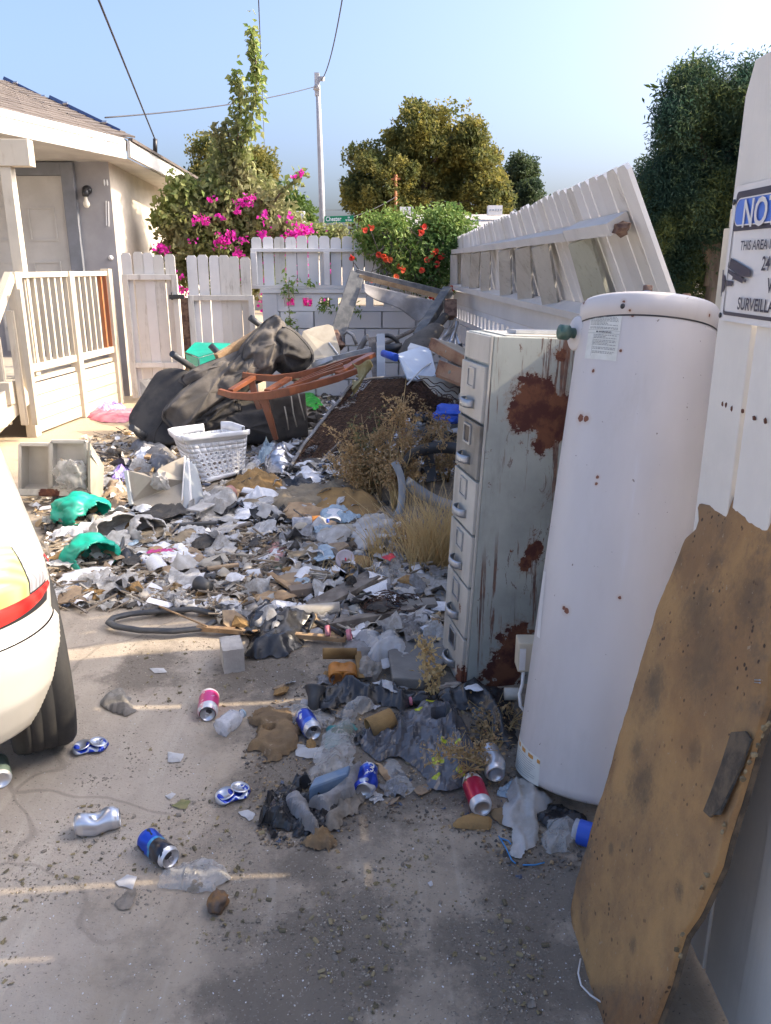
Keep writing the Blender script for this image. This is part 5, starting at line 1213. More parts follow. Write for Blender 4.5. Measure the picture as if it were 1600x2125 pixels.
bottle('clear bottle with an orange label and blue cap by the ochre carpet pad', (606, 1086), (682, 1082), BP, M['clearhard'], M['bluebit'], (M['orangeplastic'], .55, .78), sc=1.15, lift=.05)
bottle('blue labelled drinking water bottle squeezed behind the foam board', (1190, 1722), (1262, 1745), BP, M['clearhard'], None, (M['bluebit'], .15, .75), sc=1.05, text=('DRINKING\nWATER', .011, -2.2, .3))
bottle('dark bottle with a pink cap between black plastic and the cabinet foot', (906, 1447), (852, 1455), BP, M['blackbag'], M['pinkplastic'])
bottle('small clear bottle with a blue ring near the white bin drawers', (308, 925), (330, 924), BP, M['clearhard'], None, (M['bluebit'], .1, .4), sc=.9)
bottle('clear drink bottle stuck in the cans behind the white laundry basket', (518, 972), (540, 955), BP, M['clearhard'], M['signwhite'], sc=1.2)
# ================================================================ LAUNDRY BASKET
Y0 = 5.85
bo = [at(425, 1003, 5.55), at(512, 980, 5.80), at(470, 955, 6.25), at(385, 975, 6.0)]
to = [at(372, 907, 5.55), at(520, 893, 5.72), at(470, 875, 6.22), at(350, 890, 6.05)]
bk = root('laundry_basket', 'white plastic laundry basket with round holes and a broken rim in the litter', 'basket', bo[0])
def rrp(C, s, rr=.16):   # closed rounded quad
    k = s * 4 % 4; i = int(k); f = k - i; A, B = C[i], C[(i + 1) % 4]; Cn = (C[0] + C[1] + C[2] + C[3]) / 4; p = A.lerp(B, f)
    e = min(f, 1 - f) * 2; sh = (1 - min(1, e / (2 * rr))) ** 2 * .10; return p.lerp(Cn, sh)
def bw_(s, v, d=0): 
    p = rrp(bo, s).lerp(rrp(to, s), v); c = (sum(bo, Vector()) / 4).lerp(sum(to, Vector()) / 4, v); return p + (p - c).normalized() * d
mm = MB(); NU, NV = 40, 7; brk = lambda s: .80 - .25 * max(0, math.sin((s - .30) * 9)) if .30 < s < .65 else 1.0
def holecell(m, fn, s0, s1, v0, v1, r=.36, n=12):
    c = []; 
    sq = []
    for k in range(n):
        a = 2 * math.pi * (k + .5) / n; x, y = math.cos(a), math.sin(a); sc = 1 / max(abs(x), abs(y)); sq.append((x * sc * .5, y * sc * .5)); c.append((x * r, y * r))
    sm, vm = (s0 + s1) / 2, (v0 + v1) / 2; vs = [fn(sm + x * (s1 - s0), vm + y * (v1 - v0)) for x, y in sq] + [fn(sm + x * (s1 - s0), vm + y * (v1 - v0)) for x, y in c]
    m.add(vs, [(k, (k + 1) % n, (k + 1) % n + n, k + n) for k in range(n)], True)
for i in range(NU):
    s0, s1 = i / NU, (i + 1) / NU
    for j in range(NV):
        v0, v1 = .10 + .72 * j / NV, .10 + .72 * (j + 1) / NV
        f = (i % 10)
        if 1 <= f <= 8 and 0 <= j <= 4: holecell(mm, bw_, s0, s1, v0, v1, .33)
        else: mm.add([bw_(s0, v0), bw_(s1, v0), bw_(s1, v1), bw_(s0, v1)], [(0, 1, 2, 3)], True)
mm.grid(lambda s, t: bw_(s, .10 * t - .0), NU, 1); 
mm.grid(lambda s, t: bw_(s, .82 + .18 * t), NU * 2, 2, keep=lambda s, t: not (.26 < s < .34 and t > .3) and not (.52 < s < .60))
mm.build('wall', M['whiteplastic'], bk, solid=.006)
mm = MB(); mm.poly([bo[0] + Vector((0, .01, .01)), bo[1] + Vector((-.01, 0, .01)), bo[2], bo[3]]); mm.build('bottom', M['whiteplastic'], bk, solid=.005)
rim = MB(); rim.grid(lambda s, t: bw_(s, 1.0 - .10 * max(0, t - .35) * 1.5, .022 * min(1, t / .4)) + Vector((0, 0, .006 * math.sin(t * 3.14))), 80, 5, keep=lambda s, t: not (.26 < s < .335) and not (.52 < s < .60)); rim.build('rim', M['whiteplastic'], bk, solid=.006)
# ================================================================ UPTURNED SOFA
def slab(p0, pu, pv, th, nu=26, nv=22, puff=.03, wr=.02, seed=0, seams=0, mat=None):
    """padded cushion: origin corner, far u corner, far v corner, thickness (towards -normal)"""
    p0, pu, pv = map(Vector, (p0, pu, pv)); U, V = pu - p0, pv - p0; N = U.cross(V).normalized(); m = MB()
    if N.y > 0: N = -N
    def surf(s, t, side):
        e = (max(0, 16 * s * (1 - s) * t * (1 - t))) ** .28; x = 0
        if seams: x = -.03 * (math.exp(-((s * (seams + 1)) % 1 - .5) ** 2 / .004)) if 0 < s < 1 else 0
        w_ = wr * (noise.noise(Vector((s * 4, t * 7, seed))) + .6 * noise.noise(Vector((s * 10 + t * 5, t * 9, seed + 3))))
        return p0 + U * s + V * t + N * (side * (th / 2 * (.35 + .65 * e) + puff * e) + (w_ + x) * e)
    m.grid(lambda s, t: surf(s, t, 1), nu, nv); m.grid(lambda s, t: surf(s, t, -1), nu, nv)
    for (a, b) in (((0, 0), (1, 0)), ((1, 0), (1, 1)), ((1, 1), (0, 1)), ((0, 1), (0, 0))):
        m.grid(lambda s, t, a=a, b=b: surf(a[0] + (b[0] - a[0]) * s, a[1] + (b[1] - a[1]) * s, -1).lerp(surf(a[0] + (b[0] - a[0]) * s, a[1] + (b[1] - a[1]) * s, 1), t), nu, 3)
    return m
so = root('upturned_sofa', 'overturned charcoal sofa with black pole legs pointing up on the rubbish pile', 'sofa', at(420, 900, 6.7))
def pillow(c, u, v, Y, dep, mat, nm, seed=0, wr=.03, ex=.45, Yu=0, Yv=0, piping=True):
    """puffy cushion: centre and two half axes given in picture units at distance Y, half thickness dep"""
    C_ = at(c[0], c[1], Y); U = at(c[0] + u[0], c[1] + u[1], Y + Yu) - C_; V = at(c[0] + v[0], c[1] + v[1], Y + Yv) - C_; N = U.cross(V).normalized(); N = -N if N.y > 0 else N; m = MB()
    sp = lambda t: math.copysign(abs(t) ** ex, t)
    def fn(s, t):
        a = s * 2 * math.pi; b = (t - .5) * math.pi; x, y, z = sp(math.cos(a)) * sp(math.cos(b)), sp(math.sin(a)) * sp(math.cos(b)), math.copysign(abs(math.sin(b)) ** .8, math.sin(b))
        q = Vector((x, y, z)); e = .55 + .45 * (1 - max(abs(x), abs(y)) ** 4)
        f = 1 - 2.4 * abs(noise.noise(Vector((x * 1.3 + seed, y * 1.8, z)))); g_ = 1 - 2.4 * abs(noise.noise(Vector((x * 3.1 - seed, y * 3.6, z + 5))))
        k = wr * (1.2 * f + .6 * g_); return C_ + U * (x * (1 + k * .6)) + V * (y * (1 + k * .6)) + N * (z * dep * e + k * (1 if z > 0 else .3))
    m.grid(fn, 56, 30, closeu=True); o = m.build(nm, mat, so)
    if piping:
        m = MB(); m.tube([fn(k / 60, .62) for k in range(61)], .008, 5); m.build('piping', M['fabric'], o)
    return o
pillow((354, 848), (44, -72), (15, 9), 6.85, .30, M['fabric'], 'base_frame', 1, .012, .3, Yu=.15, Yv=.1)
pillow((425, 822), (72, -60), (24, 30), 6.8, .13, M['fabricl'], 'seat_cushion', 2, .03, Yu=.2)
pillow((455, 772), (72, -30), (16, 20), 7.05, .20, M['fabricl'], 'seat_cushion', 3, .03, Yu=.2)
pillow((500, 778), (46, -44), (20, 26), 6.95, .14, M['fabricl'], 'seat_cushion', 4, .045, Yu=.15)
pillow((548, 728), (40, -44), (24, 36), 7.1, .20, M['fabricl'], 'back_cushion', 5, .045, .6, Yu=.15)
pillow((597, 728), (36, 38), (32, -26), 7.15, .24, M['fabric'], 'back_cushion', 6, .035, .65)
pillow((530, 872), (96, 4), (-10, 44), 6.95, .30, M['fabric'], 'arm_block', 7, .03, .4)
pillow((440, 868), (60, -30), (10, 24), 6.8, .12, M['fabric'], 'sagging_cover', 8, .05, .6)
for (a, b, Ya, Yb) in (((519, 659), (552, 684), 7.3, 7.4), ((357, 734), (402, 765), 6.75, 7.0), ((436, 716), (462, 742), 7.3, 7.3), ((273, 887), (312, 912), 6.45, 6.7)):
    MB().tube([at(*a, Ya), at(*b, Yb)], .028, 14).build('leg', M['darkplastic'], so)
MB().bar(at(450, 743, 6.95), at(538, 690, 7.25), .06, .07).build('wood_strip', M['rawwood'], so, bevel=.004)
MB().bar(at(362, 805, 6.95), at(392, 762, 6.95), .03, .03).build('wood_strip', M['rawwood'], so)
# plywood sheet left of the sofa
pl_ = [at(*p) for p in ((290, 790, 7.75), (372, 778, 7.75), (384, 790, 7.7), (345, 850, 7.2), (318, 912, 6.95), (300, 868, 7.2))]
setp(MB().poly(pl_, .015).build('plywood_sheet', M['conc'], off=pl_[0], bevel=.002), 'rounded grey brown board leaning behind the left side of the overturned sofa', 'board')
# striped chair seat, dark
sc_ = root('chair_seat', 'dark padded seat with three pale slits standing under the wooden chair', 'chair seat', at(600, 915, 6.7))
slab(at(570, 912, 6.7), at(640, 905, 6.8), at(560, 822, 6.55), .05, seed=9, wr=.01, puff=.012).build('pad', M['fabricl'], sc_)
for x0, y0, x1, y1, k in ((590, 843, 599, 892, 1.2), (604, 822, 616, 886, -1.5), (618, 812, 633, 872, 0)): MB().tube([at(x0, y0, 6.5), at((x0 + x1) / 2 + k, (y0 + y1) / 2 + 3, 6.48), at(x1, y1, 6.52)], .006, 5).build('piping', M['tanfabric'], sc_)
# ================================================================ WOODEN CHAIR
ch = root('wooden_chair', 'varnished brown wooden chair frame thrown on its back over the sofa', 'chair', at(575, 905, 6.35))
def P3(l, Y): return [at(x, y, Y if isinstance(Y, (int, float)) else Y[i]) for i, (x, y) in enumerate(l)]
def strip3(pts, w, h, nm, up=(0, 0, 1)):
    m = MB()
    # swept rectangular bar along points
    rings = []
    for i, p in enumerate(pts):
        d = (pts[min(i + 1, len(pts) - 1)] - pts[max(0, i - 1)]).normalized(); x = d.cross(Vector(up)).normalized(); y = x.cross(d); k = h if isinstance(h, (int, float)) else h[i]
        rings.append([p + x * a * w / 2 + y * b * k / 2 for a, b in ((-1, -1), (1, -1), (1, 1), (-1, 1))])
    vs = [q for r_ in rings for q in r_]; n = len(rings); fs = [(i * 4 + k, i * 4 + (k + 1) % 4, (i + 1) * 4 + (k + 1) % 4, (i + 1) * 4 + k) for i in range(n - 1) for k in range(4)] + [(0, 1, 2, 3), (n * 4 - 1, n * 4 - 2, n * 4 - 3, n * 4 - 4)]
    return m.add(vs, fs).build(nm, M['chairwood'], ch, bevel=.004)
strip3(P3([(455, 812), (480, 820), (520, 823), (560, 820), (600, 812), (640, 802), (700, 785), (752, 765)], [6.35, 6.3, 6.3, 6.3, 6.3, 6.35, 6.4, 6.5]), .045, [.045, .05, .06, .065, .065, .06, .055, .04], 'back_post')
strip3(P3([(503, 778), (530, 783), (570, 785), (620, 778), (680, 762), (730, 745), (768, 735)], [6.75, 6.75, 6.75, 6.75, 6.8, 6.8, 6.8]), .04, [.05, .055, .055, .05, .045, .04, .03], 'back_post')
strip3(P3([(478, 812), (526, 783)], [6.35, 6.72]), .05, .035, 'seat_rail')
strip3(P3([(555, 812), (600, 785)], [6.35, 6.72]), .06, .03, 'seat_rail')
strip3(P3([(595, 806), (668, 778), (715, 764)], [6.42, 6.5, 6.5]), .03, .03, 'back_slat')
strip3(P3([(610, 797), (675, 772), (712, 757)], [6.58, 6.6, 6.6]), .03, .03, 'back_slat')
strip3(P3([(622, 790), (690, 762), (728, 748)], [6.68, 6.7, 6.7]), .03, .03, 'back_slat')
strip3(P3([(545, 820), (556, 855), (573, 912)], [6.33, 6.33, 6.35]), .045, [.07, .055, .035], 'leg', up=(1, 0, 0))
strip3(P3([(520, 785), (532, 830), (560, 905)], [6.75, 6.72, 6.7]), .04, [.06, .05, .03], 'leg', up=(1, 0, 0))
strip3(P3([(700, 776), (740, 752), (775, 735)], [6.46, 6.6, 6.7]), .07, .035, 'top_rail')
# ================================================================ LARGE FLAT THINGS ON THE PILE
def flatthing(name, label, cat, pts, mat, t=.012, bevel=0, parts=None):
    P = [at(*p) for p in pts]; r = root(name, label, cat, P[0]); MB().poly(P, t).build('panel', mat, r, bevel=bevel)
    for nm, pp, mt, w_ in (parts or ()): MB().tube([at(*q) for q in pp], w_, 6).build(nm, mt, r)
    return r
flatthing('headboard_panel', 'large tan and white panel standing behind the overturned sofa', 'panel', [(628, 692, 7.6), (650, 684, 7.65), (680, 678, 7.7), (690, 682, 7.7), (706, 735, 7.55), (690, 768, 7.4), (640, 800, 7.3), (600, 790, 7.3)], M['tanfabric'], .04, .006,
    (('edge_trim', [(683, 711, 7.55), (708, 744, 7.45)], M['signwhite'], .008),))
flatthing('white_cabinet_door', 'pale blue white panel with a thin strip lying high on the pile', 'panel', [(824, 738, 7.0), (872, 722, 7.2), (892, 728, 7.2), (905, 782, 6.9), (868, 792, 6.8), (845, 790, 6.7)], M['whitepanel'], .02, .003,
    (('thin_strip', [(845, 798, 6.6), (876, 765, 6.85), (893, 754, 7.0)], M['signwhite'], .007),))
flatthing('white_paper_sheet', 'white sheet sticking up behind the pale blue panel', 'sheet', [(846, 722, 7.3), (852, 712, 7.4), (886, 722, 7.3), (880, 740, 7.2), (846, 745, 7.2)], M['signwhite'], .003)
flatthing('beige_shelf_panel', 'beige shelf panel under the wire springs beside the cabinet', 'panel', [(868, 782, 6.6), (955, 790, 6.5), (950, 830, 6.3), (905, 822, 6.3)], M['tanfabric'], .018, .002)
def drawer_box(label, p):
    P = [at(*q) for q in p]; r = root('drawer_unit', label, 'drawer', P[0], 'broken wooden drawers by the cabinet'); m = MB(); m.poly(P, .02); m.build('front', M['drawerwood'], r, bevel=.003)
    n = (P[1] - P[0]).cross(P[3] - P[0]).normalized(); n = n if n.y > 0 else -n
    MB().quadplate(P[0], P[1], P[1] + n * .28, P[0] + n * .28, .015).build('side', M['tanfabric'], r); MB().quadplate(P[3], P[2], P[2] + n * .28, P[3] + n * .28, .015).build('side', M['drawerwood'], r)
    m = MB(); m.blob((P[0] + P[1] + P[2] + P[3]) / 4 - n * .012, (.018, .01, .018), 2, 1, .1, True); m.build('knob', M['tanfabric'], r)
drawer_box('upper stained wooden drawer front slanting beside the cabinet top', [(899, 701, 6.7), (968, 740, 6.3), (965, 762, 6.3), (892, 722, 6.7)])
drawer_box('lower stained wooden drawer front slanting beside the cabinet', [(914, 748, 6.4), (966, 768, 6.2), (960, 800, 6.15), (905, 778, 6.4)])
# bed frame remains
bf = root('broken_bed_frame', 'tall grey timber bed frame corner with a pale cloth hanging from its rail', 'bed frame', at(690, 720, 8.7))
MB().bar(at(742, 568, 8.9), at(692, 722, 8.5), .16, .10, up=(0, 1, 0)).build('post', M['bed'], bf, bevel=.006)
MB().bar(at(738, 567, 8.9), at(928, 612, 8.9), .10, .09).build('rail', M['bed'], bf, bevel=.006)
MB().bar(at(745, 574, 8.84), at(922, 618, 8.84), .02, .05).build('raw_edge', M['rawwood'], bf)
MB().bar(at(930, 602, 8.6), at(868, 700, 7.9), .10, .09).build('rail', M['bed'], bf, bevel=.006)
MB().bar(at(935, 625, 8.3), at(935, 660, 8.2), .12, .10, up=(0, 1, 0)).build('post', M['endwood'], bf, bevel=.006)
MB().bar(at(690, 690, 8.45), at(706, 722, 8.35), .09, .09).build('post', M['endwood'], bf)
ct = MB(); 
def clf(s, t):
    top = at(752 + 150 * s, 588 + 36 * s, 8.78); y1 = 606 + 60 * min(1, s * 1.2) - (22 * max(0, s - .83) / .17); bot = at(756 + 134 * s, y1 + 4 * math.sin(s * 9), 8.72); p = top.lerp(bot, t); return p + Vector((0, -.03 * math.sin(s * 14 + t) * t, 0))
ct.grid(clf, 30, 10); ct.build('hanging_cloth', M['ragc'], bf, solid=.004)
setp(MB().tube([at(780, 722, 8.3), at(848, 690, 8.5), at(905, 660, 8.8)], .022, 8).build('thin_plank', M['oldwood'], off=at(780, 722, 8.3)), 'long thin brown stick rising to the right in front of the block wall', 'stick')
setp(MB().tube([at(872, 742, 7.6), at(895, 690, 7.9), at(925, 655, 8.2)], .05, 10, flat=.7).build('carpet_roll', M['fabric'], off=at(880, 700, 7.8)), 'dark brown carpet roll rising to the back corner of the yard', 'carpet roll')
cv = MB(); cv.tube([at(845, 745, 7.4), at(868, 716, 7.6), at(905, 680, 7.9)], [.12, .15, .09], 12, flat=.6); setp(cv.build('brown_cushion', M['fabricl'], off=at(868, 716, 7.6)), 'brown cushion wedged beneath the leaning bed rail', 'cushion')
# walker like metal frame at the corner
wk = root('folding_frame', 'folded aluminium tube frame standing in the back right corner of the pile', 'walker', at(935, 720, 7.4))
for a, b in (((900, 735, 7.2), (945, 662, 7.7)), ((912, 740, 7.2), (950, 668, 7.7)), ((930, 720, 7.3), (950, 672, 7.6)), ((948, 668, 7.6), (940, 740, 7.3)), ((890, 722, 7.2), (935, 690, 7.5)), ((945, 690, 7.5), (955, 718, 7.3))): MB().tube([at(*a), at(*b)], .013, 8).build('tube', M['alu'], wk)
MB().tube([at(955, 714, 7.3), at(957, 724, 7.28)], .02, 8).build('rubber_foot', M['blackmetal'], wk)
# stroller hoop and dark shapes
sh_ = root('plastic_seat_shell', 'grey plastic hoop and seat shell standing against the block wall', 'seat shell', at(730, 720, 8.4))
MB().tube([at(714 + 0, 720, 8.4), at(712, 695, 8.4), at(720, 688, 8.4), at(732, 695, 8.4), at(740, 715, 8.4)], .035, 8, flat=.5).build('hoop', M['clothg'], sh_)
MB().tube([at(745, 728, 8.3), at(757, 705, 8.35), at(763, 700, 8.3)], .04, 8, flat=.5).build('arm', M['clothg'], sh_)
dm = MB(); dm.tube([at(800 + 28 * math.cos(R(a)), 722 - 26 * math.sin(R(a)), 8.0) for a in range(-20, 201, 20)], .022, 8); dm.tube([at(795, 725, 7.9), at(835, 722, 7.9)], .07, 8, flat=.7)
setp(dm.build('vacuum_hose', M['blackmetal'], off=at(810, 720, 8)), 'black looped hose and motor body behind the pale blue panel', 'hose')
setp(MB().bar(at(790, 695, 7.5), at(791, 800, 7.0), .075, .03, up=(0, 1, 0)).build('narrow_white_post', M['greyplastic'], off=at(790, 750, 7.2)), 'narrow upright grey white strip standing in the middle of the pile', 'strip')
setp(MB().bar(at(772, 705, 7.6), at(782, 790, 7.1), .07, .06, up=(0, 1, 0)).build('dark_stake', M['oldwood'], off=at(776, 750, 7.3)), 'splintered dark stake just left of the narrow upright strip', 'stake')
mt_ = MB(); mt_.quadplate(at(648, 758, 7.2), at(690, 742, 7.2), at(692, 750, 7.1), at(650, 768, 7.1), .02); mt_.bar(at(646, 765, 7.1), at(648, 790, 7.0), .04, .03, up=(0, 1, 0)); mt_.bar(at(655, 752, 7.25), at(770, 725, 7.4), .03, .04)
setp(mt_.build('metal_bracket', M['steel'], off=at(660, 760, 7.1)), 'slotted metal bracket and rail lying behind the chair back', 'bracket')
fl_ = MB(); fl_.tube([at(795, 733, 7.1), at(822, 742, 6.95)], [.03, .035], 10); o = fl_.build('blue_tube', M['bluebit'], off=at(810, 738, 7)); setp(o, 'short bright blue tube lying left of the pale blue panel', 'tube')
bl = MB(); bl.blob(at(938, 858, 6.0), (.14, .12, .07), 5, 3, .2); setp(bl.build('blue_bag', M['bluebit'], off=at(938, 858, 6)), 'deep blue plastic bag at the left side of the cabinet', 'bag')
cl = MB()
def ccl(s, t): return at(730 + 38 * s + 8 * math.sin(t * 5) - 6 * t, 752 + 72 * t * (1 - .25 * s) + 6 * math.sin(s * 5), 6.35 + .04 * math.sin(s * 6 + t * 4))
cl.grid(ccl, 12, 18, keep=lambda s, t: abs(s - .5 - .12 * math.sin(t * 9)) < .5 - .30 * t - (.2 if .38 < t < .5 and s < .5 else 0)); setp(cl.build('yellowed_plastic_sheet', pm('amber_plastic', (.30, .25, .10), (.40, .36, .20), 12, rough=.35, thin=.3), off=at(745, 790, 6.35), solid=.003), 'torn yellowish plastic sheet hanging from the end of the chair back', 'sheet')
# teal crate, pots
tc = root('teal_crate', 'teal green plastic crate upside down behind the sofa by the fence', 'crate', at(420, 750, 8.2))
A = [at(385, 730, 8.2), at(405, 712, 8.5), at(470, 714, 8.5), at(476, 745, 8.1), at(405, 758, 8.0)]
m = MB(); m.poly([at(385, 732, 8.2), at(405, 712, 8.45), at(478, 714, 8.45), at(468, 726, 8.2), at(412, 742, 8.0)], .01); m.build('bottom', M['teal'], tc)
MB().quadplate(at(386, 734, 8.2), at(412, 743, 8.0), at(416, 790, 8.0), at(395, 780, 8.15), .008).build('side', M['teal'], tc); MB().quadplate(at(413, 743, 8.0), at(470, 727, 8.18), at(470, 780, 8.18), at(417, 790, 8.0), .008).build('side', M['teal'], tc)
def crumpot(label, c, pts_r, mat, seed, hole, nm='broken_pot', sq=.8):
    c = gg(*c, dz=.06); m = MB(); vs, fs = ico(5); k0 = len(m.v); ok = []
    hd = Vector(hole).normalized(); V2 = []
    for v in vs:
        k = 1 + .28 * noise.noise(v * 1.6 + Vector((seed, 0, 0))) + .12 * abs(noise.noise(v * 3.5 + Vector((0, seed, 0)))); V2.append(c + Vector((v.x * pts_r[0] * k, v.y * pts_r[1] * k, v.z * pts_r[2] * k * sq)))
    F2 = [f for f in fs if (vs[f[0]].dot(hd)) < (.62 + .22 * noise.noise(vs[f[0]] * 2.2 + Vector((seed, 3, 0))))]
    m.add(V2, F2, True); return setp(m.build(nm, mat, off=c, solid=.004, recalc=False), label, 'pot')
crumpot('crushed teal pot lying under the white bin drawers', (165, 1062), (.17, .13, .13), M['teal'], 1, (1, -.5, -.3))
crumpot('torn teal pot in front, beside a dark curved rubber strip', (186, 1150), (.13, .11, .12), M['teal'], 4, (.7, -.9, -.1))
crumpot('crumpled pale grey jug between the teal pot and the beige panel', (255, 1105), (.17, .15, .12), M['clothw'], 7, (.3, -.6, .5), nm='crumpled_jug')
crumpot('second pale crumpled plastic container in front of the beige panel', (305, 1100), (.11, .10, .10), M['clothw'], 9, (.5, -.6, .5), nm='crumpled_jug')
rag('green_bag', [(628, 822), (650, 820), (672, 845), (655, 856), (632, 842)], M['greenbag'], 'bright green plastic bag lying behind the dark padded seat', 'bag', h=.06, cell=.02, amp=.4, seed=3, z0=.02)
# white bin drawers on the left
bn = root('bin_drawer_unit', 'overturned cream storage unit holding two translucent bins near the car', 'storage unit', at(100, 1040, 5.0))
YB1 = 5.05
def bin_(x0, x1, y0, y1, Y, dpt, nm='bin'):
    a, b, c, d = at(x0, y1, Y), at(x1, y1, Y), at(x1, y0, Y), at(x0, y0, Y); t = Vector((.01, .28, -.02)); s = .12; C = (a + b + c + d) / 4
    A_, B_, C_, D_ = [q.lerp(C, s) + Vector((0, dpt, 0)) for q in (a, b, c, d)]; r_ = MB()
    for p, q, r2, s2 in ((a, b, B_, A_), (b, c, C_, B_), (c, d, D_, C_), (d, a, A_, D_), (A_, B_, C_, D_)): r_.add([p, q, r2, s2], [(0, 1, 2, 3)])
    o = r_.build(nm, M['binplastic'], bn, solid=.006)
    m2 = MB(); n = 16
    for p, q in ((a, b), (b, c), (c, d), (d, a)): m2.bar(p, q, .018, .02)
    m2.build('bin_rim', M['binplastic'], o); return o
bin_(42, 104, 922, 1018, YB1 + .05, .10); bin_(107, 178, 916, 1012, YB1, .05)
MB().quadplate(at(36, 1028, 5.06), at(185, 1030, 4.98), at(180, 1014, 5.0), at(38, 1014, 5.08), .03).build('frame_rail', M['cabfront'], bn, bevel=.003)
MB().quadplate(at(181, 918, 5.0), at(210, 966, 5.25), at(207, 1052, 5.2), at(182, 1022, 4.98), .02).build('frame_side', M['tanfabric'], bn, bevel=.003)
MB().quadplate(at(186, 934, 4.98), at(206, 968, 5.2), at(206, 976, 5.2), at(186, 944, 4.98), .012).build('side_rib', M['fascia'], bn)
MB().quadplate(at(40, 930, 5.35), at(180, 920, 5.3), at(176, 1010, 5.25), at(42, 1016, 5.3), .01).build('back_panel', M['clothw'], bn)
for x, h in ((52, 0), (130, 0)): MB().bar(at(x + 60, 1028, 5.1), at(x + 78, 1062, 5.0), .02, .05).build('runner', M['darkplastic'], bn)
fm = MB(); fm.blob(at(148, 985, 5.0), (.10, .04, .10), 6, 4, .3, smooth=True); fm.build('crumpled_film', M['clearfilm'], bn)
# beige panel with torn curve and grey fairing
pnl = root('broken_plastic_housing', 'upright broken beige plastic housing with a torn grey side in front of the basket', 'housing', at(300, 1080, 4.9))
MB().poly([at(*p) for p in ((263, 978, 4.95), (300, 985, 4.92), (318, 995, 4.88), (330, 975, 4.95), (355, 962, 5.0), (382, 950, 5.05), (390, 1000, 4.98), (372, 1084, 4.75), (330, 1080, 4.75), (280, 1050, 4.82), (272, 1046, 4.85))], .012).build('front_panel', M['beigeplastic'], pnl, bevel=.002)
MB().bar(at(262, 978, 4.93), at(273, 1048, 4.82), .02, .03, up=(0, 1, 0)).build('edge_rib', M['greyplastic'], pnl)
def gf(s, t):
    x = 384 + (42 * s) * (0.35 + .65 * t ** .7) + 14 * t * s - 10 * t; y = 945 + 138 * t - 22 * s * t ** 2; return at(x, y + 6 * math.sin(s * 3), 5.02 - .22 * t + .16 * s * s)
m = MB(); m.grid(gf, 12, 18, keep=lambda s, t: t > .04 + .25 * max(0, s - .6)); m.build('curved_side', M['greyplastic'], pnl, solid=.008)
m = MB(); m.tube([gf(.42, k / 10) + Vector((0, -.012, 0)) for k in range(11)], .010, 6, flat=.5); m.build('pale_rib', M['signwhite'], pnl)
m = MB(); m.tube([gf(.02, k / 10) + Vector((0, -.010, 0)) for k in range(11)], .005, 6); m.build('pale_rib', M['signwhite'], pnl)
MB().blob(at(333, 1000, 4.87), (.05, .02, .05), 8, 3, .5).build('torn_lip', M['clothw'], pnl)
# black curved metal bands
cb_ = root('curved_band_frame', 'bent dark metal bands forming an arch in the weeds by the cabinet', 'metal frame', at(860, 1050, 5.0))
def band(pts, w, th, nm, mat, up=(0, 0, 1)):
    n = len(pts); m = MB(); rings = []
    for i, p in enumerate(pts):
        d = (pts[min(i + 1, n - 1)] - pts[max(0, i - 1)]).normalized(); x = Vector(up); x = (x - d * x.dot(d)).normalized(); y = x.cross(d); k = w if isinstance(w, (int, float)) else w[i]
        rings += [p + x * k / 2 + y * th / 2, p - x * k / 2 + y * th / 2, p - x * k / 2 - y * th / 2, p + x * k / 2 - y * th / 2]
    m.add(rings, [(i * 4 + k, i * 4 + (k + 1) % 4, (i + 1) * 4 + (k + 1) % 4, (i + 1) * 4 + k) for i in range(n - 1) for k in range(4)] + [(0, 1, 2, 3), (n * 4 - 1, n * 4 - 2, n * 4 - 3, n * 4 - 4)], True); return m.build(nm, mat, cb_)
def arc3(L, Ys, n=18):
    out = []
    for k in range(n + 1):
        f = k / n * (len(L) - 1); i = min(int(f), len(L) - 2); t = f - i
        g = lambda a, i_: a[max(0, min(len(a) - 1, i_))]
        def cr(idx):
            p0, p1, p2, p3 = (g(L, i + o)[idx] for o in (-1, 0, 1, 2)); return .5 * (2 * p1 + (p2 - p0) * t + (2 * p0 - 5 * p1 + 4 * p2 - p3) * t * t + (3 * p1 - p0 - 3 * p2 + p3) * t ** 3)
        Yv = Ys[i] + (Ys[i + 1] - Ys[i]) * t; out.append(at(cr(0), cr(1), Yv))
    return out
band(arc3([(834, 975), (850, 948), (880, 934), (920, 928), (965, 935)], [4.75, 4.85, 4.95, 4.95, 4.9]), .075, .008, 'band', M['darkplastic'])
band(arc3([(818, 958), (832, 990), (834, 1030), (828, 1062), (808, 1090)], [4.7, 4.7, 4.68, 4.65, 4.62]), .045, .008, 'band', M['greyplastic'], up=(1, .3, 0))
band(arc3([(842, 1000), (870, 1020), (905, 1040), (950, 1055)], [4.75, 4.8, 4.8, 4.7]), .075, .008, 'band', M['greyplastic'])
band(arc3([(790, 1040), (795, 1062), (815, 1080), (850, 1100), (900, 1120)], [4.8, 4.8, 4.7, 4.6, 4.5]), .10, .006, 'band', M['darkplastic'])
MB().bar(at(884, 890, 5.2), at(895, 1000, 5.0), .07, .03, up=(0, 1, 0)).build('upright', M['darkplastic'], cb_)
MB().bar(at(884, 895, 5.2), at(915, 888, 5.3), .02, .02).build('upright_top', M['alu'], cb_)
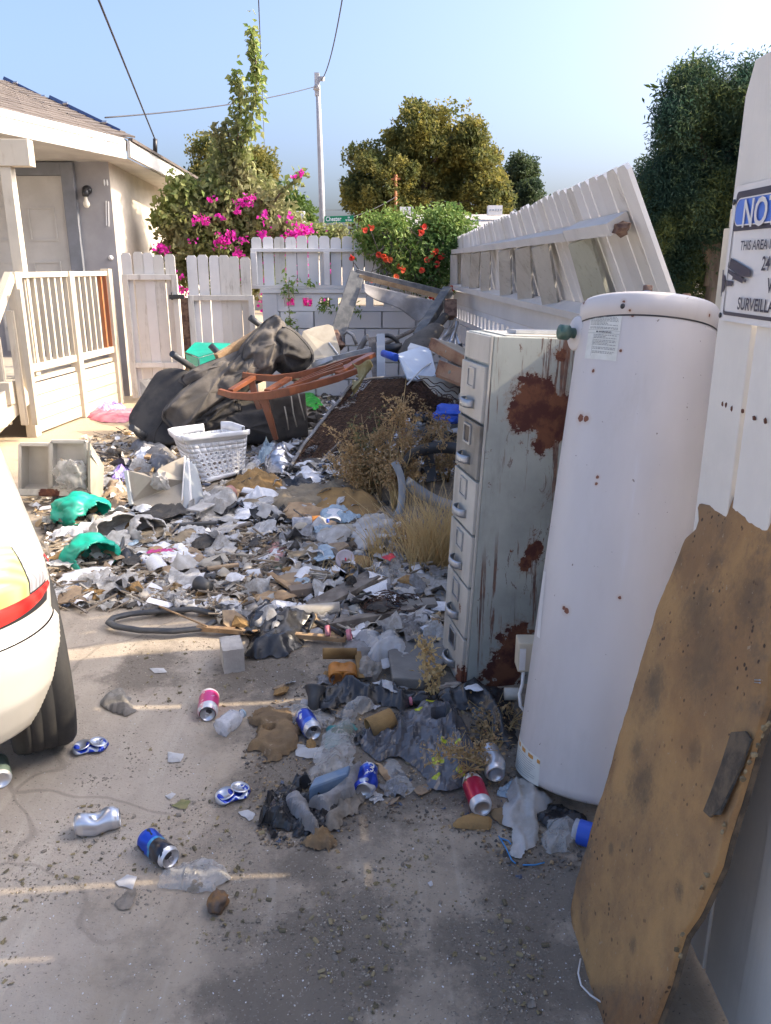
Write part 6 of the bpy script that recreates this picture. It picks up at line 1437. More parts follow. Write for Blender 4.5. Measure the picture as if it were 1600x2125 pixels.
# ================================================================ SPRING MAT
sm_ = root('mattress_springs', 'brown mattress core covered by rusty wire springs draped over the pile', 'mattress springs', at(700, 900, 6.3))
def SPf(s, t, d=0):   # s across, t up
    bl, br = (600, 985), (760, 985); x = 598 + 165 * s + (140 * t) + 60 * s * t; y = 985 - 190 * max(0, t) ** .85 + 20 * s * (1 - t) - 10 * math.sin(s * 3.1) * t + 12 * s * s * t
    Y = 5.75 + 1.0 * t + .12 * s + .08 * math.sin(s * 5 + t * 4); p = at(x, y, Y); return p + Vector((0, -.6, .8)) * (d + .02 * noise.noise(Vector((s * 6, t * 6, 0))))
m = MB(); m.grid(lambda s, t: SPf(s, t), 40, 40, keep=lambda s, t: noise.noise(Vector((s * 5, t * 5, 4))) < .34 and not (s > .85 and t < .3)); m.build('fibre_core', M['coir'], sm_, solid=.02)
m = MB(); nr, ncn = 15, 18
for k in range(nr + 1): m.tube([SPf(k / nr + .008 * math.sin(j * 2.3), j / 40, .025) for j in range(41)], .0035, 4, caps=False)
for k in range(ncn + 1): m.tube([SPf(j / 40, k / ncn + .008 * math.sin(j * 1.7), .03) for j in range(41)], .003, 4, caps=False)
for i in range(nr):
    for j in range(ncn):
        m.tube([SPf((i + .5 + .38 * math.cos(a)) / nr, (j + .5 + .38 * math.sin(a)) / ncn, .012 + .004 * a) for a in [q * .9 for q in range(8)]], .0022, 3, caps=False)
m.build('spring_wires', M['wireb'], sm_, recalc=False)['kind'] = 'stuff'
m = MB(); m.tube([SPf(0, j / 30, .03) for j in range(31)], .014, 6); m.tube([SPf(j / 20, 1, .03) for j in range(21)], .012, 6); m.build('border_wire', M['clothg'], sm_)
w2 = MB()
for k in range(6): w2.tube([at(862 + 90 * j / 14 - 2 * k, 792 + 42 * j / 14 * (.6 + .1 * k) + k * 6 - 10 + 4 * math.sin(j * 1.3 + k), 6.1 + .02 * k) for j in range(15)], .004, 4)
for j in range(9): w2.tube([at(868 + 11 * j + 5 * math.cos(a), 800 + 4 * j + 9 * math.sin(a) + a * 1.5, 6.1) for a in [q * .8 for q in range(12)]], .003, 4)
setp(w2.build('tangled_springs', M['wireb'], off=at(900, 810, 6.1), recalc=False), 'loose rusty coil springs over the beige shelf panel', 'springs')
# ================================================================ RUBBISH LYING ON THE GROUND
rag('plastic_bag', [(738, 1545), (775, 1500), (850, 1490), (905, 1455), (945, 1475), (975, 1540), (1003, 1570), (985, 1610), (955, 1645), (905, 1650), (872, 1600), (830, 1575), (790, 1580)], M['spotbag'], 'grey plastic bag printed with yellow green spots beside the red can', 'bag', h=.085, cell=.012, amp=.55, fs=9, edge=.035, seed=2, ripple=(.012, 30, 18), holes=[(gg(915, 1505).x, gg(915, 1505).y, .03)], flat=True)
rag('wrapped_tray', [(635, 1610), (665, 1560), (690, 1515), (735, 1508), (745, 1540), (725, 1595), (722, 1612), (640, 1640)], M['clearfilm'], 'clear film wrapped blue tray in the middle foreground', 'tray', h=.06, cell=.009, amp=.3, fs=12, edge=.03, seed=5, ripple=(.006, 60, 20), z0=.02, flat=True)
tr_ = gg(682, 1615); tq = MB(); tq.quadplate(gg(640, 1635, .075), gg(722, 1605, .075), gg(728, 1585, .075), gg(652, 1612, .075), .055)
setp(tq.build('blue_tray', pm('slate_blue_tray', (.10, .17, .28), (.16, .22, .30), 20, rough=.4), off=tr_, bevel=.008), 'slate blue plastic tray showing through the film at its near end', 'tray')
rag('foam_chunk', [(520, 1490), (560, 1478), (600, 1480), (620, 1510), (612, 1545), (590, 1560), (575, 1585), (555, 1582), (545, 1560), (505, 1555), (530, 1535), (540, 1515), (520, 1505)], M['foam2'], 'ragged brown foam chunk with a hollow left of the blue can', 'foam', h=.05, cell=.009, amp=.35, fs=10, edge=.012, seed=6, rag=.02, holes=[(gg(560, 1525).x, gg(560, 1525).y, .018)])
rag('film_piece', [(560, 1478), (640, 1462), (695, 1490), (680, 1510), (640, 1525), (600, 1500)], M['clearfilm'], 'dusty clear plastic piece behind the foam chunk', 'film', h=.045, cell=.01, amp=.3, seed=7, flat=True)
rag('plastic_wrapper', [(610, 1550), (650, 1548), (678, 1555), (665, 1576), (612, 1572)], M['paperw'], 'dirty printed wrapper lying below the blue can', 'wrapper', h=.012, cell=.007, amp=.5, seed=8, flat=True)
rag('teal_rag', [(672, 1520), (718, 1495), (745, 1520), (720, 1540), (680, 1555)], pm('teal_rag_cloth', (.04, .20, .19), (.12, .22, .20), 12, rough=.8), 'folded dark teal rag beneath the film wrapped tray', 'rag', h=.05, cell=.01, amp=.5, seed=9)
rag('plastic_bag', [(700, 1480), (740, 1460), (778, 1465), (770, 1480), (740, 1495), (712, 1500)], M['clearfilm'], 'small dusty knotted bag above the teal rag', 'bag', h=.07, cell=.01, amp=.6, seed=10, flat=True)
cyl = MB(); A_, B_ = gg(765, 1512, .03), gg(815, 1490, .04); cyl.tube([A_, A_.lerp(B_, .5), B_], .034, 18, caps=False); setp(cyl.build('foam_tube', M['foam'], off=A_, solid=.006), 'ochre foam tube with an open end above the spotted bag', 'tube')
black_ = rag('black_plastic', [(655, 1470), (690, 1425), (740, 1415), (800, 1425), (860, 1440), (890, 1462), (840, 1475), (780, 1460), (720, 1462), (690, 1480)], M['blackbag'], 'torn black plastic sheeting between the orange holder and the spotted bag', 'plastic sheeting', h=.06, cell=.012, amp=.7, fs=12, seed=11)
cup = root('plastic_cone', 'small dark plastic cone cup lying on its side above the dusty film', 'cup', gg(650, 1450)); A_ = gg(650, 1465, .02); q = (gg(653, 1440, .05) - A_).to_track_quat('Z', 'Y').to_matrix().to_4x4()
m = MB(); m.lathe([(0, -.02), (.018, -.02), (.022, .03), (.038, .065), (.040, .07)], 24, Matrix.Translation(A_) @ q); m.build('shell', M['darkplastic'], cup, solid=.002)
rag('black_plastic', [(535, 1715), (555, 1690), (585, 1640), (640, 1620), (660, 1650), (700, 1680), (690, 1720), (660, 1740), (600, 1745), (560, 1730)], M['blackbag'], 'crumpled black plastic heap in the middle foreground', 'plastic sheeting', h=.055, cell=.010, amp=.8, fs=14, edge=.02, seed=12, rag=.03, flat=True)
rag('cardboard_piece', [(632, 1690), (680, 1665), (750, 1590), (762, 1610), (735, 1650), (680, 1695), (650, 1690)], M['clothg'], 'folded grey card strip crossing the black plastic heap', 'cardboard', h=.075, cell=.010, amp=.15, edge=.01, seed=13, z0=.02, flat=True)
rag('cardboard_piece', [(585, 1680), (610, 1655), (625, 1660), (660, 1720), (650, 1750), (630, 1735)], M['clothg'], 'narrow bent grey cardboard piece at the front of the black heap', 'cardboard', h=.07, cell=.009, amp=.15, edge=.01, seed=14, z0=.02, flat=True)
rag('soil_lump', [(640, 1730), (680, 1720), (705, 1750), (690, 1768), (655, 1768), (615, 1755)], M['foam2'], 'crumbly brown lump at the near end of the black heap', 'soil lump', h=.03, cell=.007, amp=.9, fs=30, edge=.012, seed=15)
rag('dirt_heap', [(690, 1640), (745, 1620), (765, 1640), (740, 1690), (700, 1725), (670, 1720)], M['clod'], 'heap of dark soil between the black plastic and the blue lettered can', 'soil lump', h=.05, cell=.01, amp=.8, fs=30, edge=.03, seed=16)
for k, (pl, lab) in enumerate(((([(618, 1690), (645, 1688), (652, 1700), (640, 1712), (625, 1705)]), 'white paper scrap on the near cardboard strip'), ([(645, 1702), (675, 1690), (678, 1712), (660, 1722)], 'second white paper scrap beside the crumbly brown lump'), ([(495, 1688), (515, 1684), (530, 1692), (528, 1704), (518, 1708), (500, 1698)], 'white torn scrap below the flattened blue can with the silver base'), ([(343, 1652), (358, 1646), (366, 1650), (352, 1662)], 'small blue white scrap on the bare dirt left of centre'), ([(345, 1562), (380, 1566), (374, 1584), (350, 1582)], 'white scrap in the small dirt heap below the sunlit spot'), ([(240, 1832), (262, 1818), (287, 1824), (272, 1848), (248, 1842)], 'square white scrap left of the wrapped peel bag'), ([(310, 1388), (340, 1388), (346, 1398), (320, 1400)], 'white scrap lying in the sunlit patch of ground'), ([(885, 1834), (893, 1830), (898, 1838), (892, 1842)], 'tiny pale blue chip on the bare foreground dirt'))):
    rag('paper_scrap', pl, M['paperw'], lab, 'paper', h=.008, cell=.004, amp=.5, seed=20 + k, rag=.004, flat=True, edge=.01)
rag('dry_leaf', [(355, 1675), (378, 1660), (397, 1664), (385, 1682), (368, 1682)], pm('olive_leaf', (.16, .17, .07), (.25, .22, .10), 30, rough=.9), 'curled olive leaf on the dirt between the silver can and the flattened can', 'leaf', h=.012, cell=.004, amp=.3, seed=31, rag=.003)
rag('film_bag', [(318, 1835), (335, 1815), (375, 1795), (430, 1783), (462, 1800), (478, 1830), (455, 1850), (400, 1852), (345, 1848)], M['clearfilm'], 'crumpled clear film bag in front of the blue and black can', 'bag', h=.055, cell=.008, amp=.4, fs=10, edge=.03, seed=33, ripple=(.006, 40, 50), flat=True)
fr_ = MB(); p = gg(452, 1872, .02); fr_.blob(p, (.026, .030, .024), 3, 3, .25, smooth=True); setp(fr_.build('fruit_peel', pm('rotten_peel', (.26, .13, .04), (.09, .07, .06), 20, rough=.7), off=p), 'brown rotting fruit peel hanging out of the clear film bag', 'peel')
rag('soil_lump', [(238, 1870), (262, 1850), (290, 1840), (285, 1858), (262, 1880), (242, 1886)], M['clod'], 'dark soil crumbs left of the film bag in the foreground', 'soil lump', h=.012, cell=.006, amp=.9, fs=40, seed=35)
rag('soil_lump', [(212, 1455), (232, 1440), (258, 1445), (278, 1455), (275, 1478), (255, 1488), (222, 1474)], M['conc'], 'grey rough lump lying on the drive below the sunlit patch', 'soil lump', h=.05, cell=.008, amp=.6, fs=30, edge=.02, seed=36)
rag('dirty_cloth', [(1042, 1690), (1055, 1650), (1085, 1615), (1105, 1625), (1120, 1645), (1158, 1660), (1130, 1685), (1105, 1700), (1118, 1730), (1105, 1765), (1085, 1782), (1062, 1775), (1068, 1735), (1045, 1712)], M['clothw'], 'fluffy dirty white insulation and cloth at the foot of the water heater', 'cloth', h=.07, cell=.009, amp=.7, fs=12, edge=.02, seed=38)
rag('plastic_bag', [(1138, 1712), (1165, 1702), (1195, 1715), (1206, 1740), (1180, 1768), (1145, 1770), (1125, 1748)], M['clearfilm'], 'dusty clear plastic lump in front of the drinking water bottle', 'bag', h=.07, cell=.009, amp=.4, fs=9, edge=.03, seed=39, flat=True)
rag('black_plastic', [(1100, 1700), (1150, 1670), (1200, 1690), (1232, 1720), (1180, 1720), (1130, 1725)], M['blackbag'], 'black plastic scrap between the white cloth and the water heater', 'plastic sheeting', h=.04, cell=.01, amp=.6, seed=40, flat=True)
rag('foam_strip', [(940, 1698), (975, 1694), (1020, 1702), (1018, 1720), (960, 1722), (940, 1716)], M['foam'], 'flat ochre foam strip in front of the red can', 'foam', h=.022, cell=.007, amp=.15, edge=.006, seed=41)
rag('foam_strip', [(1020, 1690), (1050, 1670), (1075, 1700), (1070, 1722), (1035, 1718)], M['foam2'], 'curved brown foam piece tucked under the white insulation', 'foam', h=.035, cell=.008, amp=.3, edge=.01, seed=42)
for k, L in enumerate(([(1035, 1735), (1050, 1760), (1062, 1785), (1070, 1792)], [(1040, 1740), (1055, 1745), (1060, 1752)], [(1085, 1795), (1110, 1795), (1130, 1790)])):
    P = [gg(x, y, .006) for x, y in L]; setp(MB().tube(P, .0022, 5).build('blue_string', M['string'], off=P[0]), ('long', 'short', 'flat lying')[k] + ' piece of blue string on the dirt in front of the white insulation', 'string')
rag('foil_wrapper', [(1035, 1640), (1060, 1625), (1078, 1640), (1062, 1660), (1042, 1658)], M['bluefilm'], 'pale blue foil wrapper right of the red can', 'wrapper', h=.03, cell=.007, amp=.8, fs=22, seed=43, flat=True)
rag('black_plastic', [(900, 1440), (960, 1425), (1060, 1440), (1075, 1500), (1060, 1560), (1010, 1530), (975, 1480), (930, 1470)], M['blackbag'], 'torn black plastic behind the weeds between the cabinet and the water heater', 'plastic sheeting', h=.05, cell=.010, amp=.8, fs=9, edge=.03, seed=92, fine=.4)
rag('white_shard', [(960, 1452), (985, 1445), (1005, 1455), (990, 1462)], M['whitebag'], 'curled white shard on the black plastic at the cabinet foot', 'plastic piece', h=.02, cell=.005, amp=.4, seed=93, z0=.05, flat=True)
rag('brown_bark_piece', [(772, 1575), (800, 1600), (815, 1625), (800, 1630), (785, 1605)], M['rawwood'], 'narrow brown bark piece right of the blue lettered can', 'bark', h=.02, cell=.006, amp=.4, seed=94)
rag('grey_tissue', [(790, 1560), (830, 1600), (860, 1640), (835, 1655), (800, 1640)], M['clearfilm'], 'small dusty tissue in front of the spotted bag', 'tissue', h=.02, cell=.006, amp=.6, seed=95)
# white crumpled papers centre
rag('crumpled_paper', [(718, 1300), (732, 1288), (770, 1298), (790, 1318), (800, 1350), (775, 1360), (745, 1335)], M['paperw'], 'crumpled bright paper at the upper end of the white heap in the centre', 'paper', h=.06, cell=.011, amp=.7, fs=9, seed=44, flat=True, z0=.01)
rag('crumpled_paper', [(760, 1375), (775, 1335), (800, 1318), (835, 1330), (850, 1360), (862, 1392), (845, 1395), (820, 1372), (790, 1380)], M['paperw'], 'large crumpled white paper lying across the grey concrete slab', 'paper', h=.09, cell=.011, amp=.7, fs=8, seed=45, flat=True, z0=.015)
rag('striped_cloth', [(715, 1335), (745, 1318), (775, 1345), (780, 1372), (750, 1380), (722, 1362)], M['clothg'], 'bundled grey striped cloth left of the large crumpled paper', 'cloth', h=.06, cell=.011, amp=.6, seed=46, ripple=(.014, 90, 10))
rag('paper_scrap', [(785, 1382), (808, 1378), (815, 1392), (800, 1404), (786, 1400)], M['paperw'], 'torn white paper piece below the large crumpled paper', 'paper', h=.012, cell=.006, amp=.6, seed=47, flat=True, z0=.03)
rag('paper_scrap', [(818, 1400), (828, 1400), (848, 1430), (830, 1435), (816, 1445)], M['paperw'], 'narrow white paper cone standing by the edge of the concrete slab', 'paper', h=.05, cell=.007, amp=.3, seed=48, flat=True)
rag('paper_scrap', [(740, 1408), (755, 1425), (735, 1424)], M['paperw'], 'white triangle of plastic beside the orange holder', 'paper', h=.01, cell=.005, amp=.2, seed=49, flat=True, rag=.002)
rag('crumpled_paper', [(765, 1438), (795, 1428), (830, 1445), (822, 1456), (790, 1445)], M['paperw'], 'bluish white paper strip on the black plastic sheeting', 'paper', h=.03, cell=.008, amp=.5, seed=50, z0=.04, flat=True)
rag('paper_sheet', [(840, 1310), (862, 1278), (890, 1280), (915, 1285), (922, 1320), (890, 1318), (868, 1318)], M['paperw'], 'white printed paper sheet against the foot of the filing cabinet', 'paper', h=.03, cell=.011, amp=.5, fs=8, seed=51, flat=True, z0=.01)
rag('towel', [(800, 1215), (830, 1190), (880, 1195), (930, 1200), (925, 1230), (880, 1242), (820, 1248)], M['clothw'], 'dirty white towel spread between the clear bag and the cabinet', 'towel', h=.055, cell=.014, amp=.4, fs=6, seed=52, ripple=(.01, 20, 9))
rag('towel', [(905, 1225), (935, 1215), (930, 1265), (905, 1258)], M['clothw'], 'small bundled white cloth pressed against the cabinet front', 'towel', h=.06, cell=.012, amp=.6, seed=53)
rag('stuffed_bag', [(722, 1105), (745, 1082), (790, 1078), (825, 1092), (830, 1110), (800, 1140), (760, 1148), (735, 1140)], M['clothw'], 'stuffed dirty white sack below the ochre foam', 'sack', h=.16, cell=.015, amp=.35, fs=6, edge=.07, seed=54)
rag('white_bag', [(598, 1005), (625, 970), (645, 958), (665, 985), (668, 1000), (640, 1010)], M['whitebag'], 'clean white plastic bag at the lower edge of the wire springs', 'bag', h=.13, cell=.014, amp=.4, fs=6, edge=.08, seed=55, flat=True)
rag('clear_bag', [(782, 1195), (790, 1172), (815, 1180), (830, 1205), (815, 1230), (795, 1215)], M['clearfilm'], 'clear produce bag with a red print above the dirty towel', 'bag', h=.09, cell=.012, amp=.5, seed=56, flat=True)
rag('red_scrap', [(795, 1182), (810, 1176), (818, 1184), (805, 1190)], M['redbit'], 'bright red plastic scrap on the clear produce bag', 'scrap', h=.03, cell=.007, amp=.4, seed=57, z0=.07)
# concrete slab, block, stone
def solid(name, label, cat, top, th, mat, bevel=.006, dz=0.0):
    P = [gg(x, y, dz + th) for x, y in top]; z = sum(p.z for p in P) / len(P)
    for p in P: p.z = z
    return setp(MB().poly(P, th, nrm=Vector((0, 0, 1))).build(name, mat, off=P[0], bevel=bevel), label, cat)
solid('concrete_slab', 'flat grey concrete slab at the foot of the filing cabinet', 'slab', [(800, 1322), (870, 1312), (935, 1320), (925, 1372), (880, 1412), (815, 1408)], .045, M['conc'])
cbk = root('concrete_block', 'white splashed rough concrete block at the lower edge of the litter', 'block', gg(480, 1365))
P = [gg(x, y, .10) for x, y in ((455, 1322), (498, 1318), (506, 1346), (462, 1352))]; 
m = MB(); n_ = 10
def bf_(s, t): p = P[3].lerp(P[2], s).lerp(P[0].lerp(P[1], s), t); return p + Vector((0, 0, .008 * nz(p.x, p.y, 60, 2)))
m.grid(bf_, 10, 8)
for a, b in ((P[3], P[2]), (P[2], P[1]), (P[1], P[0]), (P[0], P[3])): m.grid(lambda s, t, a=a, b=b: a.lerp(b, s) + Vector((.004 * nz(s * 3, t * 3, 5, 3), .004 * nz(s * 4, t, 5, 1), -.11 * t)), 8, 5)
m.build('block_body', M['blockwhite'], cbk)
def stone(name, label, px, py, r, mat, dz=0, seed=1, cat='stone', amp=.35): p = gg(px, py, r[2] * .55 + dz); return setp(MB().blob(p, r, seed, 3, amp, 1.6).build(name, mat, off=p), label, cat)
stone('rock', 'pale grey rock between the orange holder and the white papers', 765, 1392, (.045, .05, .05), M['stone'], seed=3)
stone('rock', 'white flat stone at the foot of the cabinet beside the black soil', 942, 1424, (.045, .02, .012), M['stone'], .02, 4)
stone('rock', 'small brown stone on the white printed paper by the cabinet', 903, 1290, (.018, .014, .018), M['rawwood'], .04, 5)
# orange double holder
oh = root('cup_holder', 'orange plastic twin tube holder below the white papers', 'holder', gg(710, 1410)); A_ = gg(712, 1408, .028); dn = Vector((-.1, 1, .15)).normalized(); q = dn.to_track_quat('Z', 'X').to_matrix().to_4x4()
for k in (-1, 1):
    c = A_ + Vector((.027 * k, 0, 0)); m = MB(); m.lathe([(.0255, 0), (.0285, 0), (.0285, .07), (.0255, .07), (.0255, 0)], 24, Matrix.Translation(c) @ q); m.build('tube', M['orangeplastic'], oh)
MB().box((A_.x - .03, A_.y + .003, A_.z + .022), (A_.x + .03, A_.y + .07, A_.z + .03)).build('bridge', M['orangeplastic'], oh)
cg = MB(); cg.grid(lambda s, t: gg(670 + 70 * s, 1345 + 22 * t, .07 + .03 * math.sin(s * 3) * (1 - t) - .04 * t * t), 12, 8); cg.grid(lambda s, t: gg(735 + 14 * s + 8 * t, 1352 + 55 * t, .06 - .03 * t), 3, 8)
setp(cg.build('bent_card_tube', M['foam'], off=gg(700, 1355), solid=.004), 'bent brown cardboard arch behind the orange twin holder', 'cardboard')
# sticks and planks
def plank(label, a, b, w_, h_, mat, dz=.02, name='plank', cat='plank', group=None):
    A_, B_ = gg(*a, dz), gg(*b, dz); return setp(MB().bar(A_, B_, w_, h_).build(name, mat, off=A_, bevel=.003), label, cat, group)
plank('broad grey weathered plank right of centre in the litter', (650, 1262), (775, 1195), .10, .03, M['oldwood'], .045)
plank('long grey stick of timber pointing at the cabinet', (680, 1298), (858, 1266), .045, .035, M['oldwood'], .03)
plank('pale wooden slat running under the black cloth', (408, 1303), (718, 1326), .028, .022, M['rawwood'], .03)
plank('short grey timber offcut under the pale pipe', (592, 1290), (678, 1274), .04, .03, M['oldwood'], .02)
plank('short upright looking wooden offcut between the two long planks', (714, 1288), (716, 1250), .035, .03, M['oldwood'], .03)
plank('khaki flat bar lying above the wire tangle', (748, 1245), (815, 1238), .10, .03, pm('khaki_board', (.24, .23, .17), (.18, .17, .13), 8, rough=.8), .03)
plank('grey brown board piece below the khaki bar', (830, 1255), (905, 1250), .08, .02, M['conc'], .03)
plank('brown brick coloured board piece in the middle of the litter', (600, 1228), (648, 1222), .07, .04, pm('brown_board', (.22, .17, .13), rough=.9), .03)
plank('thin white stick left of the red strawed cup', (592, 1192), (625, 1212), .012, .012, M['signwhite'], .04, 'stick', 'stick')
plank('thin pale stick crossing the rubber loop', (330, 1258), (430, 1300), .008, .008, M['rawwood'], .05, 'stick', 'stick')
plank('weathered plank lying behind the beige housing', (300, 1010), (372, 965), .08, .05, M['oldwood'], .10)
plank('dark thin board end near the pole leg of the sofa', (305, 950), (335, 915), .05, .02, M['rawwood'], .05)
plank('dark metal strip under the crumpled paper left of centre', (360, 1090), (450, 1085), .03, .02, M['darkplastic'], .04, 'strip', 'strip')
plank('flat grey board under the foam below the laundry basket', (400, 1060), (455, 1035), .10, .012, M['clothw'], .08)
for k, (a, b, lb) in enumerate((((560, 1190), (610, 1225), 'reddish narrow offcut near the dark green rag'), ((690, 1140), (720, 1170), 'grey stick left of the strawed cup'), ((430, 1180), (495, 1172), 'flat brown offcut above the black cup'), ((470, 1100), (520, 1085), 'small dark stick above the pink bag'))): plank(lb, a, b, .03, .015, (M['rawwood'], M['oldwood'], M['card'], M['oldwood'])[k], .04, 'stick', 'stick')
# curtain pole / pipe
pp = MB(); pp.tube([gg(590, 1272, .05), gg(640, 1268, .05), gg(705, 1262, .05)], [.028, .032, .03], 14); setp(pp.build('pale_pipe', M['clothw'], off=gg(640, 1268)), 'pale dirty pipe lying behind the black cloth', 'pipe')
# black trash cloth
rag('black_cloth', [(508, 1368), (515, 1330), (505, 1285), (520, 1258), (560, 1250), (600, 1262), (612, 1285), (650, 1290), (640, 1310), (625, 1345), (595, 1368), (545, 1368)], M['blackbag'], 'large crumpled black cloth over the pale slat beside the concrete block', 'cloth', h=.12, cell=.014, amp=.5, fs=7, edge=.05, seed=60, ripple=(.012, 40, 6), flat=False)
# rubber loop
L = [(445, 1290), (420, 1304), (360, 1310), (290, 1308), (240, 1300), (226, 1292), (236, 1282), (270, 1274), (330, 1268), (400, 1264), (440, 1272), (500, 1262)]
P = [gg(x, y, .03) for x, y in L]; m = MB(); sm2 = []
for i in range(len(P) - 1):
    for k in range(4): t = k / 4; sm2.append(P[i].lerp(P[i + 1], t))
m.tube(sm2 + [P[-1]], .017, 8, flat=.7); setp(m.build('rubber_loop', M['darkplastic'], off=P[0]), 'black rubber tyre like loop lying at the lower left edge of the litter', 'rubber loop')
m = MB(); P = [gg(x, y, dz) for x, y, dz in ((205, 1168, .01), (230, 1162, .02), (246, 1148, .04), (254, 1130, .07), (256, 1115, .09))]; m.tube(P, [.018, .018, .016, .012, .006], 8); setp(m.build('rubber_curve', M['darkplastic'], off=P[0]), 'dark curved rubber horn beside the torn teal pot', 'rubber strip')
m = MB(); P = [at(198, 1060, 4.9), gg(190, 1118, .02)]; m.bar(P[0], P[1], .06, .012, up=(0, 1, 0)); setp(m.build('grey_strip', M['greyplastic'], off=P[1]), 'upright grey strip between the two teal pots', 'strip')
m = MB(); P = [at(268, 1065, 4.6), at(290, 1100, 4.45), gg(312, 1135, .02)]; m.tube(P, [.03, .025, .02], 6, flat=.3); setp(m.build('grey_strip', M['greyplastic'], off=P[2]), 'slanting grey plastic strip in front of the crumpled jugs', 'strip')
m = MB(); P = [gg(x, y, .05) for x, y in ((640, 1310), (652, 1280), (645, 1262), (665, 1255), (720, 1248), (770, 1230))]; m.tube(P, .008, 6); setp(m.build('black_cable', M['blackmetal'], off=P[0]), 'black cable curling between the pale pipe and the broad plank', 'cable')
m = MB(); P = [gg(x, y, .05) for x, y in ((655, 1290), (690, 1305), (712, 1318), (700, 1310))]; m.tube(P, .010, 6); setp(m.build('black_cable', M['blackmetal'], off=P[0]), 'short thick cable end by the pink caps', 'cable')
for k, (x, y, lb) in enumerate(((676, 1310, 'left pink plastic cap ring on the pale slat'), (720, 1318, 'right pink plastic cap ring at the end of the pale slat'))):
    p = gg(x, y, .055); m = MB(); m.lathe([(.020, 0), (.024, 0), (.024, .018), (.020, .018), (.020, 0)], 18, Matrix.Translation(p) @ Matrix.Rotation(R(80), 4, 'Y')); setp(m.build('bottle_ring', M['pinkplastic'], off=p), lb, 'cap', 'pink rings on the slat')
# cup with straw
cu = root('drink_cup', 'round clear cup lid with a red straw facing the viewer in the litter', 'cup', gg(716, 1165)); c = gg(716, 1160, .05); dn = (CAM - c + Vector((0, 0, -.3))).normalized(); q = Matrix.Translation(c) @ dn.to_track_quat('Z', 'Y').to_matrix().to_4x4()
m = MB(); m.lathe([(.035, -.11), (.046, 0.0)], 28, q); m.build('cup_wall', M['clearhard'], cu); m = MB(); m.lathe([(.046, 0), (.049, .002), (.049, .006), (.043, .007), (.040, .003), (0, .003)], 32, q); m.build('cup_lid', pm('pinkish_lid', (.55, .48, .54), (.62, .58, .62), 20, rough=.3), cu)
MB().tube([q @ Vector((.002, .006, .004)), q @ Vector((.010, -.04, .02)), q @ Vector((.016, -.07, .012))], .004, 8).build('straw', M['redbit'], cu)
bc = root('black_cup', 'small black plastic cup lying on white plastic left of centre', 'cup', gg(425, 1215)); A_ = gg(410, 1210, .04); B_ = gg(440, 1222, .04); q = Matrix.Translation(A_) @ (B_ - A_).to_track_quat('Z', 'Y').to_matrix().to_4x4(); m = MB(); m.lathe([(0, 0), (.036, 0), (.038, .01), (.030, .08), (0, .08)], 28, q); m.build('shell', M['darkplastic'], bc)
tn = root('round_tin', 'gold and pink round tin lying on its side below the laundry basket', 'tin', gg(470, 1030)); A_ = gg(462, 1030, .05); B_ = gg(490, 1015, .07); q = Matrix.Translation(A_) @ (B_ - A_).to_track_quat('Z', 'Y').to_matrix().to_4x4(); m = MB(); m.lathe([(0, -.035), (.03, -.03), (.048, -.01), (.052, 0)], 24, q); m.build('dome', pm('gold_lid', (.42, .29, .09), rough=.35, metal=.5), tn); m = MB(); m.lathe([(.052, 0), (.045, .09), (0, .09)], 24, q); m.build('tin_body', pm('pink_tin', (.36, .13, .13), (.42, .22, .18), 9, rough=.5), tn)
pc = rag('pink_cup', [(552, 1170), (562, 1130), (590, 1126), (598, 1140), (585, 1168)], pm('salmon_plastic', (.46, .23, .20), (.36, .18, .16), 8, rough=.5), 'flattened salmon pink cup in the middle of the litter', 'cup', h=.04, cell=.01, amp=.15, seed=61, edge=.02)
rag('printed_bag', [(275, 1160), (300, 1135), (345, 1130), (390, 1135), (410, 1165), (370, 1180), (310, 1178)], M['whitebag'], 'white plastic bag printed with magenta letters in the left litter', 'bag', h=.05, cell=.013, amp=.5, seed=62, flat=True)
vs, fs = text_mesh('663K', .07, cond=1.0, bold=.004); P0_ = gg(302, 1147, .09); mL = MB(); out = []
for v in vs: x, y = P0_.x + v.x * .95, P0_.y + v.y * 1.3; out.append((x, y, gz(x, y) + .085))
mL.add(out, fs); setp(mL.build('bag_print', pm('magenta_ink', (.50, .03, .22), rough=.5), off=P0_, solid=.002), 'magenta printed characters 663K on the white plastic bag', 'print')
rag('pink_wrapper', [(352, 1168), (372, 1160), (380, 1176), (365, 1185)], M['pinkplastic'], 'small pink wrapper below the magenta printed bag', 'wrapper', h=.03, cell=.008, amp=.7, seed=63, flat=True)
rag('clear_container', [(380, 1165), (410, 1150), (430, 1160), (425, 1180), (395, 1182)], M['clearhard'], 'clear crushed container right of the magenta printed bag', 'container', h=.05, cell=.012, amp=.4, seed=64, flat=True)
rag('net_wrapper', [(216, 1112), (240, 1108), (243, 1128), (222, 1132)], pm('black_net', (.03, .03, .03), (.4, .4, .4), 60, lo=.5, hi=.52, rough=.6), 'black label piece with white print above the dark rubber horn', 'label', h=.05, cell=.01, amp=.2, seed=65, flat=True, edge=.01)
rag('red_scrap', [(222, 1132), (242, 1128), (244, 1142), (232, 1150)], M['redbit'], 'red scrap below the black printed label piece', 'scrap', h=.035, cell=.008, amp=.4, seed=66, flat=True)
rag('pink_tray', [(178, 862), (200, 850), (250, 855), (300, 850), (305, 862), (260, 878), (215, 878), (190, 872)], M['pinkplastic'], 'faded pink plastic tray on the sunlit sand near the porch', 'tray', h=.09, cell=.025, amp=.25, seed=67, edge=.05)
rag('purple_film', [(190, 855), (215, 843), (262, 848), (245, 860), (210, 862)], M['purple'], 'purple and clear plastic film behind the faded pink tray', 'film', h=.12, cell=.022, amp=.6, seed=68, flat=True)
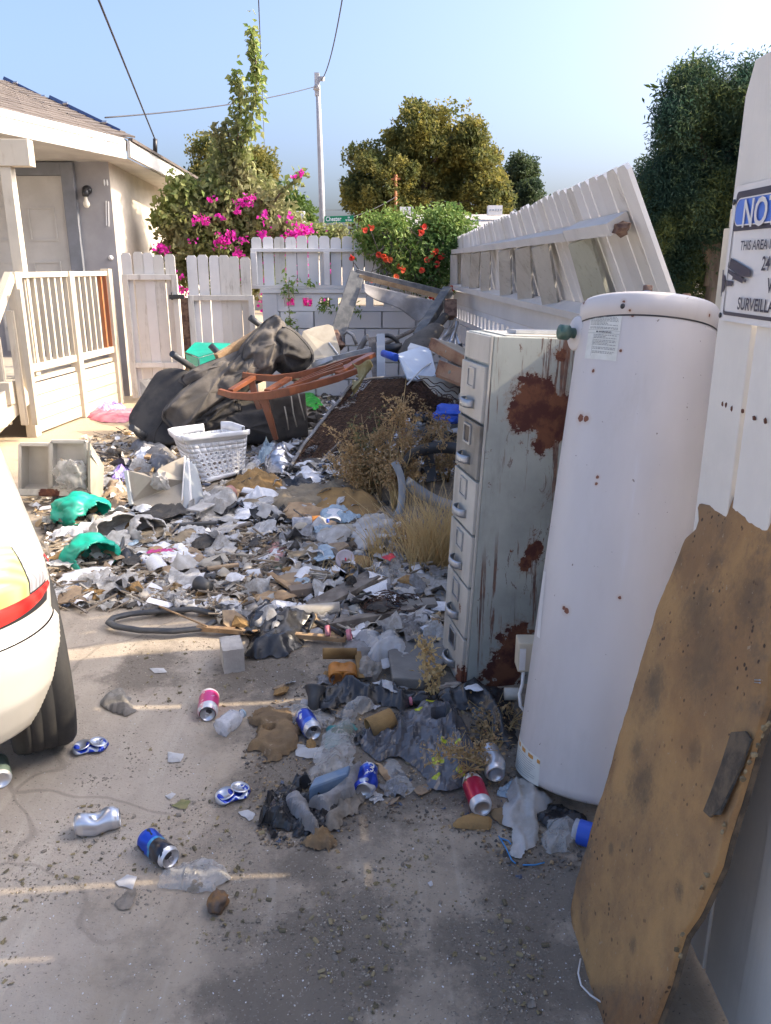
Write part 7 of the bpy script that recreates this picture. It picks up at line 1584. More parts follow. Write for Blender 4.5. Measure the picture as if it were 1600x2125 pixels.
rag('grey_scarf', [(265, 885), (290, 868), (315, 872), (318, 890), (290, 900)], M['clothw'], 'printed pale bag right of the faded pink tray', 'bag', h=.09, cell=.022, amp=.5, seed=69)
rag('clear_film', [(225, 1000), (245, 978), (270, 965), (290, 972), (268, 992), (250, 1008)], M['purple'], 'clear film with blue print right of the cream bins', 'film', h=.10, cell=.018, amp=.6, seed=70, flat=True)
rag('brown_paper_bag', [(215, 1060), (212, 1020), (235, 1000), (262, 1010), (268, 1050), (240, 1068)], M['card'], 'brown paper bag between the cream bins and the beige housing', 'bag', h=.14, cell=.018, amp=.4, seed=71, edge=.08)
rag('foam_sheet', [(268, 930), (300, 928), (345, 930), (372, 960), (330, 985), (300, 960)], M['clothg'], 'grey crumpled sheeting in front of the sofa leg', 'sheeting', h=.10, cell=.02, amp=.6, seed=72)
rag('white_sheet_piece', [(272, 950), (300, 940), (322, 925), (330, 945), (300, 965)], M['whitebag'], 'curved white plastic piece left of the laundry basket', 'plastic piece', h=.12, cell=.016, amp=.3, seed=73, edge=.05, flat=True)
rag('plastic_shard', [(160, 1240), (200, 1215), (255, 1210), (262, 1225), (215, 1250)], M['foam'], 'flat tan foam layers lying above the white board near the drive', 'foam', h=.04, cell=.012, amp=.2, edge=.01, seed=74)
rag('white_board_piece', [(250, 1250), (290, 1225), (345, 1220), (372, 1245), (330, 1252)], M['paperw'], 'large flat white board piece at the left of the litter', 'board', h=.02, cell=.014, amp=.1, edge=.01, seed=75, flat=True)
rag('plastic_trim', [(110, 1205), (150, 1190), (230, 1180), (235, 1195), (160, 1215), (115, 1218)], M['whitebag'], 'long pale curved plastic trim near the car', 'trim', h=.04, cell=.014, amp=.2, edge=.015, seed=76, flat=True)
rag('white_box_piece', [(118, 1222), (150, 1222), (160, 1240), (130, 1255)], M['whitebag'], 'white plastic corner piece beside the car', 'plastic piece', h=.05, cell=.014, amp=.2, edge=.02, seed=77, flat=True)
rag('dark_green_rag', [(548, 1188), (580, 1172), (605, 1180), (595, 1196), (562, 1202)], pm('dark_green_film', (.06, .12, .06), (.10, .16, .09), 12, rough=.5), 'dark green foil scrap below the salmon pink cup', 'scrap', h=.04, cell=.01, amp=.6, seed=78)
rag('cream_wrapper', [(455, 1210), (475, 1196), (500, 1205), (512, 1228), (480, 1230)], M['clearfilm'], 'frosted clear wrapper right of the black cup', 'wrapper', h=.05, cell=.012, amp=.4, seed=79, flat=True)
rag('white_sleeve', [(615, 1200), (640, 1180), (680, 1190), (672, 1212), (640, 1215)], M['clothw'], 'dirty white cloth with grey stripes left of the broad plank', 'cloth', h=.06, cell=.013, amp=.6, seed=80)
rag('box_panel', [(450, 1255), (505, 1252), (510, 1280), (465, 1285), (450, 1275)], M['paperw'], 'pale printed carton left of the black cloth', 'carton', h=.06, cell=.013, amp=.15, seed=81, edge=.01, flat=True)
rag('orange_foam_pad', [(640, 1040), (700, 1030), (770, 1032), (800, 1060), (790, 1082), (720, 1090), (670, 1085), (650, 1062)], M['foam'], 'ochre carpet pad bulging behind the stuffed white sack', 'foam', h=.13, cell=.02, amp=.35, fs=4, edge=.06, seed=82)
rag('underlay_sheet', [(520, 1058), (560, 1030), (640, 1022), (700, 1010), (760, 1005), (800, 1020), (740, 1035), (660, 1060), (590, 1072)], M['jute'], 'long fold of dirty carpet underlay above the labelled bottle', 'carpet', h=.12, cell=.02, amp=.45, fs=5, edge=.06, seed=83, ripple=(.02, 6, 22))
rag('underlay_sheet', [(470, 1010), (520, 985), (575, 990), (590, 1010), (540, 1030), (490, 1030)], M['foam'], 'ochre foam piece right below the laundry basket', 'foam', h=.10, cell=.02, amp=.5, seed=84)
rag('white_cloth_heap', [(400, 1060), (440, 1035), (490, 1040), (498, 1065), (470, 1085), (420, 1090)], M['clothw'], 'stiff pale cloth heap below the grey fairing', 'cloth', h=.12, cell=.015, amp=.6, fs=6, seed=85, flat=True)
rag('torn_paper', [(345, 1125), (370, 1100), (400, 1085), (430, 1100), (425, 1135), (380, 1145)], M['paperw'], 'large torn white paper sheet between jugs and litter', 'paper', h=.06, cell=.013, amp=.4, seed=86, flat=True)
rag('plastic_tub', [(700, 1100), (735, 1070), (790, 1068), (730, 1095)], M['jute'], 'thin dusty fibre layer behind the stuffed sack', 'carpet', h=.03, cell=.014, amp=.4, seed=87)
rag('pale_tile', [(622, 1100), (660, 1090), (700, 1100), (690, 1120), (650, 1125), (625, 1115)], M['paperw'], 'crumpled pale paper below the labelled bottle', 'paper', h=.04, cell=.011, amp=.6, seed=88, flat=True)
m = MB()
for k in range(26):
    c = gg(800 + jit(30), 1258 + jit(10), .03); r_ = rnd.uniform(.03, .09); m.tube([c + Vector((r_ * 1.2 * math.cos(a), r_ * math.sin(a), .02 + .015 * math.sin(a * 2 + k))) for a in [q * .6 for q in range(rnd.randint(5, 11))]], .0022, 4)
setp(m.build('wire_tangle', M['wireb'], off=gg(800, 1258)), 'tangle of rusty wire below the khaki bar', 'wire')
# crushed metal tin layers etc near basket
rag('food_cans_heap', [(545, 960), (560, 935), (590, 930), (605, 955), (590, 985), (555, 985)], M['alu'], 'heap of crushed bright packaging between basket and springs', 'packaging', h=.12, cell=.015, amp=.7, fs=10, seed=90)
rag('blue_carton', [(532, 968), (545, 932), (572, 935), (570, 965)], M['bluefilm'], 'light blue packaging film right of the laundry basket', 'packaging', h=.16, cell=.015, amp=.6, seed=91, flat=True)
# ================================================================ SCATTERED SCRAPS
def variant(kind, seed):
    m = MB(); R_ = random.Random(seed)
    if kind in ('sheet', 'cloth'):
        n = 7; a = R_.uniform(.6, 1.0); hh = .22 if kind == 'sheet' else .4
        def fn(s, t): x, y = s - .5, t - .5; r_ = 1 + .5 * noise.noise(Vector((x * 3, y * 3, seed))); return Vector((x * r_, y * r_ * a, .05 + hh * (noise.noise(Vector((x * 3.5, y * 3.5, seed * 2.1))) + .35 * abs(noise.noise(Vector((x * 8, y * 8, seed)))))))
        m.grid(fn, n, n, smooth=(kind == 'cloth'), keep=lambda s, t: (abs(s - .5) + abs(t - .5)) < .85 + .2 * math.sin(seed + s * 9))
    elif kind == 'card':
        def fn(s, t): return Vector(((s - .5), (t - .5) * .6, .12 * abs(s - R_.choice((.5, .5))) + .06))
        P = [Vector((.5 * math.cos(a) * R_.uniform(.7, 1.1), .32 * math.sin(a) * R_.uniform(.7, 1.1), .06 + .05 * math.sin(a + seed))) for a in [k * math.pi / 3.5 for k in range(7)]]; m.poly(P, .03, nrm=Vector((0, 0, 1)))
    elif kind == 'stick': m.bar((-.5, 0, .03), (.5, R_.uniform(-.05, .05), .03 + R_.uniform(0, .08)), .05, .04, w2=.03)
    elif kind == 'chunk': m.blob((0, 0, .12), (.5, .38, .22), seed, 1, .35, 1.7)
    elif kind == 'curl':
        def fn(s, t): a = s * 2.6 - 1.3; return Vector((.35 * math.sin(a), (t - .5) * .9 * (1 + .2 * math.sin(seed + s * 4)), .30 * math.cos(a) + .0))
        m.grid(fn, 8, 4)
    return m
KINDS = [('paper_scrap', 'sheet', 'paperw', 'paper', .055, .17, 'torn pale paper scrap among the mixed litter', 3),
         ('cloth_scrap', 'cloth', 'clothw', 'cloth', .07, .2, 'dirty pale cloth scrap among the mixed litter', 2),
         ('grey_scrap', 'cloth', 'clothg', 'cloth', .07, .18, 'dark grey cloth scrap among the mixed litter', 2),
         ('cardboard_piece', 'card', 'card', 'cardboard', .06, .2, 'brown cardboard piece among the mixed litter', 2),
         ('wood_stick', 'stick', 'oldwood', 'stick', .10, .35, 'grey splintered stick among the mixed litter', 2),
         ('foam_lump', 'chunk', 'foam', 'foam', .04, .12, 'ochre foam lump among the mixed litter', 1),
         ('plastic_shard', 'curl', 'whitebag', 'plastic piece', .05, .14, 'curled white plastic shard among the mixed litter', 2),
         ('film_scrap', 'sheet', 'clearfilm', 'film', .07, .2, 'dusty clear film scrap among the mixed litter', 2),
         ('black_scrap', 'cloth', 'blackbag', 'plastic piece', .06, .18, 'black plastic scrap among the mixed litter', 1),
         ('stone_lump', 'chunk', 'stone', 'stone', .03, .10, 'grey stone lump among the mixed litter', 1)]
LREG = [(105, 1265), (95, 1120), (60, 1040), (110, 930), (200, 905), (260, 890), (310, 920), (420, 900), (560, 925), (610, 990), (700, 1000), (830, 1100), (925, 1190), (915, 1330), (860, 1345), (700, 1320), (480, 1312), (430, 1270), (260, 1262)]
PREG = [(560, 925), (640, 860), (660, 780), (700, 740), (800, 720), (930, 740), (955, 830), (950, 940), (930, 1000), (700, 1000), (600, 990)]
def sample(reg):
    x0, x1 = min(p[0] for p in reg), max(p[0] for p in reg); y0, y1 = min(p[1] for p in reg), max(p[1] for p in reg)
    while True:
        x, y = rnd.uniform(x0, x1), rnd.uniform(y0, y1)
        if inpoly(x, y, reg): return x, y
# larger sheets lying flat and overlapping
SHM = [('card', 'tan cardboard sheet', 'cardboard_sheet', 'cardboard'), ('paperw', 'wrinkled white paper sheet', 'paper_sheet', 'paper'), ('clothw', 'dirty off white cloth', 'cloth_sheet', 'cloth'), ('jute', 'brown underlay scrap', 'underlay_scrap', 'carpet'), ('foam', 'ochre foam sheet', 'foam_sheet', 'foam'), ('tanfabric', 'beige board fragment', 'board_fragment', 'board'), ('whitebag', 'white carrier bag', 'carrier_bag', 'bag'), ('rawwood', 'tan wood fragment', 'wood_fragment', 'wood'), ('bluefilm', 'pale blue film', 'film_sheet', 'film'), ('fabric', 'charcoal cloth', 'cloth_sheet', 'cloth')]
BREG = [(120, 1230), (110, 1120), (230, 1000), (330, 1020), (480, 1030), (620, 1010), (800, 1080), (920, 1210), (900, 1290), (700, 1290), (480, 1270)]
for k in range(64):
    mk, lb, nm, ct_ = SHM[(k * 7 + k // 10) % 10]
    while True:
        x, y = rnd.uniform(100, 930), rnd.uniform(930, 1300)
        if inpoly(x, y, BREG): break
    q = gg(x, y); r0 = rnd.uniform(.05, .15) * (1.2 if y < 1120 else .85); a0 = rnd.uniform(0, 6.28); asp = rnd.uniform(.5, .95); nv = rnd.randint(5, 8); PP_ = []
    for i in range(nv):
        a = 2 * math.pi * i / nv + jit(.3); rr = r0 * rnd.uniform(.75, 1.15); dx, dy = rr * math.cos(a), rr * asp * math.sin(a); PP_.append((q.x + dx * math.cos(a0) - dy * math.sin(a0), q.y + dx * math.sin(a0) + dy * math.cos(a0)))
    wh_ = 'near the front of the litter' if y > 1180 else ('in the left of the litter' if x < 460 else 'in the middle of the litter')
    stiff = mk in ('card', 'tanfabric', 'rawwood', 'foam')
    rag(nm, PP_, M[mk], lb + ' ' + wh_, ct_, group=lb + 's ' + wh_, world=True, h=rnd.uniform(.02, .04) if stiff else rnd.uniform(.04, .08), cell=.012, amp=.25 if stiff else .7, fs=8, edge=.008 if stiff else .03, seed=100 + k, z0=rnd.uniform(.02, .05), flat=not stiff and mk != 'clothw', fine=.5)
bag_ = [k for k in KINDS for _ in range(k[7])]
vmesh = {}
def getmesh(kk, i):
    key = (kk[0], i)
    if key not in vmesh:
        o = variant(kk[1], i * 13 + len(kk[0])).build(kk[0], M[kk[2]], recalc=False); vmesh[key] = o.data; bpy.data.objects.remove(o)
    return vmesh[key]
for i in range(440):
    kk = rnd.choice(bag_); reg = LREG if i < 350 else PREG; x, y = sample(reg); s = rnd.uniform(kk[4], kk[5] * 1.25) * (1.0 if y < 1150 else .85)
    p = gg(x, y, rnd.uniform(.0, .03)); o = bpy.data.objects.new(kk[0], getmesh(kk, rnd.randint(0, 5))); link(o)
    o.location = p; o.scale = (s, s, s * rnd.uniform(.6, 1.3)); o.rotation_euler = (rnd.gauss(0, .35), rnd.gauss(0, .35), rnd.uniform(0, 6.28))
    where = 'on the rubbish mound' if i >= 350 else ('in the near litter' if y > 1170 else ('in the left litter' if x < 450 else 'in the middle litter'))
    setp(o, kk[6].replace('among the mixed litter', where), kk[3], kk[6].replace(' among the mixed litter', 's ') + where)
for i in range(60):
    kk = KINDS[(3, 4, 8, 2, 5, 0)[i % 6]]; x, y = sample([(560, 1420), (700, 1390), (900, 1430), (1050, 1500), (1080, 1640), (960, 1680), (760, 1660), (640, 1560)]); s = rnd.uniform(.03, .09)
    o = bpy.data.objects.new(kk[0], getmesh(kk, rnd.randint(0, 5))); link(o); o.location = gg(x, y, .005); o.scale = (s, s, s * .8); o.rotation_euler = (rnd.gauss(0, .3), rnd.gauss(0, .3), rnd.uniform(0, 6.28)); wh_ = 'around the spotted bag and foreground cans'
    setp(o, kk[6].replace('among the mixed litter', wh_), kk[3], kk[6].replace(' among the mixed litter', 's ') + wh_)
# fine litter that nobody could count
def scatter(name, regs, n, kinds, smin, smax, mat, dz=.0, conc=None, tilt=.4):
    V = []; Fc = []; base = 0; varr = []
    for kd, sd in kinds:
        m = variant(kd, sd); tri = []
        for f in m.f:
            for q in range(1, len(f) - 1): tri.append((f[0], f[q], f[q + 1]))
        varr.append((np.array([tuple(v) for v in m.v]), np.array(tri)))
    for i in range(n):
        x, y = regs(); s = smin * (smax / smin) ** rnd.random(); p = Vector((x, y, gz(x, y) + dz)) if not isinstance(x, tuple) else None
        v, f = varr[i % len(varr)]; a, b, c = rnd.gauss(0, tilt), rnd.gauss(0, tilt), rnd.uniform(0, 6.28)
        Rm = np.array((Matrix.Rotation(c, 3, 'Z') @ Matrix.Rotation(a, 3, 'X') @ Matrix.Rotation(b, 3, 'Y')))
        V.append(v @ Rm.T * s + np.array([p.x, p.y, p.z])); Fc.append(f + base); base += len(v)
    o = npmesh(name, np.concatenate(V), np.concatenate(Fc), mat); o['kind'] = 'stuff'; return o
wl = [(gg(a, b).x, gg(a, b).y) for a, b in LREG]; wp_ = [(gg(a, b).x, gg(a, b).y) for a, b in PREG]
def preg(reg, k=1):
    def f():
        x, y = sample(reg); q = gg(x, y); return q.x, q.y
    return f
def islmat(name, a, b, c=None, rough=.9, thin=None):
    m = NT(name); isl = m.island(); col = m.mix(isl, a, b)
    if c: col = m.mix(m.step(m.n('ShaderNodeNewGeometry').outputs['Random Per Island'], .72, .74), col, c)
    m.l(col, m.b.inputs[0]); m.b.inputs['Roughness'].default_value = rough; m.bump(m.noise(120, 3), .3, .002); return m.m
M['mixpale'] = islmat('pale_mixed_scraps', (.54, .50, .44), (.36, .31, .24), (.66, .66, .68)); M['mixbrown'] = islmat('brown_mixed_scraps', (.20, .155, .11), (.09, .07, .055), (.34, .24, .13))
M['mixdark'] = islmat('dark_mixed_scraps', (.06, .056, .052), (.15, .135, .12), (.10, .12, .17)); M['mixstick'] = islmat('splinters', (.33, .27, .20), (.16, .13, .10), (.42, .38, .32))
scatter('pale_litter', preg(LREG), 1900, [('sheet', 1), ('curl', 2), ('card', 3), ('sheet', 7)], .018, .10, M['mixpale'], .008)
scatter('brown_litter', preg(LREG), 3600, [('card', 1), ('chunk', 2), ('sheet', 4), ('curl', 5)], .012, .07, M['mixbrown'], .004)
scatter('dark_litter', preg(LREG), 900, [('cloth', 1), ('card', 6), ('chunk', 3)], .015, .08, M['mixdark'], .004)
scatter('splinter_litter', preg(LREG), 1400, [('stick', 1), ('stick', 5)], .03, .22, M['mixstick'], .012, tilt=.2)
scatter('mound_litter', preg(PREG), 700, [('sheet', 1), ('curl', 2), ('card', 3)], .03, .16, M['mixpale'], .01)
scatter('mound_litter', preg(PREG), 900, [('cloth', 3), ('card', 2), ('stick', 3), ('chunk', 3)], .03, .20, M['mixdark'], .01)
NREG = [(520, 1480), (660, 1400), (900, 1400), (1060, 1480), (1080, 1620), (1200, 1740), (1240, 1800), (1080, 1830), (960, 1730), (780, 1700), (700, 1770), (540, 1760), (500, 1600)]
scatter('near_crumbs', preg(NREG), 2600, [('chunk', 1), ('chunk', 4), ('card', 3), ('curl', 2)], .0025, .016, M['mixbrown'], .001)
scatter('near_dark_crumbs', preg(NREG), 600, [('chunk', 2), ('cloth', 4)], .003, .018, M['mixdark'], .001)
FREG = [(150, 1300), (900, 1330), (1200, 1700), (1200, 1880), (1240, 2120), (0, 2120), (0, 1640), (150, 1560)]
def clumpy():
    cs = [(rnd.gauss(0, 1), rnd.gauss(0, 1)) for _ in range(3)]
    while True:
        x, y = sample(FREG); q = gg(x, y)
        if nz(q.x, q.y, 1.6, 2.0) + .6 * nz(q.x, q.y, 5, 1) + (.35 if x > 620 and y > 1850 else 0) + (.3 if 300 < x < 620 and y < 1480 else 0) - (.5 if x < 280 and y < 1640 else 0) > .05 + .2 * rnd.random(): return q.x, q.y
M['grit'] = islmat('grit', (.26, .22, .17), (.13, .11, .09), (.40, .35, .28)); M['leafbit'] = islmat('leaf_bits', (.20, .16, .08), (.33, .27, .16), (.12, .10, .06))
scatter('soil_crumbs', clumpy, 6500, [('chunk', 1), ('chunk', 6), ('chunk', 9)], .0015, .008, M['grit'], -.0005)
scatter('soil_clods', clumpy, 160, [('chunk', 1), ('chunk', 6)], .006, .022, M['clod'], -.001)
scatter('leaf_bits', clumpy, 500, [('sheet', 3), ('curl', 6)], .005, .018, M['leafbit'], .001)
scatter('pale_grit', lambda: (lambda q: (q.x, q.y))(gg(*sample(FREG))), 1300, [('chunk', 3)], .002, .006, M['mixpale'], 0)
def ring_clods(cx, cy, rx, ry, n, s0, s1): 
    def f():
        q = gg(cx + rnd.gauss(0, rx), cy + rnd.gauss(0, ry)); return q.x, q.y
    return f
for k, (cx, cy, rx, ry, n) in enumerate(((800, 1560, 120, 50, 500), (980, 1500, 60, 50, 300), (640, 1420, 60, 30, 200), (270, 1390, 8, 40, 130), (235, 1450, 20, 14, 120), (400, 1370, 60, 25, 260), (270, 1560, 10, 30, 90), (195, 1620, 20, 10, 90), (280, 1865, 22, 12, 120), (322, 1733, 9, 8, 60), (370, 1590, 22, 16, 90), (560, 1390, 60, 30, 200), (700, 1950, 120, 50, 500), (1080, 1980, 70, 80, 450), (1120, 1830, 60, 40, 350))):
    scatter('soil_crumbs', ring_clods(cx, cy, rx, ry, n, 0, 0), n, [('chunk', 2), ('chunk', 7), ('chunk', 4)], .002, .011, M['clod'], -.001)
# ================================================================ VEGETATION
def foliage(name, c1, c2, c3=None, thin=.35):
    m = NT(name); col = m.mix(m.island(), c1, c2); col = m.mix(m.step(m.noise(1.1, 4, .6), .40, .62), col, c3 or tuple(x * .7 for x in c1)); m.l(col, m.b.inputs[0]); m.b.inputs['Roughness'].default_value = .6; m.b.inputs['Specular IOR Level'].default_value = .3
    tr = m.n('ShaderNodeBsdfTranslucent'); mx = m.n('ShaderNodeMixShader'); mx.inputs[0].default_value = thin; m.l(col, tr.inputs[0]); m.l(m.b.outputs[0], mx.inputs[1]); m.l(tr.outputs[0], mx.inputs[2]); m.l(mx.outputs[0], m.t.nodes['Material Output'].inputs[0]); return m.m
M['lf_olive'] = foliage('yellow_green_leaves', (.17, .17, .045), (.30, .25, .06), (.10, .12, .04), .5); M['lf_dark'] = foliage('dark_leaves', (.05, .08, .035), (.10, .13, .05), (.04, .065, .035), .45)
M['lf_mid'] = foliage('mid_leaves', (.07, .12, .025), (.13, .20, .04)); M['lf_boug'] = foliage('bougainvillea_leaves', (.16, .24, .05), (.34, .36, .13), (.24, .23, .11)); M['lf_vine'] = foliage('vine_leaves', (.12, .22, .045), (.27, .33, .09), (.07, .14, .04))
M['lf_conif'] = foliage('feathery_leaves', (.045, .09, .05), (.18, .21, .06), (.03, .07, .05), .5); M['bract'] = foliage('magenta_bracts', (.60, .01, .30), (.75, .05, .45), (.55, .02, .33)); M['trumpet'] = foliage('orange_red_trumpets', (.65, .07, .03), (.75, .20, .08), (.6, .05, .04))
M['dry'] = foliage('dry_weed', (.40, .27, .13), (.52, .37, .20), (.28, .19, .10), .35); M['straw'] = foliage('straw', (.55, .40, .19), (.66, .52, .28), (.45, .31, .14), .35); M['drygreen'] = foliage('greyish_weed', (.13, .15, .07), (.22, .17, .08), None, .2)
M['bark'] = pm('bark', (.10, .075, .055), (.16, .13, .10), 10, rough=.95, bump=.6, stretch=(1, 1, .2))
def clumps(blobs, per_clump, leaf_r, flatz=.8, inner=.25):
    P = []
    for (c, r, n) in blobs:
        c = np.array(c); r = np.array(r if isinstance(r, (tuple, list)) else (r, r, r))
        for _ in range(n):
            v = NR.normal(size=3); v /= np.linalg.norm(v)
            if r[0] > .5: v = v * (.86 + .5 * noise.noise(Vector(v * 2.1 + c * .37)) + .3 * noise.noise(Vector(v * 5 + c)))
            k = (inner + (1 - inner) * NR.random()) ** .5 if NR.random() < .35 else NR.uniform(.85, 1.08)
            cc = c + v * r * k; m_ = int(per_clump * NR.uniform(.5, 1.5)); q = np.clip(NR.normal(size=(m_, 3)), -1.5, 1.5) * leaf_r * NR.uniform(.6, 1.4); q[:, 2] *= flatz; P.append(cc + q)
    return np.concatenate(P)
def tree(name, label, base, top, trunk_r, blobs, per, lr, leaf, mat, flatz=.8, limbs=6, **kw):
    r = root(name, label, 'tree', base); m = MB(); b = Vector(base); t = Vector(top); m.tube([b, b.lerp(t, .4) + Vector((.1, 0, 0)), t], [trunk_r, trunk_r * .7, trunk_r * .3], 8)
    for k in range(limbs):
        bl = blobs[k % len(blobs)]; e = Vector(bl[0]) + Vector((jit(.5), jit(.5), jit(.3))) * (bl[1] if not isinstance(bl[1], (tuple, list)) else bl[1][0]); s = b.lerp(t, rnd.uniform(.4, .9)); m.tube([s, s.lerp(e, .5) + Vector((0, 0, .1)), e], [trunk_r * .4, trunk_r * .25, trunk_r * .06], 6)
    m.build('trunk', M['bark'], r); P = clumps(blobs, per, lr, flatz); leaves('crown', P, leaf, mat, r, **kw); return r
def wp2(px, py, Y): q = at(px, py, Y); return (q.x, q.y, q.z)
s_ = 45 / F
B = []
for (x, y, r_, n) in ((800, 390, 75, 60), (880, 310, 75, 75), (960, 300, 45, 40), (850, 300, 50, 35), (960, 370, 70, 60), (1010, 415, 45, 40), (760, 340, 40, 22), (770, 430, 50, 35), (900, 430, 80, 60), (740, 390, 24, 12), (905, 262, 26, 14), (990, 340, 28, 14)): B.append((wp2(x, y, 45 + jit(1.5)), r_ * s_, n))
tree('large_tree', 'large yellowing round crowned tree beyond the flat roofed house', at(880, 480, 45).to_tuple()[:2] + (0,), wp2(880, 320, 45), .45, B, 150, .27, .20, M['lf_olive'], limbs=8)
B = [(wp2(x, y, 52 + jit(1)), r_ * 52 / F, n) for x, y, r_, n in ((1085, 365, 28, 30), (1070, 400, 32, 30), (1100, 410, 30, 30), (1078, 345, 16, 14))]
tree('small_tree', 'small dark rounded tree right of the large yellowing tree', at(1085, 480, 52).to_tuple()[:2] + (0,), wp2(1085, 400, 52), .25, B, 130, .26, .2, M['lf_dark'])
B = [(wp2(x, y, 40 + jit(1)), r_ * 40 / F, n) for x, y, r_, n in ((440, 330, 40, 40), (480, 350, 45, 40), (530, 350, 38, 40), (420, 370, 30, 25), (550, 385, 26, 20), (500, 400, 50, 30))]
tree('background_tree', 'brownish tree behind the tall bougainvillea shoots', at(480, 480, 40).to_tuple()[:2] + (0,), wp2(480, 360, 40), .35, B, 110, .24, .17, M['lf_olive'])
B = [(wp2(x, y, 36 + jit(1)), r_ * 36 / F, n) for x, y, r_, n in ((580, 415, 26, 30), (610, 432, 20, 26), (560, 430, 24, 24), (625, 450, 12, 10))]
tree('bright_green_tree', 'bright green low tree left of the metal pole', at(590, 480, 36).to_tuple()[:2] + (0,), wp2(590, 430, 36), .2, B, 75, .22, .2, M['lf_mid'])
B = [(wp2(x, y, 28), r_ * 28 / F, n) for x, y, r_, n in ((660, 498, 22, 26), (700, 500, 20, 24), (630, 500, 18, 18))]
tree('low_shrub', 'grey green shrub below the green street name sign', at(680, 500, 28).to_tuple()[:2] + (0,), wp2(680, 490, 28), .05, B, 60, .16, .13, M['lf_boug'])
YT = 13.0; s_ = YT / F; B = []
for (x, y, r_, n) in ((1440, 190, 55, 60), (1530, 210, 60, 60), (1600, 230, 70, 60), (1420, 290, 60, 70), (1500, 300, 80, 90), (1390, 370, 60, 70), (1460, 400, 80, 90), (1360, 430, 40, 50), (1400, 500, 80, 90), (1480, 520, 80, 80), (1380, 590, 70, 60), (1600, 350, 90, 70), (1700, 300, 110, 90), (1720, 450, 120, 80), (1410, 160, 24, 18), (1345, 345, 18, 14), (1335, 400, 14, 12), (1560, 150, 22, 16), (1385, 235, 22, 18)): B.append((wp2(x + 8, y + 22, YT + jit(.7)), r_ * s_ * .82, n))
rt = tree('feathery_tree', 'tall dark feathery tree behind the leaning fence at the right', at(1480, 620, YT).to_tuple()[:2] + (0,), wp2(1480, 350, YT), .2, B, 230, .12, .065, M['lf_conif'], flatz=1.3, limbs=10, aspect=.28, droop=.3)
P = []
for (x, y, n) in ((1440, 130, 20), (1395, 165, 16), (1360, 190, 14), (1360, 240, 14), (1545, 140, 14), (1470, 140, 14), (1330, 380, 14), (1320, 430, 12), (1590, 160, 14)):
    a = Vector(wp2(x + 25, y + 50, YT)); b = Vector(wp2(x, y - 8, YT))
    for k in range(n * 5): P.append(tuple(a.lerp(b, rnd.random()) + Vector((rnd.gauss(0, .07), rnd.gauss(0, .07), rnd.gauss(0, .06)))))
leaves('feathery_sprays', np.array(P), .12, M['lf_mid'], rt, aspect=.28)
# bougainvillea behind the gates
bgv = root('bougainvillea', 'tall bougainvillea with magenta flowers growing behind the gates beside the house', 'shrub', at(450, 560, 10.8).to_tuple()[:2] + (0,))
YV = 10.9; s_ = YV / F; B = []
for (x, y, r_, n) in ((385, 400, 30, 60), (400, 470, 55, 150), (460, 430, 55, 150), (520, 430, 50, 130), (560, 460, 40, 90), (450, 500, 60, 120), (540, 500, 45, 80), (370, 520, 30, 60), (480, 378, 28, 60), (470, 335, 18, 26), (520, 395, 26, 50), (355, 450, 20, 40), (590, 480, 30, 40), (380, 570, 22, 30), (450, 560, 50, 50), (545, 560, 50, 60)): B.append((wp2(x, y, YV + jit(.35)), r_ * s_, n))
P = [clumps(B, 14, .085)]
def shoot(pts, w0, w1, n):
    out = []; Q = [Vector(wp2(x, y, Y)) for x, y, Y in pts]
    for _ in range(n): f = rnd.random() * (len(Q) - 1); i = min(int(f), len(Q) - 2); k = f / (len(Q) - 1); w_ = w0 + (w1 - w0) * k; out.append(tuple(Q[i].lerp(Q[i + 1], f - i) + Vector((rnd.gauss(0, w_), rnd.gauss(0, w_), rnd.gauss(0, .05)))))
    return np.array(out), Q
SH = [([(490, 350, 10.7), (505, 290, 10.6), (530, 220, 10.5), (532, 140, 10.4), (520, 60, 10.3)], .085, .03, 520), ([(480, 380, 10.7), (492, 300, 10.6), (497, 220, 10.6), (490, 145, 10.5)], .08, .03, 360), ([(455, 380, 10.7), (460, 320, 10.7), (448, 262, 10.6)], .09, .03, 200), ([(480, 340, 10.7), (475, 280, 10.7), (468, 255, 10.7)], .10, .03, 120), ([(560, 430, 10.7), (590, 390, 10.6), (628, 362, 10.4)], .09, .03, 130), ([(540, 430, 10.7), (550, 395, 10.7)], .1, .05, 90), ([(470, 440, 10.6), (480, 380, 10.6), (510, 330, 10.6)], .10, .06, 300)]
stm = MB()
for pts, w0, w1, n in SH:
    a, Q = shoot(pts, w0, w1, n); P.append(a); stm.tube(Q, [.02] + [.012] * (len(Q) - 2) + [.004], 5)
stm.tube([Vector((at(450, 560, 10.8).x, 10.8, 0)), at(455, 480, 10.8), at(480, 380, 10.7)], [.05, .04, .02], 6); stm.build('stem', M['bark'], bgv)
leaves('foliage', np.concatenate(P), .085, M['lf_boug'], bgv, aspect=.65, droop=.5)
FL = [(330, 515, 10, 40), (345, 520, 9, 30), (462, 500, 16, 90), (410, 455, 9, 30), (425, 458, 8, 24), (455, 450, 7, 14), (500, 420, 8, 26), (518, 410, 9, 30), (515, 425, 8, 26), (493, 440, 7, 20), (545, 487, 11, 45), (550, 450, 10, 26), (625, 482, 17, 120), (605, 490, 10, 40), (640, 478, 8, 40), (495, 527, 7, 25), (372, 575, 8, 16), (380, 607, 8, 22), (612, 366, 5, 10), (625, 360, 5, 12), (440, 415, 8, 12), (600, 452, 8, 10), (480, 486, 10, 30), (372, 600, 9, 24), (400, 500, 10, 10), (505, 497, 8, 12)]
P = []
for x, y, r_, n in FL: c = np.array(wp2(x, y, 10.25)); P.append(c + NR.normal(size=(int(n * .8), 3)) * np.array([r_ * s_ * .5, .06, r_ * s_ * .4]))
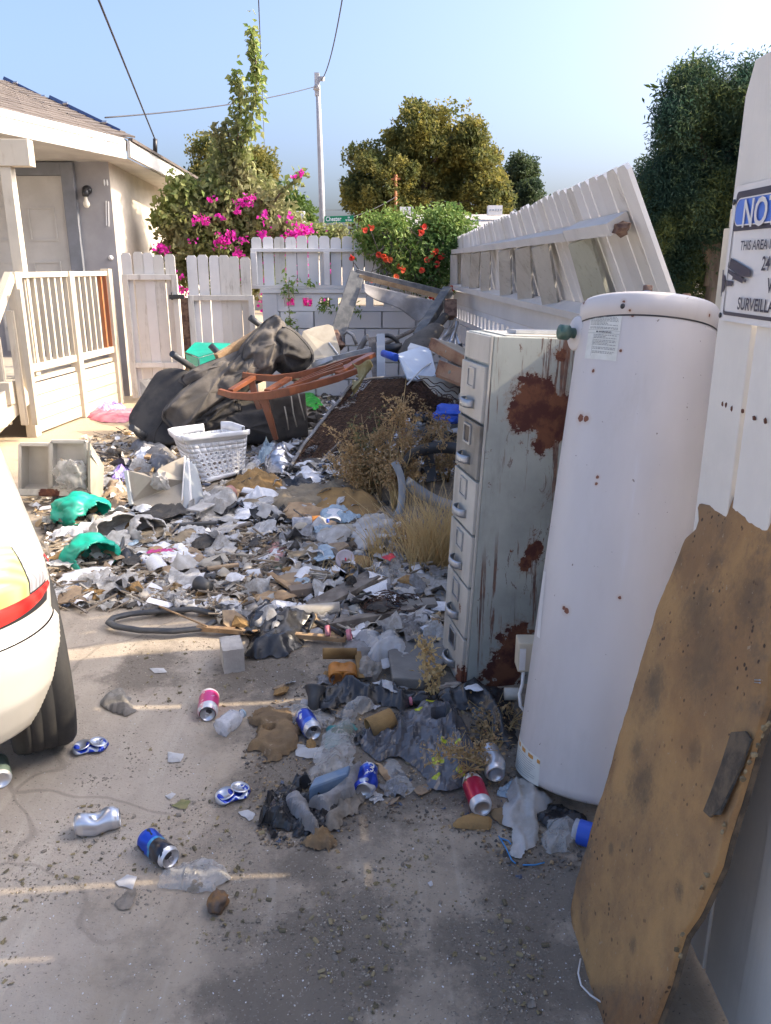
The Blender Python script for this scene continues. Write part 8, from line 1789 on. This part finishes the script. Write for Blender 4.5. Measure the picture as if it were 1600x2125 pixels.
for x in (558, 610, 640, 655): c = np.array(wp2(x, 628, 10.15)); P.append(c + NR.normal(size=(60, 3)) * np.array([.06, .05, .07]))
for x in (549, 590, 620, 640, 673, 500): c = np.array(wp2(x, 560, 10.2)); P.append(c + NR.normal(size=(40, 3)) * np.array([.05, .05, .2]))
leaves('flower_bracts', np.concatenate(P), .048, M['bract'], bgv, aspect=.9)
# trumpet vine
tv = root('trumpet_vine', 'green trumpet vine with orange red flowers hanging over the back fence corner', 'vine', at(860, 560, 10.2).to_tuple()[:2] + (ZC,))
B = []; s_ = 9.9 / F
for (x, y, r_, n) in ((790, 490, 40, 110), (860, 480, 42, 120), (920, 475, 40, 110), (830, 520, 40, 90), (900, 520, 42, 110), (960, 475, 25, 50), (768, 502, 20, 40), (880, 565, 35, 60), (915, 575, 28, 60), (845, 560, 30, 35), (820, 465, 24, 40), (925, 455, 22, 30)): B.append((wp2(x, y, 9.75 + jit(.2)), (r_ * s_, .22, r_ * s_ * .9), n))
leaves('foliage', np.concatenate([clumps(B, 13, .07), clumps([(wp2(598, 600, 9.75), (.05, .03, .22), 10), (wp2(605, 660, 9.7), (.05, .03, .2), 8), (wp2(690, 632, 9.7), (.18, .03, .06), 12), (wp2(625, 585, 9.75), (.12, .03, .03), 5), (wp2(735, 640, 9.7), (.05, .02, .06), 4)], 7, .03)]), .062, M['lf_vine'], tv, aspect=.42, droop=.6)
m = MB()
for k in range(16):
    a = at(rnd.uniform(760, 930), rnd.uniform(470, 520), 9.6); m.tube([a, a + Vector((jit(.3), -.1, -.25)), a + Vector((jit(.4), -.12, -.5 - .3 * rnd.random()))], [.006, .005, .003], 5)
m.tube([at(770, 530, 9.55), at(785, 525, 9.5), at(800, 510, 9.5)], .012, 6); m.tube([at(735, 545, 9.6), at(745, 560, 9.6), at(760, 585, 9.6)], .006, 5); m.tube([at(600, 575, 9.7), at(598, 620, 9.68), at(603, 680, 9.68)], .004, 5); m.build('stem', M['bark'], tv)
m = MB(); 
for (x, y) in ((771, 472), (757, 477), (801, 538), (810, 540), (730, 535), (880, 470), (873, 484), (874, 482), (905, 522), (900, 527), (893, 535), (915, 533), (885, 540), (907, 548), (919, 532), (829, 552), (836, 560), (822, 575), (875, 560), (906, 550), (932, 602), (928, 610), (903, 627), (895, 615), (734, 582), (772, 580), (938, 598), (797, 532), (786, 528)):
    c = at(x, y, 9.42 if y < 560 else 9.2) + Vector((0, jit(.06), 0)); d = Vector((jit(1), -1, jit(.8) - .2)).normalized(); q = Matrix.Translation(c) @ d.to_track_quat('Z', 'Y').to_matrix().to_4x4(); m.lathe([(.006, -.06), (.012, -.02), (.018, 0), (.036, .012)], 7, q)
m.build('trumpet_flowers', M['trumpet'], tv)
# dry weeds in the centre
def weed(label, base, tips, n_leaf, mat, w_=.05, name='dry_weed', leaf=.018, Yd=0, seedsz=0, cat='weed'):
    b = base; r = root(name, label, cat, b); m = MB(); P = []
    for t in tips:
        mid = b.lerp(t, .5) + Vector((jit(.05), jit(.05), .03)); m.tube([b, mid, t], [.005, .0035, .0015], 4)
        for k in range(12):
            f = .2 + .8 * rnd.random(); p = b.lerp(mid, f * 2) if f < .5 else mid.lerp(t, f * 2 - 1); e = p + Vector((jit(w_ * 2), jit(w_ * 2), rnd.uniform(0, w_ * 1.6))); m.tube([p, e], [.0018, .001], 3, caps=False)
            for _ in range(int(n_leaf * 1.5)): P.append(tuple(p.lerp(e, rnd.random()) + Vector((rnd.gauss(0, .012), rnd.gauss(0, .012), rnd.gauss(0, .012)))))
    m.build('stem', M['straw'] if mat != 'drygreen' else M['dry'], r); leaves('dry_leaves', np.array(P), leaf * 1.15, M[mat], r, aspect=.6); return r
def tp(l, Y): return [at(x, y, Y + jit(.15)) for x, y in l]
weed('tall brown dried weed in front of the wire springs', gg(815, 1060), tp([(843, 785), (835, 820), (815, 870), (860, 850), (790, 880), (905, 885), (870, 900), (840, 930), (800, 930), (900, 860), (850, 880), (780, 900), (825, 840), (885, 920), (925, 890), (840, 860), (808, 905), (865, 935)], 5.1), 15, 'dry', .07)
weed('bushy brown dried weed at the left foot of the tall one', gg(765, 1035), tp([(735, 900), (760, 880), (700, 930), (720, 960), (770, 920), (790, 950), (680, 950), (745, 940), (710, 900), (740, 980), (800, 970), (780, 990), (730, 925), (765, 960)], 5.2), 15, 'dry', .07)
weed('greenish dried weed between the springs and the brown weeds', gg(790, 1040), tp([(775, 850), (760, 905), (785, 900), (730, 890), (750, 860)], 5.35), 10, 'drygreen', .06)
weed('low brown weed thicket right of the stuffed sack', gg(860, 1150), tp([(840, 1080), (870, 1100), (820, 1095), (890, 1120), (850, 1120), (830, 1140), (900, 1150), (870, 1140), (810, 1130)], 4.2), 8, 'dry', .06)
weed('brown dried weed right of the bent metal bands', gg(930, 1000), tp([(925, 880), (910, 900), (940, 920), (900, 940), (935, 950), (915, 965)], 5.0), 9, 'dry', .05)
weed('thin tangled dry weed between spotted bag and water heater', gg(1030, 1560), tp([(1010, 1480), (1050, 1500), (990, 1520), (1040, 1530), (1000, 1560), (1060, 1470), (980, 1500), (1020, 1500), (1055, 1540)], 2.6), 7, 'dry', .045, leaf=.013)
weed('dry twig lying over the spotted bag by the red can', gg(1040, 1600), [gg(900, 1560, .13), gg(930, 1570, .12), gg(960, 1600, .10), gg(880, 1590, .10), gg(1000, 1560, .1)], 5, 'dry', .03, leaf=.012)
weed('single pale dry stalk in front of the cabinet foot', gg(902, 1470), [at(884, 1325, 2.62), at(888, 1350, 2.62)], 6, 'straw', .02, leaf=.02)
def tuft(label, c, n, hgt, spread, px=None):
    r = root('dry_grass', label, 'grass tuft', c); V = []; Fq = []; 
    for i in range(n):
        b = c + Vector((rnd.gauss(0, spread), rnd.gauss(0, spread * .6), 0)); h = hgt * rnd.uniform(.4, 1.1); lean = Vector((rnd.gauss(0, .32), rnd.gauss(0, .25), 1)).normalized(); s = Vector((-lean.y, lean.x, 0)).normalized() if i % 2 else Vector((1, 0, 0)); dr = Vector((jit(.3), jit(.3), -.25)); k = len(V); w_ = .0028
        for t in (0, .5, 1): p = b + lean * h * t + dr * h * t * t * .8; V += [tuple(p - s * w_ * (1 - t * .8)), tuple(p + s * w_ * (1 - t * .8))]
        Fq += [(k, k + 1, k + 3, k + 2), (k + 2, k + 3, k + 5, k + 4)]
    o = npmesh('blades', np.array(V), np.array(Fq), M['straw'], r); return r
tuft('thick straw coloured dry grass tuft against the filing cabinet', gg(905, 1175), 430, .55, .075)
tuft('sparse dry grass blades beside the strawed cup', gg(785, 1165), 60, .32, .03)
tuft('small straw tuft below the laundry basket end of the springs', gg(745, 1000), 60, .4, .06)
tuft('short dry grass right of the strawed cup', gg(750, 1195), 60, .14, .07)
